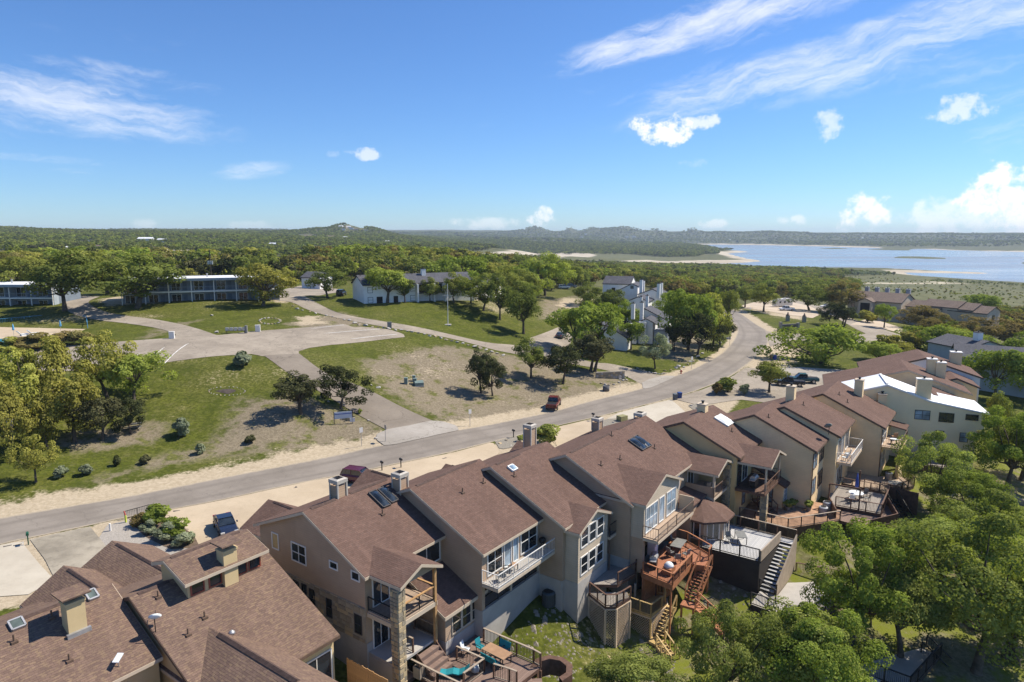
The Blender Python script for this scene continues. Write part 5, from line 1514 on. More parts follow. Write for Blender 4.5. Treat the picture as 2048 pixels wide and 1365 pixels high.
# u4, a double width one
u4 = Unit("townhouse", 54, 4.96, 58.95, "widest taupe townhouse with a big gabled bay, white windows and an octagonal sunroom", "townhouse", ROW); u4.wall_m = M_TAUPE
u4.gable("u", 0, 16.0, [(6.2, 6.9), (0, 9.5), (-6.7, 6.3)], 1.2, M_ROOF, M_TAUPE, M_TRIM, main=True)
u4.block(-.02, 16.0, -6.3, 5.8, -3.5, 1.19, M_FOUND, "foundation")
u4.gable("w", -7.5, -2.2, [(-.05, 6.5), (4.0, 8.1), (8.0, 6.5)], 3.3, M_ROOF, M_SAND, M_TRIM, oh=.3)
u4.block(.25, 7.7, -6.32, -6.0, .2, 3.3, M_DARK, "wall_shade_panel"); MB().box(.25, .6, -7.5, -6.0, .2, 3.29).build("pier", M_TAUPE, u4.root); MB().box(7.4, 7.7, -7.5, -6.0, .2, 3.29).build("pier", M_TAUPE, u4.root)  # near-black panel paints the shade under the bay over the wall
u4.balcony(.1, 7.9, -7.51, -8.9, 3.55, M_DECKT, M_BTRIM, "wa"); MB().box(7.88, 8.0, -8.9, -7.5, 3.2, 4.9).build("parapet", M_SAND, u4.root)
for a, b, nx_, ny_, nm in ((.6, 2.9, 3, 2, "window"), (3.4, 4.3, 1, 1, "glass_door"), (5.0, 6.9, 2, 2, "window")):
    u4.opening("W", -7.5, a, b, 3.75, 5.9, nx=nx_, ny=ny_, name=nm, trim=M_WTRIM, glass=M_GLASSB)
# porch at right
u4.gable("w", -9.4, -3.6, [(12.1, 5.95), (14.6, 6.9), (17.0, 5.95)], 5.0, M_ROOF, M_SAND, M_TRIM, wall=False)
MB().extrude([(12.4, 5.85), (14.6, 6.7), (16.7, 5.85)], lambda a, t, z_: (t, a, z_), -9.25, -9.1).build("porch_gable", M_SAND, u4.root)
u4.balcony(12.3, 16.6, -6.35, -9.3, 3.5, M_DECKT, M_BTRIM, "w", solid="a"); MB().box(12.3, 12.45, -9.3, -6.35, 3.5, 4.5).build("parapet", M_TAUPE, u4.root)
MB().box(12.3, 12.5, -9.3, -9.1, 3.5, 5.8).build("porch_post", M_TRIM, u4.root); MB().box(12.3, 12.5, -9.3, -9.1, .3, 3.2).build("porch_post", M_TRIM, u4.root)
stone_post(u4, 16.5, -9.15, -1.5, 5.8, .36, 8)
u4.opening("W", -6.32, 9.2, 10.6, 4.0, 5.6, nx=2); u4.opening("W", -6.32, 12.9, 14.4, 3.6, 5.6, nx=2, ny=1, name="glass_door")
# octagonal sunroom
oc, orad = (11.4, -8.6), 2.5
ring = [(oc[0] + orad * math.cos(math.radians(22.5 + 45 * k)), oc[1] + orad * math.sin(math.radians(22.5 + 45 * k))) for k in range(8)]
mb = MB()
for k in range(8):
    a, b = ring[k], ring[(k + 1) % 8]; mb.poly([(a[0], a[1], .3), (b[0], b[1], .3), (b[0], b[1], 2.4), (a[0], a[1], 2.4)])
mb.build("sunroom_wall", M_TAUPE, u4.root)
R8 = [(oc[0] + (orad + .45) * math.cos(math.radians(22.5 + 45 * k)), oc[1] + (orad + .45) * math.sin(math.radians(22.5 + 45 * k))) for k in range(8)]
mb = MB()
for k in range(8):
    a, b = R8[k], R8[(k + 1) % 8]
    mb.poly([(a[0], a[1], 2.35), (b[0], b[1], 2.35), (oc[0], oc[1] + .4, 3.75)]); mb.poly([(b[0], b[1], 2.35), (a[0], a[1], 2.35), (a[0], a[1], 2.15), (b[0], b[1], 2.15)])
mb.poly([(p[0], p[1], 2.15) for p in R8][::-1]); mb.build("sunroom_roof", M_ROOF, u4.root)
for k in (3, 4, 5, 6):
    a, b = Vector((*ring[k], 0)), Vector((*ring[(k + 1) % 8], 0)); d = (b - a).normalized(); n = Vector((d.y, -d.x, 0))
    if n.dot(Vector((a.x - oc[0], a.y - oc[1], 0))) < 0: n = -n
    f = MB(); g = MB()
    p0, p1 = a + d * .35 + n * .02, b - d * .35 + n * .02
    for z in (.45, 2.2): f.bar(p0 + Vector((0, 0, z)), p1 + Vector((0, 0, z)), .08, .1)
    for p in (p0, p1, (p0 + p1) / 2): f.bar(p + Vector((0, 0, .4)), p + Vector((0, 0, 2.25)), .08)
    o = f.build("window", M_WTRIM, u4.root); g.poly([p0 + Vector((0, 0, .45)), p1 + Vector((0, 0, .45)), p1 + Vector((0, 0, 2.2)), p0 + Vector((0, 0, 2.2))]); g.build("pane", M_GLASS, o)
MB().extrude([(-6.0, 4.2), (-8.6, 3.75), (-8.6, 3.6), (-6.0, 4.0)], lambda a, t, z_: (a, t, z_), 8.2, 12.2).build("sunroom_link_roof", M_ROOF, u4.root)
u4.block(8.6, 12.2, -8.4, -6.33, -3, 3.3, M_TAUPE, "link_wall")
u4.skylight([c3(1217, 283), c3(1245, 265), c3(1345, 330), c3(1315, 348)], frame=M_DTRIM, glass=M_GLASS, dome=True); u4.skylight([c3(1252, 260), c3(1277, 250), c3(1372, 315), c3(1345, 332)], frame=M_DTRIM, glass=M_GLASS, dome=True)
u4.pipes([c3(1160, 405), c3(1030, 445), c3(1395, 330), c3(1102, 243)]); u4.ridge(.5, 8.0); u4.ridge(9.6, 13.6)
p = u4.W((1279, 863), .5); u4.chimney(p[0], .5, 8.4, u4.W((1279, 824), .5)[2], .9, .9, M_TAUPE)
garage(u4, 9.4, 15.2, 12.3, 5.0, 3.4, 4.0, 14.0, M_ROOF, M_TAUPE, M_TRIM)

# u5 yellow
u5 = Unit("townhouse", 54, 18.11, 69.67, "yellow stucco townhouse with a covered rear porch on a stone column", "townhouse", ROW); u5.wall_m = M_YELLOW
u5.gable("u", 0, 8.6, [(5.6, 7.2), (0, 9.5), (-6.1, 6.7)], -2.0, M_ROOF, M_YELLOW, M_BTRIM, main=True, rake=.12)
u5.gable("w", -8.8, -3.0, [(.2, 6.2), (3.0, 7.3), (5.6, 6.2)], 5, M_ROOF, M_YELLOW, M_TRIM, wall=False)
MB().extrude([(.5, 6.1), (3.0, 7.1), (5.3, 6.1)], lambda a, t, z_: (t, a, z_), -8.62, -8.5).build("porch_gable", M_CREAM, u5.root)
u5.balcony(-.3, 5.3, -5.75, -8.7, 3.55, M_BROWN, M_BROWN, "wb", trim=M_BROWN, h=.95)
MB().tube([(.6, -8.5, 3.3), (.6, -8.5, 6.1)], .11, 10).build("porch_post", M_TRIM, u5.root); MB().tube([(5.2, -8.55, 3.3), (5.2, -8.55, 6.1)], .1, 10).build("porch_post", M_TRIM, u5.root)
stone_post(u5, .75, -8.4, -1.5, 3.25, .3, 12)
u5.opening("W", -5.72, .4, 1.5, 3.7, 5.7, nx=2, ny=3, trim=M_DTRIM); u5.opening("W", -5.72, 2.0, 3.6, 3.6, 5.6, nx=2, ny=1, name="glass_door", trim=M_WTRIM); u5.opening("W", -5.72, 2.4, 3.3, .9, 2.4, nx=1, ny=2, trim=M_BTRIM, glass=M_GLASSB)
# low wing at right
MB().extrude([(-5.2, 4.55), (-9.3, 2.6), (-9.3, 2.4), (-5.2, 4.35)], lambda a, t, z_: (a, t, z_), 5.5, 10.0).build("wing_roof", M_ROOF, u5.root)
MB().extrude([(-5.7, -2), (-5.7, 4.05), (-9.0, 2.5), (-9.0, -2)], lambda a, t, z_: (a, t, z_), 5.7, 9.8).build("wing_wall", M_CREAM, u5.root)
u5.opening("U", 5.7, -7.9, -7.0, .6, 2.3, nx=1, ny=2, trim=M_BTRIM, glass=M_GLASSB)
for k in range(3): u5.opening("W", -9.0, 6.1 + 1.15 * k, 7.05 + 1.15 * k, .5, 2.1, nx=2, ny=3, trim=M_WTRIM, glass=M_GLASSB)
u5.skylight([c5(550, 412), c5(575, 403), c5(680, 475), c5(658, 485)], frame=M_WTRIM, glass=M_ROOFW, dome=True); u5.skylight([c5(583, 395), c5(605, 388), c5(705, 460), c5(683, 470)], frame=M_WTRIM, glass=M_ROOFW, dome=True)
u5.pipes([c5(697, 525)])
p = u5.W((1404, 843), .1); u5.chimney(p[0], .1, 8.2, p[2] + 2.1, .95, .95, M_CREAM, "plain")
garage(u5, 3.5, 9.5, 6.5, 4.8, 3.3, 4.0, 10.5, M_ROOF, M_YELLOW, M_BTRIM)
MB().extrude([(4.6, 7.4), (9.6, 4.6), (9.6, 4.4), (4.6, 7.2)], lambda a, t, z_: (a, t, z_), -5.0, 3.0).build("front_roof", M_ROOF, u5.root)

# u6 cream
u6 = Unit("townhouse", 54, 26.57, 72.57, "cream townhouse with the largest plain lap-sided gable wall and stacked end windows", "townhouse", ROW); u6.wall_m = M_CREAM
u6.gable("u", 0, 7.4, [(6.2, 6.8), (0, 9.5), (-6.6, 6.55)], -1.5, M_ROOF, M_CREAM, M_BTRIM, main=True, rake=.15)
for z0 in (1.5, 4.4): u6.opening("W", -6.22, .4, 2.0, z0, z0 + 1.6, nx=2, ny=2, trim=M_BTRIM, glass=M_GLASSB); u6.opening("W", -6.22, 3.2, 5.2, z0, z0 + 1.6, nx=2, ny=2, trim=M_BTRIM)
u6.pipes([c5(1010, 405)]); MB().tube([(-.07, -6.3, 6.2), (-.07, -6.3, -.3)], .06, 8).build("downspout", M_BTRIM, u6.root)
# u7
u7 = Unit("townhouse", 54, 31.24, 76.06, "cream townhouse with a narrow white balcony and a dish on its roof edge", "townhouse", ROW); u7.wall_m = M_CREAM
u7.gable("u", 0, 8.2, [(6.0, 7.0), (0, 9.5), (-6.1, 7.0)], -1.0, M_ROOF, M_CREAM, M_BTRIM, main=True, rake=.15)
u7.balcony(.5, 7.6, -5.75, -7.2, 3.9, M_DECKT, M_WTRIM, "wab", trim=M_TRIM)
for a, b, nm in ((.9, 2.6, "window"), (3.2, 4.1, "glass_door"), (5.0, 6.8, "window")): u7.opening("W", -5.73, a, b, 4.1, 6.2, nx=2, ny=1, name=nm, trim=M_WTRIM)
u7.opening("W", -5.73, 1.2, 4.2, .6, 2.8, nx=3, ny=1, name="sliding_door")
u7.pipes([c5(1308, 300)]); p = u7.W((1581, 802), .4); u7.chimney(p[0], .4, 8.0, p[2] + 1.9, .95, .95, M_CREAM, "plain")
garage(u7, 16.6, 23.0, 19.8, 5.0, 3.3, 6.5, 15.5, M_ROOF, M_CREAM, M_BTRIM) if False else None
garage(u6, 3.0, 9.6, 6.3, 5.0, 3.2, 4.0, 13.0, M_ROOF, M_CREAM, M_BTRIM); garage(u7, 5.0, 11.0, 8.0, 5.0, 3.2, 4.0, 12.0, M_ROOF, M_CREAM, M_BTRIM)
MB().extrude([(4.6, 7.2), (10.2, 4.4), (10.2, 4.2), (4.6, 7.0)], lambda a, t, z_: (a, t, z_), -6.0, 2.0).build("front_roof", M_ROOF, u7.root)
# u8
u8 = Unit("townhouse", 54, 38.52, 82.44, "cream townhouse beside the white roofed house, with a sunny balcony over a walled patio", "townhouse", ROW); u8.wall_m = M_CREAM
u8.gable("u", 0, 8.9, [(6.0, 6.9), (0, 9.5), (-7.1, 6.3)], -1.0, M_ROOF, M_CREAM, M_BTRIM, main=True, rake=.15)
u8.balcony(.6, 6.4, -6.75, -8.8, 3.8, M_DECKT, M_BTRIM, "wa", trim=M_BEIGE)
for u, w_ in ((.7, -8.7), (3.4, -8.7), (6.2, -8.7)): MB().box(u, u + .3, w_, w_ + .3, .2, 3.5).build("porch_post", M_BEIGE, u8.root)
u8.block(.5, 6.4, -8.8, -8.6, -1, 1.2, M_BEIGE, "patio_wall")
MB().extrude([(-6.4, 5.3), (-8.7, 4.9), (-8.7, 4.75), (-6.4, 5.15)], lambda a, t, z_: (a, t, z_), 6.0, 8.8).build("porch_roof", M_ROOF, u8.root)
for a, b in ((.5, 1.7), (2.4, 4.0)): u8.opening("W", -6.72, a, b, 4.0, 5.8, nx=2, ny=2, trim=M_WTRIM); u8.opening("W", -6.72, a, b, .9, 2.7, nx=2, ny=2, trim=M_WTRIM)
MB().tube([(-.07, -6.8, 6.0), (-.07, -6.8, .2)], .06, 8).build("downspout", M_BTRIM, u8.root)
u8.pipes([c6(460, 395), c6(520, 450)]); p = u8.R((1717, 790)); u8.chimney(p[0], p[1], p[2] - 1, p[2] + 2.1, 1.0, 1.0, M_CREAM, "plain")
MB().extrude([(4.6, 7.2), (10.5, 4.3), (10.5, 4.1), (4.6, 7.0)], lambda a, t, z_: (a, t, z_), -6.0, 6.0).build("front_roof", M_ROOF, u8.root)
u8.block(-5.8, 5.8, 5.0, 10.0, -.5, 4.2, M_CREAM, "front_wall")

# u9 white roof
u9 = Unit("townhouse", 69, 49.28, 87.55, "large cream house with a bright white two-slope roof and five dark windows", "townhouse", ROW); u9.wall_m = M_CREAM
u9.gable("u", 0, 7.2, [(6.5, 7.4), (0, 9.5), (-5.2, 7.7)], 6.2, M_ROOFW, M_BEIGE, M_WTRIM, main=True, rake=.12, oh=.02, wall=False)
MB().extrude([(-5.2, 7.7), (-11.6, 6.65), (-11.6, 6.5), (-5.2, 7.52)], lambda a, t, z_: (a, t, z_), -.12, 7.3).build("lower_roof", M_ROOFW, u9.root)
MB().extrude([(6.2, -2), (6.2, 7.3), (0, 9.35), (-5.2, 7.5), (-11.15, 6.5), (-11.15, 4.4), (-10.4, 4.4), (-10.4, -3)], lambda a, t, z_: (a, t, z_), 0, 7.0).build("wall", plain("house_cream", (0.88, 0.72, 0.46), .05, .4, .9), u9.root)
for a, b, nx_, ny_, g_ in (((745, 800), (900, 910), 2, 2, M_GLASSB), ((1020, 830), (1172, 940), 2, 1, M_GLASS), ((1323, 850), (1452, 918), 1, 1, M_GLASS), ((980, 1034), (1056, 1136), 1, 1, M_GLASS), ((1255, 1060), (1330, 1162), 1, 2, M_GLASSB)):
    u9.win("U", 0, c11(*a), c11(*b), nx=nx_, ny=ny_, trim=M_DTRIM, glass=g_, fw=.06)
p = u9.U(c11(840, 575), .6); u9.chimney(.9, p[1], 6.6, p[2] + 1.55, .9, 1.7, M_CREAM, "plain", M_WTRIM)
p = u9.U(c11(360, 720), -.5); u9.chimney(-.45, p[1], 3.0, p[2] + 1.3, .8, 1.0, M_CREAM, "plain")
MB().bar((.5, -5.2, 7.78), (6.8, -5.2, 7.78), .25, .08).build("roof_seam", M_WTRIM, u9.root); MB().bar((.1, 0, 9.56), (7, 0, 9.56), .3, .08).build("ridge_cap", M_WTRIM, u9.root)
# u10
u10 = Unit("townhouse", 67, 57.55, 97.21, "cream townhouse with paired chimneys behind the white roofed house", "townhouse", ROW); u10.wall_m = M_CREAM
u10.gable("u", 0, 9.0, [(11.0, 6.2), (0, 9.5), (-8.1, 6.65)], 0, M_ROOF, M_CREAM, M_TRIM, main=True, rake=.15)
u10.gable("u", -7.0, 0, [(4.0, 6.0), (-2.4, 7.6), (-6.0, 6.3)], 0, M_ROOF, M_CREAM, M_DTRIM, rake=.1)
for px, k in ((c11(920, 380), 1.2), (c11(1020, 420), 1.2)): p = u10.R(px); u10.chimney(p[0], p[1], p[2] - 1, p[2] + 2.3, 1.1, 1.3, M_CREAM, "plain", M_WTRIM)
u10.skylight([c6(612, 230), c6(660, 215), c6(690, 225), c6(640, 240)]) if False else None
garage(u10, -6, 0.2, -3, 5.4, 3.8, 8, 15, M_ROOF, M_CREAM, M_TRIM)
# u11
u11 = Unit("townhouse", 67, 65.75, 106.83, "white end townhouse with blue shade in its wall colour and a dark trimmed gable", "townhouse", ROW); u11.wall_m = M_SHADEW
u11.gable("u", 0, 9.0, [(9.0, 6.6), (0, 9.5), (-8.0, 6.92)], -2, M_ROOF, M_SHADEW, M_DTRIM, main=True, rake=.12)
u11.gable("u", -6.0, 0, [(1.0, 6.3), (-3.4, 7.7), (-6.5, 6.5)], 0, M_ROOF, M_CREAM, M_DTRIM, rake=.1)
p = u11.R((1910, 727)); u11.chimney(p[0], p[1], p[2] - 1, p[2] + 2.0, 1.3, 1.6, M_CREAM, "plain", M_WTRIM)
garage(u11, -4, 2.2, -1, 5.4, 3.8, 6, 14, M_ROOF, M_SHADEW, M_DTRIM)

# ------------------------------------------------------------------ decks behind the row
UP = Vector((0, 0, 1))
class Deck:
    def __init__(s, un, u, w_, z, label, name="deck", cat="deck", group="rear decks of the row"):
        s.un = un; s.off = Vector((u, w_, z))
        s.root = empty(name, un.world(u, w_, z), un.ang, label, cat, group)
    def put(s, mb, name, mat, kind=None, parent=None):
        o = mb.build(name, mat, parent or s.root)
        if parent is None: o.location = -s.off
        if kind: o["kind"] = kind
        return o
    def floor(s, poly, z, mat, th=.22, edge=None):
        mb = MB(); mb.poly([(u, w_, z) for u, w_ in poly])
        ar = sum(a[0] * b[1] - b[0] * a[1] for a, b in zip(poly, poly[1:] + poly[:1]))
        if ar < 0: mb = MB().poly([(u, w_, z) for u, w_ in poly[::-1]]); poly = poly[::-1]
        s.put(mb, "platform", mat)
        eb = MB()
        for a, b in zip(poly, poly[1:] + poly[:1]): eb.poly([(a[0], a[1], z - th), (b[0], b[1], z - th), (b[0], b[1], z - .004), (a[0], a[1], z - .004)])
        eb.poly([(u, w_, z - th) for u, w_ in poly[::-1]])
        s.put(eb, "rim_joist", edge or mat)
    def rail(s, pts, post_m, bal_m=None, h=1.0, bal=.125, post=1.7, wd=.1, cap=None):
        pts = [Vector(p) for p in pts]
        pm = MB().box(-wd / 2, wd / 2, -wd / 2, wd / 2, 0, h + .04).mesh("post", post_m)
        b_ = MB(); r_ = MB()
        for a, b in zip(pts[:-1], pts[1:]):
            L = (b - a).length; n = max(1, round(L / post))
            for i in range(n + 1):
                inst("post", pm, s.root, a.lerp(b, i / n) - s.off)
            r_.bar(a + UP * (h + .05), b + UP * (h + .05), .14, .045); r_.bar(a + UP * .1, b + UP * .1, .05, .07)
            m = int(L / bal)
            for i in range(1, m):
                p = a.lerp(b, i / m); b_.box(p.x - .012, p.x + .012, p.y - .012, p.y + .012, p.z + .1, p.z + h)
        s.put(r_, "handrail", cap or post_m)
        if b_.v: s.put(b_, "balusters", bal_m or M_BLACK, "stuff")
    def posts(s, uws, z0, z1, mat, wd=.14):
        pm = MB().box(-wd / 2, wd / 2, -wd / 2, wd / 2, 0, z1 - z0).mesh("support_post", mat)
        for u, w_ in uws: inst("support_post", pm, s.root, Vector((u, w_, z0)) - s.off)
    def skirt(s, pts, z0, z1, mat, name="skirt_wall"):
        mb = MB()
        for a, b in zip(pts[:-1], pts[1:]): mb.bar((a[0], a[1], (z0 + z1) / 2), (b[0], b[1], (z0 + z1) / 2), .1, z1 - z0)
        return s.put(mb, name, mat)
    def lattice(s, a, b, z0, z1, mat, gap=.16):
        a, b = Vector((a[0], a[1], z0)), Vector((b[0], b[1], z0)); d = b - a; L = d.length; d.normalize(); H = z1 - z0
        mb = MB(); n = Vector((d.y, -d.x, 0)) * .012
        for sg, o_ in ((1, n), (-1, -n)):
            c = -H
            while c < L + H:
                x0, z_0, x1, z_1 = (c, 0, c + H, H) if sg > 0 else (c + H, 0, c, H)
                t0, t1 = 0.0, 1.0; dx = x1 - x0
                ta, tb = (0 - x0) / dx, (L - x0) / dx
                t0, t1 = max(t0, min(ta, tb)), min(t1, max(ta, tb))
                if t1 - t0 > .01:
                    p = a + d * (x0 + dx * t0) + UP * (H * t0) + o_; q = a + d * (x0 + dx * t1) + UP * (H * t1) + o_
                    mb.bar(p, q, .018, .045, up=tuple(n.normalized()))
                c += gap * 1.414
        for p, q in ((a, a + UP * H), (b, b + UP * H), (a, b), (a + UP * H, b + UP * H)): mb.bar(p, q, .09, .09)
        s.put(mb, "lattice", mat, "stuff")
    def stairs(s, top, bot, width, n, tread_m, side_m, rails=None, closed=0.05):
        top, bot = Vector(top), Vector(bot); d = bot - top; h = Vector((d.x, d.y, 0)).normalized(); sd = Vector((-h.y, h.x, 0)) * width / 2
        run = Vector((d.x, d.y, 0)).length / n
        ang = math.atan2(h.y, h.x)
        tm = MB().box(-.01, run + .03, -width / 2, width / 2, -closed, 0).mesh("tread", tread_m)
        for i in range(n):
            p = top + Vector((d.x, d.y, 0)) * (i / n) + UP * (d.z * (i + 1) / (n + 1))
            inst("tread", tm, s.root, p - s.off, (0, 0, ang))
        mb = MB()
        for k in (-1, 1): mb.bar(top + sd * k - UP * .12, bot + sd * k - UP * .12, .06, .28)
        s.put(mb, "stringer", side_m)
        if rails:
            mb = MB(); bb = MB()
            for k in (-1, 1):
                a, b = top + sd * k, bot + sd * k
                mb.bar(a + UP * .95, b + UP * .95, .12, .06)
                for i in range(4): p = a.lerp(b, i / 3); mb.bar(p, p + UP * .95, .09)
                m = int((b - a).length / .2)
                if rails != "open":
                    for i in range(1, m): p = a.lerp(b, i / m); bb.bar(p + UP * .05, p + UP * .92, .025)
            s.put(mb, "stair_rail", side_m)
            if bb.v: s.put(bb, "stair_balusters", M_BLACK, "stuff")
# ---- deck of u1
def poly_px(un, pts, z): return [tuple(un.Z(p, z)[:2]) for p in pts]
d1 = Deck(u1, 5.5, -11, -.7, "brown deck with teal chairs below the low wing of the stone based townhouse")
Z1 = -.7
e = [u1.Z(c10(*p), Z1) for p in ((1062, 425), (1575, 650), (1645, 690), (1400, 880), (940, 1060), (590, 890), (225, 700))]
d1.floor([(8.6, -9.2), (e[0][0], e[0][1]), (e[1][0], e[1][1]), (e[2][0], e[2][1]), (e[3][0], e[3][1]), (e[4][0], e[4][1]), (e[5][0], e[5][1]), (e[6][0], e[6][1]), (.4, -9.1), (.4, -8.9), (4.4, -8.9), (4.4, -9.2)], Z1, M_DECKB, .25, M_BROWN)
d1.rail([e[0], e[1], e[2]], M_BROWN, cap=M_TANW); d1.rail([e[6], e[5], e[4]], M_BROWN, cap=M_TANW)
m0, m1_, m2_ = (u1.Z(c10(*p), Z1) for p in ((785, 615), (1065, 745), (855, 900))); d1.rail([m0, m1_, m2_], M_BROWN, cap=M_TANW)
m3, m4, m5 = (u1.Z(c10(*p), Z1) for p in ((1165, 800), (1325, 850), (1400, 880)))
d1.rail([m3, m4, m5], M_BROWN, cap=M_TANW)
d1.posts([(e[1][0], e[1][1]), (e[2][0], e[2][1]), (e[5][0], e[5][1]), (e[4][0], e[4][1]), (e[6][0], e[6][1])], -5.0, Z1 - .25, M_BROWN)
d1.stairs((2.9, -8.7, .72), (2.9, -10.3, Z1), 1.9, 4, M_DECKB, M_BROWN, None, .3)
d1.rail([(1.85, -8.5, .72), (1.85, -6.4, .72)], M_BROWN, cap=M_TANW); d1.rail([(3.95, -8.6, .72), (3.95, -6.6, .72)], M_BROWN, cap=M_TANW)
# round end planter bench at the right
pb_ = u1.Z(c10(1760, 760), Z1 - .4)
d1.stairs((e[3][0] + .3, e[3][1] + .6, Z1), (e[3][0] + 1.6, e[3][1] - 1.0, Z1 - .7), 1.6, 3, M_DECKB, M_BROWN, None, .3)
ring = [(pb_[0] + 1.5 * math.cos(t), pb_[1] + 1.5 * math.sin(t)) for t in [math.radians(a) for a in range(-120, 121, 40)]]
ring2 = [(pb_[0] + 1.05 * math.cos(t), pb_[1] + 1.05 * math.sin(t)) for t in [math.radians(a) for a in range(-120, 121, 40)]]
mb = MB()
for i in range(len(ring) - 1):
    a, b, c, d_ = ring[i], ring[i + 1], ring2[i + 1], ring2[i]
    mb.poly([(*a, Z1 + .05), (*b, Z1 + .05), (*c, Z1 + .05), (*d_, Z1 + .05)]); mb.poly([(*b, Z1 + .05), (*a, Z1 + .05), (*a, Z1 - 1.4), (*b, Z1 - 1.4)]); mb.poly([(*d_, Z1 + .05), (*c, Z1 + .05), (*c, Z1 - 1.2), (*d_, Z1 - 1.2)])
d1.put(mb, "bench", M_BROWN)
# ---- u3 weathered deck on lattice
d3 = Deck(u3, 4, -9.8, .3, "weathered grey deck standing on tall tan lattice")
Z3, ZL = .3, -.35
d3.floor([(5.4, -7.1), (9.0, -7.1), (9.6, -9.3), (6.2, -10.6), (3.6, -10.2), (2.4, -8.35), (5.4, -8.35)], Z3, M_DECKG, .25, M_BROWN)
d3.floor([(2.1, -8.35), (1.04, -10.5), (1.6, -11.2), (3.4, -11.5), (4.4, -10.45), (3.55, -10.2), (2.4, -8.4)], ZL, M_DECKG, .25, M_BROWN)
d3.rail([(2.0, -8.5, ZL), (1.04, -10.5, ZL), (1.6, -11.2, ZL), (3.4, -11.5, ZL)], M_BROWN, post=1.2); d3.rail([(3.7, -10.2, Z3), (6.2, -10.6, Z3), (9.6, -9.3, Z3)], M_BROWN)
zb = -4.1
for a, b, zt in (((1.04, -10.5), (2.0, -8.4), ZL), ((1.6, -11.2), (1.04, -10.5), ZL), ((3.4, -11.5), (1.6, -11.2), ZL), ((4.6, -10.5), (3.4, -11.5), ZL), ((9.5, -9.4), (8.0, -9.9), Z3)): d3.lattice(a, b, zb, zt - .25, M_LATT)
d3.posts([(2.0, -8.5), (1.04, -10.5), (1.6, -11.2), (3.4, -11.5), (6.2, -10.6), (9.5, -9.3)], zb - .6, ZL - .25, M_LATT)
# ---- new yellow wood landing and stair
dy = Deck(u4, 0, -8.5, -2.0, "low new yellow wood landing with a zigzag stair to the yard")
ZY = -2.0
dy.floor([(-.7, -6.4), (-2.0, -7.5), (-2.0, -9.4), (.5, -9.65), (1.8, -8.9), (1.4, -6.6)], ZY, M_DECKY, .22, M_YWOOD)
dy.rail([(-1.2, -7.0, ZY), (-2.0, -7.5, ZY), (-2.0, -9.4, ZY), (-.3, -9.6, ZY)], M_YWOOD, post=1.2); dy.rail([(1.5, -9.1, ZY), (1.8, -8.9, ZY), (1.6, -7.4, ZY)], M_YWOOD, post=1.2)
for a, b in (((-2.0, -9.4), (-2.0, -7.5)), ((.5, -9.65), (-2.0, -9.4)), ((1.7, -9.2), (.7, -9.7))): dy.lattice(a, b, -4.6, ZY - .22, M_LATT)
dy.posts([(-2.0, -7.5), (-2.0, -9.4), (.5, -9.65), (1.8, -8.9)], -5.0, ZY - .22, M_YWOOD)
dy.stairs((.75, -9.95, ZY), (-1.5, -9.95, -3.85), 1.0, 9, M_YWOOD, M_YWOOD, "open")
dy.floor([(-1.5, -9.4), (-2.5, -9.5), (-2.7, -10.4), (-1.6, -10.5)], -3.9, M_DECKY, .2, M_YWOOD)
dy.stairs((-2.3, -10.45, -3.9), (-2.9, -12.0, -4.8), 1.0, 5, M_YWOOD, M_YWOOD, "full")
# ---- red deck
dr = Deck(u4, 4, -9, .5, "red stained deck with a table and a covered grill")
ZR = .6
dr.floor([(.3, -7.3), (7.7, -7.3), (7.5, -8.6), (6.1, -11.4), (4.0, -11.6), (3.6, -10.55), (-.77, -10.67), (-.3, -7.7)], ZR, M_DECKR, .5, M_RED)
dr.rail([(-.3, -7.8, ZR), (-.77, -10.67, ZR), (3.7, -10.55, ZR)], M_RED, h=.95); dr.rail([(5.2, -11.5, ZR), (6.1, -11.4, ZR), (7.5, -8.6, ZR), (7.6, -7.4, ZR)], M_RED, h=.95)
dr.posts([(-.2, -7.8), (-.65, -10.5), (3.7, -10.4), (6.0, -11.2), (7.4, -8.7)], -4.4, ZR - .5, M_RED)
dr.skirt([(-.2, -7.9), (3.6, -8.6), (7.3, -8.8)], -3.6, ZR - .5, M_RED, "storage_wall"); dr.put(MB().box(1.0, 1.1, -8.5, -8.4, -1.9, .0).box(1.9, 2.0, -8.65, -8.55, -1.9, .0).bar((1.0, -8.5, 0), (2.0, -8.65, 0), .1), "storage_door", M_BROWN)
dr.stairs((4.55, -11.5, ZR), (1.75, -11.35, -1.7), 1.1, 12, M_RED, M_RED, "open")
dr.floor([(1.8, -10.7), (.7, -10.8), (.8, -12.0), (1.9, -12.0)], -1.75, M_DECKR, .2, M_RED)
dr.stairs((1.3, -12.0, -1.75), (1.7, -14.4, -3.5), 1.1, 9, M_RED, M_RED, "open")
dr.posts([(.8, -10.9), (.85, -11.9), (1.8, -11.9)], -4.6, -1.9, M_RED)
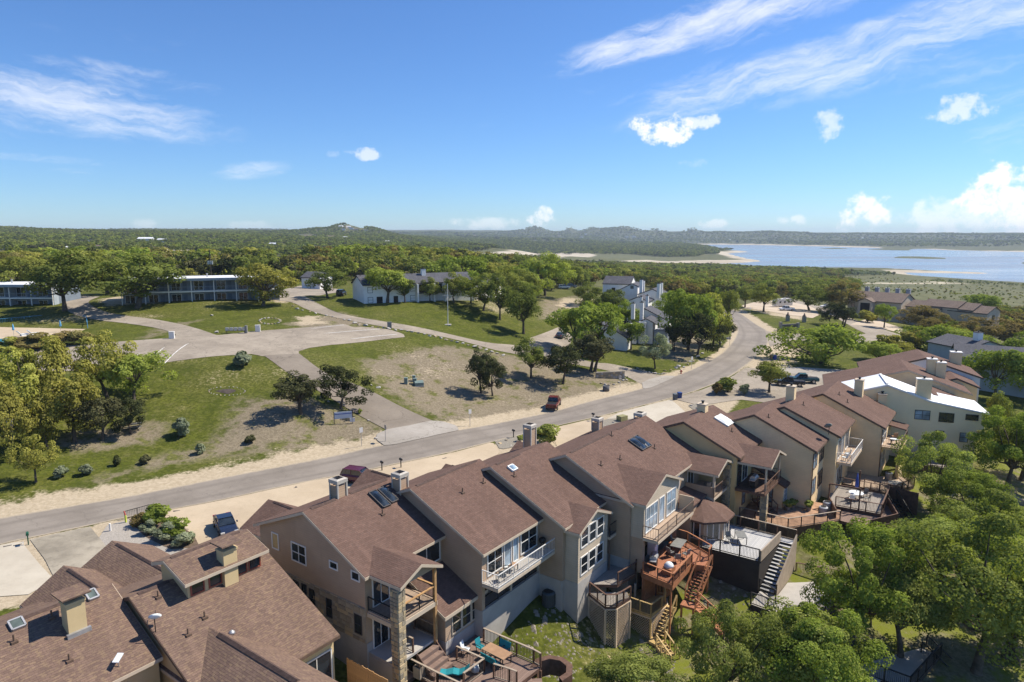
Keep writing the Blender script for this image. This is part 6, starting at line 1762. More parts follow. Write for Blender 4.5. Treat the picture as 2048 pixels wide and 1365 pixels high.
# ---- white deck on dark walls
dw = Deck(u4, 11, -12.5, .3, "pale grey deck raised on dark walls with a straight walled stair")
ZW = .3
dw.floor([(8.0, -9.6), (8.2, -15.0), (14.4, -15.4), (14.4, -9.6)], ZW, M_DECKW, .3, M_DWALL)
dw.rail([(8.0, -9.8, ZW), (8.2, -15.0, ZW)], M_BLACK, h=1.05); dw.rail([(14.4, -9.6, ZW), (14.4, -16.6, ZW)], M_BROWN, h=1.05, cap=M_TANW)
dw.skirt([(8.05, -9.4), (8.2, -15.0)], -3.6, ZW - .3, M_DWALL); dw.skirt([(8.2, -15.0), (14.4, -15.4)], -3.6, ZW - .3, M_DWALL)
mb = MB().bar((8.2, -15.1, ZW + .5), (13.4, -15.4, ZW + .5), .12, 1.0); dw.put(mb, "parapet", M_TANW)
dw.stairs((13.4, -16.0, ZW), (8.4, -15.75, -2.5), 1.2, 13, M_DECKW, M_DWALL)
dw.put(MB().poly([(13.6, -16.75, ZW + 1), (8.4, -16.5, -1.5), (8.4, -16.5, -3.6), (13.6, -16.75, -3.6)]).poly([(8.4, -16.62, -1.5), (13.6, -16.87, ZW + 1), (13.6, -16.87, -3.6), (8.4, -16.62, -3.6)]).poly([(13.6, -16.75, ZW + 1), (13.6, -16.87, ZW + 1), (8.4, -16.62, -1.5), (8.4, -16.5, -1.5)]), "stair_wall", M_TANW)
dw.floor([(13.4, -15.4), (14.4, -15.4), (14.4, -16.7), (13.4, -16.7)], ZW, M_DECKW, .3, M_DWALL)
# stone terrace below, with fences
dt = Deck(u4, 10, -18, -2.5, "fenced concrete terrace at the foot of the pale deck's stair", "terrace", "terrace")
ZT = -2.5
dt.floor([(5.6, -15.2), (5.2, -19.6), (11.5, -21.6), (13.6, -16.9), (8.4, -16.7), (8.3, -15.2)], ZT, M_FOUND, 1.6, M_DWALL)
dt.rail([(5.6, -15.2, ZT), (5.2, -19.6, ZT), (11.5, -21.6, ZT)], M_BLACK, h=1.05); dt.rail([(8.2, -15.15, ZT + .1), (6.9, -16.9, ZT + .1)], M_BLACK, h=1.1); dt.rail([(13.4, -17.0, ZT), (14.2, -21.0, ZT)], M_BROWN, h=1.1)
# lower fenced terraces in the trees
dl = Deck(u4, 8, -25, -4, "lower dark fenced terrace among the oaks", "terrace", "terrace")
dl.floor([(3.6, -22.5), (3.2, -27.5), (9.5, -29.0), (11.0, -23.5)], -4.1, M_FOUND, 1.6, M_DWALL)
dl.rail([(3.6, -22.5, -4.1), (3.2, -27.5, -4.1), (9.5, -29, -4.1)], M_BLACK, h=1.1); dl.stairs((9.8, -27.8, -4.1), (9.2, -31.0, -6.2), 1.3, 9, M_BROWN, M_BLACK, "full")
# ---- u5 patio and deck
d5 = Deck(u5, 4, -10, .0, "terracotta paved patio with potted shrubs behind the yellow townhouse", "patio", "patio", None)
d5.floor([(1.0, -5.5), (.9, -10.8), (6.0, -14.6), (9.8, -14.0), (9.8, -9.0), (5.7, -9.0), (5.7, -5.5)], .1, plain("terracotta_paving", (0.36, 0.22, 0.14), .25, 1.6, .9), 1.5, M_BROWN)
d5.rail([(.95, -6.0, .1), (.9, -10.8, .1), (3.4, -12.7, .1), (6.0, -14.6, .1)], M_BROWN, cap=M_TANW); d5.stairs((4.9, -6.5, 1.1), (3.6, -8.6, .1), 1.2, 5, M_BROWN, M_BROWN, "open")
d6 = Deck(u6, 3, -10, .3, "brown plank deck with benches between two grey ones", "deck")
d6.floor([(-1.0, -9.2), (-1.4, -12.2), (2.0, -14.2), (6.2, -12.8), (5.0, -9.0)], .0, M_DECKB, .3, M_BROWN)
d6.skirt([(-1.0, -9.0), (2.4, -7.6)], -.4, 1.1, M_BROWN, "screen_wall"); d6.skirt([(-1.4, -12.2), (2.0, -14.2), (6.2, -12.8)], .1, .9, M_BROWN, "bench_wall")
d7 = Deck(u6, 6, -9, .3, "grey plank deck with a closed blue parasol and steel pergola posts", "deck")
Z7 = .35
d7.floor([(1.8, -7.6), (2.3, -12.7), (8.6, -12.6), (8.4, -6.9)], Z7, M_DECKG, .3, M_BROWN)
d7.rail([(1.9, -8.4, Z7), (2.3, -12.7, Z7), (8.6, -12.6, Z7), (8.4, -7.0, Z7)], M_BROWN, h=1.0)
mb = MB()
for u, w_ in ((1.9, -7.7), (2.2, -10.6), (8.4, -9.6)): mb.box(u - .07, u + .07, w_ - .07, w_ + .07, Z7, Z7 + 2.3)
mb.bar((1.9, -7.7, Z7 + 2.3), (2.2, -10.6, Z7 + 2.3), .12, .14); d7.put(mb, "pergola_frame", M_BROWN)
d7.stairs((7.6, -12.9, Z7), (5.6, -15.8, -3.0), 1.5, 14, M_BLACK, M_BLACK, "full")
d7.skirt([(8.8, -12.6), (8.4, -15.4)], -3.2, 1.3, M_BROWN, "screen_wall")
d8 = Deck(u8, -2, -6, .1, "tan plank deck with a round fire table below the sunny balcony", "deck")
d8.floor([(-4.6, -2.2), (-5.2, -9.2), (-1.0, -10.6), (2.2, -9.0), (.3, -6.9), (-.2, -1.0)], .15, M_DECKT, .3, M_BROWN)
d8.rail([(-5.0, -6.0, .15), (-5.2, -9.2, .15), (-1.0, -10.6, .15), (2.2, -9.0, .15)], M_BROWN, h=1.0)
d9 = Deck(u9, -2, -6, .2, "grey patio deck with a big steel barbecue against the white roofed house", "deck")
d9.floor([(-4.5, -2.2), (-5.2, -7.4), (-.2, -8.2), (-.2, -2.2)], .5, M_DECKG, .8, M_BROWN)
d9.rail([(-4.6, -3, .5), (-5.2, -7.4, .5), (-.5, -8.2, .5)], M_BROWN, h=1.0)
ds = Deck(u4, 4.5, -19.6, -3.6, "small weathered wooden platform sloping beside the elm", "platform", "platform", None)
ds.floor([(4.0, -17.8), (3.2, -20.6), (5.4, -21.4), (6.2, -18.6)], -3.0, M_DECKT, .15)

# ------------------------------------------------------------------ furniture and things on the decks
M_TEAL = plain("teal_fabric", (0.02, 0.24, 0.28), .1, 3, .8); M_WPLAS = plain("white_plastic", (0.72, 0.76, 0.78), .05, 3, .5)
M_TABLE = plain("tan_tabletop", (0.36, 0.22, 0.13), .12, 2, .6); M_GREYM = plain("grey_mesh", (0.20, 0.20, 0.19), .15, 3, .6)
M_BLUE = plain("blue_canvas", (0.045, 0.085, 0.34), .15, 3, .8); M_NAVY = plain("navy_plastic", (0.03, 0.055, 0.13), .1, 3, .5)
def chair_at(un, u, w_, z, rz, mat, label, group, frame=None):
    o = empty("patio_chair", un.world(u, w_, z), un.ang + rz, label, "chair", group)
    MB().box(-.24, .24, -.24, .24, .40, .45).build("seat", mat, o)
    MB().bar((0, .24, .42), (0, .36, .95), .5, .05, up=(0, 1, 0)).build("backrest", mat, o)
    lm = MB().bar((0, 0, 0), (0, 0, .41), .035).mesh("leg", frame or M_BLACK)
    for x in (-.22, .22):
        for y in (-.22, .24): inst("leg", lm, o, (x, y, 0))
    a = MB()
    for x in (-.26, .26): a.bar((x, -.24, .62), (x, .28, .62), .04, .03).bar((x, -.22, .42), (x, -.22, .62), .03)
    a.build("armrest", frame or M_BLACK, o)
    return o
def table_at(un, u, w_, z, rz, lx, ly, top, label, h=.74, round_=False):
    o = empty("patio_table", un.world(u, w_, z), un.ang + rz, label, "table")
    if round_: MB().lathe([(lx, h - .05), (lx, h)], 18).build("tabletop", top, o)
    else: MB().box(-lx / 2, lx / 2, -ly / 2, ly / 2, h - .05, h).build("tabletop", top, o)
    lm = MB().bar((0, 0, 0), (0, 0, h - .05), .06).mesh("leg", M_BLACK)
    k = .6 if round_ else .45
    for x in (-lx * k, lx * k):
        for y in ((-ly * k, ly * k)): inst("leg", lm, o, (x, y, 0))
    return o
P = [u1.Z(c10(x, y), Z1 + .74) for x, y in ((1050, 495), (1100, 440), (1345, 550), (1275, 610))]
tc_ = (P[0] + P[2]) / 2; ta = math.atan2((P[3] - P[0]).y, (P[3] - P[0]).x)
table_at(u1, tc_.x, tc_.y, Z1, ta, (P[3] - P[0]).length, 1.0, M_TABLE, "long tan patio table surrounded by teal chairs")
dx_, dy_ = Vector((math.cos(ta), math.sin(ta), 0)), Vector((-math.sin(ta), math.cos(ta), 0))
tl = (P[3] - P[0]).length
for (a, b, r, lab) in ((-.55, .75, 0, "teal chair at the wall side of the long table, nearer its head"), (.2, .75, 0, "teal chair at the wall side of the long table, nearer the rail"), (-.5, -.72, math.pi, "teal chair at the open side of the long table, near its head"),
                       (.15, -.72, math.pi, "teal chair at the middle of the long table's open side"), (.75, -.72, math.pi, "teal chair at the open side of the long table, near its foot"), (-tl / 2 - .5, 0, math.pi / 2, "teal chair at the head of the long table")):
    k = tl / 3.0 if abs(a) < tl / 2 else 1
    p = tc_ + dx_ * a * k + dy_ * b; chair_at(u1, p.x, p.y, Z1, ta + r, M_TEAL, lab, "teal chairs round the long table")
p = u1.Z(c10(880, 560), Z1); chair_at(u1, p.x, p.y, Z1, .3, M_WPLAS, "white patio chair against the concrete wall of the brown deck", None)
p = u1.Z(c10(765, 740), Z1 + .3)
o = empty("sun_lounger", u1.world(p.x, p.y, Z1), u1.ang - 1.0, "teal curved sun lounger on the brown deck", "lounger")
MB().extrude([(-1.0, .22), (-.6, .2), (-.1, .34), (.3, .26), (.7, .42), (1.0, .72), (1.0, .80), (.68, .50), (.3, .34), (-.1, .42), (-.6, .28), (-1.0, .30)], lambda s_, p_, q_: (p_, s_, q_), -.33, .33).build("shell", M_TEAL, o)
MB().box(-.7, -.6, -.3, .3, 0, .22).box(.5, .6, -.3, .3, 0, .38).build("leg", M_BLACK, o)
p = u1.Z(c10(975, 715), Z1 + .2); MB_ = MB().lathe([(.05, 0), (.25, .08), (.3, .3), (.24, .5), (.05, .58)], 12)
o = MB_.build("planter_ball", M_WPLAS, None, True, u1.world(p.x, p.y, Z1)); tag(o, "white rounded planter by the inner rail of the brown deck", "planter")
o = empty("planter_box", u1.world(1.7, -9.2, Z1), u1.ang, "brown wooden planter box beside the deck steps", "planter"); MB().box(-.3, .3, -.3, .3, 0, .8).build("box", M_TANW, o); MB().box(-.25, .25, -.25, .25, .8, .81).build("soil", M_DARK, o)
def ac_unit(loc, rz, label, group=None, col=None, s=1.0):
    o = empty("air_conditioner", loc, rz, label, "air conditioner", group)
    MB().lathe([(.42 * s, 0), (.44 * s, .05), (.44 * s, .9 * s), (.36 * s, .98 * s)], 16).build("casing", col or M_NAVY, o)
    MB().lathe([(.3 * s, .985 * s), (.3 * s, 1.0 * s)], 16).build("fan_guard", M_BLACK, o)
    f = MB()
    for k in range(24):
        t_ = 2 * math.pi * k / 24; f.box(.445 * s * math.cos(t_) - .012, .445 * s * math.cos(t_) + .012, .445 * s * math.sin(t_) - .012, .445 * s * math.sin(t_) + .012, .1, .85 * s)
    f.build("fins", M_BLACK, o)["kind"] = "stuff"
p = u2.Z(c4(640, 480), -2.2); zg = tz(*u2.world(p.x, p.y, 0)[:2]); ac_unit(u2.world(7.3, -8.0, tz(*u2.world(7.3, -8.0, 0)[:2]) - .05), 0, "dark air conditioner standing in the corner of the concrete base wall", None, plain("dark_casing", (0.07, .085, .09), .1, 3, .6), 1.25)
for k, (px, lab) in enumerate((((1655, 1003), "pale air conditioner nearer the cream gable wall"), ((1647, 1013), "pale air conditioner nearer the bench deck"))):
    p = u6.Z(px, 1.0); ac_unit(u6.world(p.x, p.y, 0.0), 0, lab, "pale air conditioners by the cream gable wall", plain("pale_casing%s" % ("" if k == 0 else "_b"), (0.55, .55, .54), .08, 3, .6), 1.0)
def grill(un, u, w_, z, rz, label, m=None):
    o = empty("barbecue", un.world(u, w_, z), un.ang + rz, label, "barbecue")
    m = m or M_BLACK
    MB().box(-.55, .55, -.28, .28, .1, .82).build("cabinet", m, o); MB().box(-.85, .85, -.28, .28, .82, .88).build("shelf", M_METAL, o)
    MB().extrude([(-.3, .88), (-.3, 1.0), (-.18, 1.2), (.12, 1.24), (.3, 1.05), (.3, .88)], lambda s_, p_, q_: (s_, p_, q_), -.5, .5).build("lid", m if m is not M_BLACK else M_METAL, o)
    MB().bar((-.35, -.34, 1.0), (.35, -.34, 1.0), .04).build("handle", M_METAL, o)
grill(u5, 1.2, -7.2, 3.56, 0, "steel barbecue on the yellow townhouse's upper porch")
grill(u9, -1.4, -5.2, .5, -.8, "large steel barbecue on the grey patio deck", M_METAL)
grill(u4, 1.2, -8.1, ZR, .3, "black covered barbecue on the red deck")
for (u, w_, r, lab) in ((1.1, -7.7, 2.6, "white chair at the left end of the long white balcony"), (2.1, -7.6, -2.5, "second chair on the long white balcony, beside the small table")):
    chair_at(u2, u, w_, 3.65, r, M_GREYM, lab, "chairs on the long white balcony")
table_at(u2, 2.9, -7.6, 3.65, .2, .7, .5, M_TABLE, "small wooden side table on the long white balcony", .5)
o = empty("kettle_grill", u2.world(7.2, -7.4, 3.65), 0, "round black kettle grill at the right end of the long white balcony", "barbecue"); MB().lathe([(.05, .5), (.25, .58), (.3, .75), (.25, .92), (.05, 1.0)], 14).build("bowl", M_BLACK, o, True)
for k in range(3): MB().bar((.22 * math.cos(k * 2.1), .22 * math.sin(k * 2.1), 0), (.1 * math.cos(k * 2.1), .1 * math.sin(k * 2.1), .6), .03).build("leg", M_BLACK, o)
table_at(u4, 5.4, -8.6, ZR, .1, 1.9, 1.0, M_GREYM, "grey mesh table on the red deck")
for (u, w_, r, lab) in ((3.2, -9.4, 2.2, "wire chair near the corner of the red deck"), (4.4, -9.7, 2.9, "wire chair beside the stair of the red deck"), (6.4, -7.8, .2, "tall mesh chair behind the table of the red deck"), (3.9, -8.5, 1.2, "wire chair at the head of the red deck's table")):
    chair_at(u4, u, w_, ZR, r, M_GREYM, lab, "chairs on the red deck")
o = empty("storage_chest", u4.world(.9, -9.6, ZR), u4.ang, "red wooden chest with a silver cover on the red deck", "chest"); MB().box(-.5, .5, -.4, .4, 0, .6).build("chest", M_RED, o); MB().lathe([(.42, .6), (.4, .78), (.22, .98), (.03, 1.02)], 10).build("cover", M_WPLAS, o, True)
o = empty("fridge", u4.world(3.4, -7.0, ZR), u4.ang, "white outdoor fridge under the balcony of the red deck", "fridge"); MB().box(-.35, .35, -.35, .35, 0, 1.7).build("cabinet", M_WPLAS, o); MB().bar((-.28, -.38, .9), (-.28, -.38, 1.5), .04).build("handle", M_METAL, o)
table_at(u4, 11.2, -12.4, ZW, .5, 1.5, .9, M_GREYM, "dark folded table on the pale grey deck")
chair_at(u4, 10.4, -11.6, ZW, -.8, M_GREYM, "thin wire chair beside the dark table on the pale grey deck", None)
chair_at(u4, 14.0, -8.0, 3.5, 2.4, M_GREYM, "dark chair on the parapet balcony of the widest townhouse", None)
for (u, w_, r, lab) in ((4.0, -9.6, 1.9, "pale chair left of the parasol table"), (5.2, -10.9, 2.9, "dark chair in front of the parasol table"), (6.4, -10.4, -2.2, "dark chair right of the parasol table")): chair_at(u6, u, w_, Z7, r, M_GREYM if "dark" in lab else M_WPLAS, lab, "chairs round the parasol table")
table_at(u6, 5.3, -9.8, Z7, 0, .75, .75, M_WPLAS, "round glass table under the closed blue parasol", .72, True)
def parasol(loc, label, m, h=2.5, group=None):
    o = empty("closed_parasol", loc, 0, label, "parasol", group)
    MB().tube([(0, 0, 0), (0, 0, h)], .03, 8).build("pole", M_METAL, o); MB().lathe([(.16, h * .45), (.2, h * .52), (.14, h * .75), (.03, h * .98)], 10).build("canopy", m, o, True)
parasol(u6.world(5.3, -9.8, Z7), "closed blue parasol on the grey plank deck", M_BLUE, 3.0)
for u, w_, r, lab in ((1.4, -6.4, 2.8, "white chair on the narrow white balcony, left one"), (3.0, -6.4, -2.8, "white chair on the narrow white balcony, right one")): chair_at(u7, u, w_, 3.9, r, M_WPLAS, lab, "chairs on the narrow white balcony")
chair_at(u8, 4.6, -7.6, 3.8, 2.2, M_TABLE, "tan chair on the sunny balcony", None); table_at(u8, 2.6, -7.8, 3.8, 0, .45, .45, M_WPLAS, "round white table on the sunny balcony", .6, True)
table_at(u8, -2.6, -9.0, .15, 0, .9, .9, M_FOUND, "round stone fire table on the tan deck", .5, True)
ac_unit(u8.world(-.4, -7.9, .15), 0, "grey air conditioner at the corner of the balcony townhouse", None, M_METAL, .95)
for (u, w_, lab) in ((6.3, -9.9, "potted shrub in a grey pot beside the cream wing"), (6.8, -11.4, "leafy potted shrub on the terracotta patio"), (5.6, -9.6, "small potted succulent by the cream wing corner")):
    o = empty("potted_plant", u5.world(u, w_, .1), 0, lab, "potted plant"); MB().lathe([(.2, 0), (.3, .45), (.26, .46)], 12).build("pot", M_GREYM, o)
    f, _ = bush_proto("garden", 1); inst("foliage", f, o, (0, 0, .35), (0, 0, u), (1.0, 1.0, .9))
def dish(un, p, rz, label, m=M_GREYM, r=.38):
    o = empty("satellite_dish", un.world(*p), un.ang + rz, label, "satellite dish")
    mb = MB().lathe([(.02, 0), (r * .6, .05), (r, .14)], 18); ob = mb.build("dish", m, o, True); ob.location = (0, -.15, .75); ob.rotation_euler = (math.radians(52), 0, 0)
    MB().bar((0, 0, -.1), (0, 0, .8), .05).bar((0, -.15, .72), (0, -.75, .95), .03).build("mount", M_BLACK, o)
p = u7.R(c5(1525, 545)); dish(u7, (p[0], p[1], p[2]), 2.2, "grey satellite dish on the eave of the narrow balcony townhouse", M_GREYM, .42)
p = A.U(c1(920, 760), 0); dish(A, (-.1, p[1], p[2] - .1), 2.6, "white satellite dish on the rake of the monitor-roofed house", M_WPLAS, .36)
p = B0.R(c1(695, 975)); o = empty("flat_antenna", B0.world(*p), B0.ang + .6, "white flat panel antenna on the tan roof", "antenna"); MB().bar((-.28, 0, .42), (.28, 0, .62), .04, .34, up=(0, 1, 0)).build("panel", M_WPLAS, o); MB().bar((0, 0, 0), (0, 0, .5), .04).build("mast", M_METAL, o)
# A: rear corner deck with fence
da = Deck(A, 8, -9.5, -.6, "small grey deck with a tall cedar fence at the tan house corner", "deck")
da.floor([(4.6, -8.0), (4.6, -12.0), (9.4, -12.0), (9.4, -8.0)], -.5, M_DECKG, .3, M_BROWN); da.rail([(4.8, -12, -.5), (9.3, -12, -.5)], M_POSTW, h=1.0, cap=M_POSTW)
o = empty("cedar_fence", A.world(9.35, -10.0, -.5), A.ang, "tall orange-brown cedar fence beside the tan house's small deck", "fence")
fm = MB().box(-.02, .02, -.075, .075, 0, 2.0).mesh("board", M_POSTW)
for k in range(24): inst("board", fm, o, (random.uniform(-.006, .006), 1.9 - k * .16, 0), (0, 0, 0), (1, 1, random.uniform(.98, 1.02)))
MB().bar((.05, -1.9, .4), (.05, 2, .4), .05, .09).bar((.05, -1.9, 1.6), (.05, 2, 1.6), .05, .09).build("fence_rail", M_POSTW, o)
# yard rocks below the houses
RK = []
for k in range(5):
    rng = np.random.default_rng(40 + k); mb = MB()
    d = unit(rng.normal(size=(14, 3))) * rng.uniform(.7, 1.0, (14, 1)) * (1, .8, .55)
    import bmesh
    bm = bmesh.new()
    for q_ in d: bm.verts.new(q_)
    bmesh.ops.convex_hull(bm, input=bm.verts[:]); me = bpy.data.meshes.new("rock"); bm.to_mesh(me); bm.free(); me.materials.append(M_STONE if k % 2 else M_FOUND); RK.append(me)
def rock(loc, r, label, group):
    o = inst("rock", RK[random.randrange(5)], None, (loc[0], loc[1], loc[2] + r * .15), (random.uniform(-.2, .2), random.uniform(-.2, .2), random.uniform(0, 6.28)), (r, r * random.uniform(.8, 1.2), r * random.uniform(.8, 1.2)))
    return tag(o, label, "rock", group)
for px, py, r, lab in ((1210, 1332, .55, "largest pale boulder at the lower edge of the yard"), (1218, 1318, .35, "pale boulder just behind the largest one"), (1195, 1342, .3, "small pale boulder left of the largest one"), (1290, 1340, .3, "grey rock under the yellow stair"), (1180, 1300, .2, "small rock on the yard grass"), (1460, 1215, .35, "rock by the dirt bank of the dark wall"), (1750, 1365, .7, "big pale boulder below the light green elms")):
    rock(hit(px, py), r, lab, "boulders in the yard")
me = bpy.data.meshes.new("rubble"); vs, fs = [], []
rng = np.random.default_rng(5)
for k in range(900):
    if k < 520: u, w_ = rng.uniform(-1, 9), rng.uniform(-13, -7.6); c_ = u2.world(u, w_, 0)
    else: u, w_ = rng.uniform(1, 8), rng.uniform(-19, -10); c_ = u4.world(u, w_, 0)
    if rng.random() < .25: c_ = u3.world(rng.uniform(-2, 4), rng.uniform(-17, -11), 0)
    z_ = 0; r = rng.uniform(.04, .13) if k % 12 else .22; b = len(vs)
    vs += [(c_[0] + r * a, c_[1] + r * b_, r * h_) for a, b_, h_ in ((-1, -.8, 0), (1, -.9, 0), (.9, .8, 0), (-.9, .9, 0), (0, .1, .9))]
    fs += [(b, b + 1, b + 4), (b + 1, b + 2, b + 4), (b + 2, b + 3, b + 4), (b + 3, b, b + 4)]
va = np.array(vs); va[:, 2] += terr(va[:, 0], va[:, 1]) - .02
me.from_pydata([tuple(v) for v in va], [], fs); me.materials.append(plain("rubble_stone", (.25, .22, .175), .4, 2.0, .95)); o = bpy.data.objects.new("rubble", me); link(o); o["kind"] = "stuff"

# ------------------------------------------------------------------ motel
M_MOT = plain("slate_blue_paint", (0.17, 0.205, 0.245), .08, .8, .8); M_MOTL = plain("blue_grey_paint", (0.33, 0.375, 0.42), .08, .8, .8)
def wing(name, a, b, label, H=6.2, seed=1):
    A_, B_ = hit(*a), hit(*b)
    z0 = min(A_.z, B_.z) - .1
    d = Vector((B_.x - A_.x, B_.y - A_.y, 0)); L = d.length; rz = math.atan2(d.y, d.x)
    o = empty(name, (A_.x, A_.y, z0), rz, label, "motel", "slate blue motel wings")
    for k in range(int(L / 6) + 1): BUILT.append((A_.x + d.x * k * 6 / L - d.y / L * 5, A_.y + d.y * k * 6 / L + d.x / L * 5, 8))
    MB().box(0, L, 1.9, 10, 0, H - .35).build("wall", M_MOT, o)
    MB().box(-.4, L + .4, -.5, 10.4, H - .35, H - .05).build("roof", M_ROOFW, o); MB().box(-.42, L + .42, -.53, -.5, H - .62, H - .02).build("roof_fascia", M_MOTL, o)
    MB().box(0, L, 0, 1.88, 2.85, 3.15).build("balcony", M_WTRIM, o); MB().box(0, L, -.3, 1.88, -.5, .12).build("walkway", M_FOUND, o)
    n = max(2, round(L / 4.8)); s_ = L / n
    pm = MB().box(-.09, .09, -.02, .16, .12, H - .36).mesh("post", M_WTRIM)
    rng = random.Random(seed)
    for i in range(n + 1): inst("post", pm, o, (min(max(i * s_, .1), L - .1), 0, 0))
    for i in range(n):
        for z in (.14, 3.17):
            f = MB(); x = i * s_ + .4
            f.box(x, x + 2.1, 1.84, 1.93, z, z + 2.25); w_ = f.build("sliding_door", M_WTRIM, o)
            g = MB().box(x + .08, x + 1.02, 1.82, 1.86, z + .08, z + 2.17).box(x + 1.1, x + 2.02, 1.82, 1.86, z + .08, z + 2.17); g.build("pane", M_GLASS, w_)
            MB().box(x + 2.5, x + 3.4, 1.84, 1.93, z, z + 2.1).build("door", plain("door_blue", (.10, .13, .17), .1, 2, .6) if "door_blue" not in MATS and bpy.data.materials.get("door_blue") is None else bpy.data.materials["door_blue"], o)
        if i % 2 == 1: MB().box(i * s_ + s_ - .12, i * s_ + s_ + .12, .2, 1.9, .12, H - .36).build("partition", M_MOTL, o)
        r = MB(); railing_mb(r, [Vector((i * s_ + .1, .08, 3.15)), Vector((i * s_ + s_ - .1, .08, 3.15))], 1.0, .22, .05); r.build("railing", M_MOTL, o)["kind"] = "stuff"
    for k in range(max(2, n // 2)):
        MB().tube([(3 + k * 7.5, 4, H - .05), (3 + k * 7.5, 4, H + .75)], .16, 8).tube([(3 + k * 7.5, 4, H + .7), (3 + k * 7.5, 4, H + .85)], .24, 8).build("roof_vent", M_METAL, o)
    return o
wing("motel_wing", (-150, 622), (107, 611), "left motel wing, slate blue with white flat roof, cut by the picture edge", seed=2)
wing("motel_wing", (244, 611), (560, 603), "right motel wing, slate blue with white flat roof, behind the widest dark oak", seed=3)

# ------------------------------------------------------------------ pool
pz = hit(90, 668).z
PD = [at_z(x, y, pz)[:2] for x, y in ((-140, 700), (-140, 668), (0, 655), (120, 644), (150, 640), (174, 650), (176, 662), (120, 676), (0, 688))]
o = empty("swimming_pool", (*np.mean(PD, 0), pz), 0, "small pool with a pale deck inside the blue fence", "pool")
off = Vector((*np.mean(PD, 0), pz))
def putw(mb, nm, mat, par, off, kind=None):
    ob = mb.build(nm, mat, par); ob.location = -off
    if kind: ob["kind"] = kind
    return ob
ccw = PD if sum(a[0] * b[1] - b[0] * a[1] for a, b in zip(PD, PD[1:] + PD[:1])) > 0 else PD[::-1]
mb = MB().poly([(p[0], p[1], pz + .45) for p in ccw])
for a, b in zip(ccw, ccw[1:] + ccw[:1]): mb.poly([(a[0], a[1], pz - 2.2), (b[0], b[1], pz - 2.2), (b[0], b[1], pz + .45), (a[0], a[1], pz + .45)])
putw(mb, "pool_deck", M_CONC, o, off)
W_ = [at_z(x, y, pz + .5) for x, y in ((-80, 684), (0, 678), (40, 676), (42, 681), (10, 687), (-80, 694))]
mw, tw = base_mat("pool_water", .08, .5); tw.b.inputs["Base Color"].default_value = (.05, .30, .42, 1)
putw(MB().poly([tuple(p) for p in W_][::-1] if sum(a[0] * b[1] - b[0] * a[1] for a, b in zip(W_, W_[1:] + W_[:1])) < 0 else [tuple(p) for p in W_]), "water", mw, o, off)
o = empty("pool_fence", off, 0, "light blue metal fence around the pool", "fence")
M_LBLUE = plain("light_blue_metal", (0.10, 0.33, 0.55), .08, 2, .6)
fp = [Vector((p[0], p[1], pz + .45)) for p in PD]
r = MB(); railing_mb(r, fp[1:7], 1.3, .28, .07, 2.4); putw(r, "pickets", M_LBLUE, o, off, "stuff")
for px, lab in ((28, "closed blue parasol at the left of the pool loungers"), (122, "closed blue parasol at the right end of the pool deck")):
    p = at_z(px, 672 if px < 100 else 664, pz + .45); parasol(Vector(p), lab, M_LBLUE, 2.3, "blue pool parasols")
for px, py, lab in ((46, 672, "white pool lounger next to the left blue parasol"), (67, 670, "white pool lounger, right of its pair")):
    o = empty("pool_lounger", at_z(px, py, pz + .45), 2.6, lab, "lounger", "white pool loungers")
    MB().box(-.35, .35, -.9, .4, .3, .38).build("seat", M_WPLAS, o); MB().bar((0, .4, .34), (0, .95, 1.0), .7, .07, up=(0, 1, 0)).build("backrest", M_WPLAS, o); MB().box(-.3, -.22, -.85, .35, 0, .3).box(.22, .3, -.85, .35, 0, .3).build("leg", M_WPLAS, o)
for px, py, wp, hp, st, lab in ((60, 694, 90, 26, "rust", "long rust coloured hedge below the pool deck"), (120, 686, 60, 26, "rust", "rust hedge at the right of the pool deck"), (162, 684, 46, 26, "rust", "rust bush at the corner of the pool deck"), (10, 702, 60, 26, "olive", "yellow-green bush at the left of the pool hedge")):
    bush(px, py + 6, wp, hp + 8, st, lab, "hedge below the pool", n=2600, leaf=.10, name="hedge", cat="hedge")

# ------------------------------------------------------------------ white apartments
def block_unit(name, a_px, b_px, label, depth, eave, ridge, wall, roof, trim, group, base_drop=1.0):
    A_, B_ = hit(*a_px), hit(*b_px); d = Vector((B_.x - A_.x, B_.y - A_.y, 0)); L = d.length
    u = Unit(name, math.degrees(math.atan2(d.y, d.x)), A_.x - d.y / L * depth / 2, A_.y + d.x / L * depth / 2, label, "building", group); u.wall_m = wall
    for k in range(int(L / 6) + 1): BUILT.append((A_.x + d.x * k * 6 / L - d.y / L * 4, A_.y + d.y * k * 6 / L + d.x / L * 4, 8))
    z = min(A_.z, B_.z); h = depth / 2
    u.gable("u", 0, L, [(h + .4, z + eave), (0, z + ridge), (-h - .4, z + eave)], z - base_drop, roof, wall, trim, main=True, rake=.3)
    u.L, u.z, u.h = L, z, h
    return u
ap = block_unit("apartment_block", (728, 608), (948, 602), "white two storey apartment block with a dark grey roof and black balconies", 9.0, 5.4, 7.6, M_WHITE, M_ROOFG, M_DTRIM, None)
z, L = ap.z, ap.L
def ax(px): return ap.W((px, 590), -ap.h)[0]
for px0, px1, zz, k in ((736, 742, .9, 1), (821, 828, .9, 1), (821, 828, 3.4, 1), (736, 742, 3.4, 1)): ap.opening("W", -ap.h, ax(px0), ax(px1) + .4, z + zz, z + zz + 1.3, trim=M_DTRIM, glass=M_GLASS)
for px0, px1 in ((753, 765), (787, 796)): MB().box(ax(px0), ax(px1), -ap.h - .03, -ap.h + .1, z + .05, z + 2.3).build("entrance", M_DARK, ap.root)
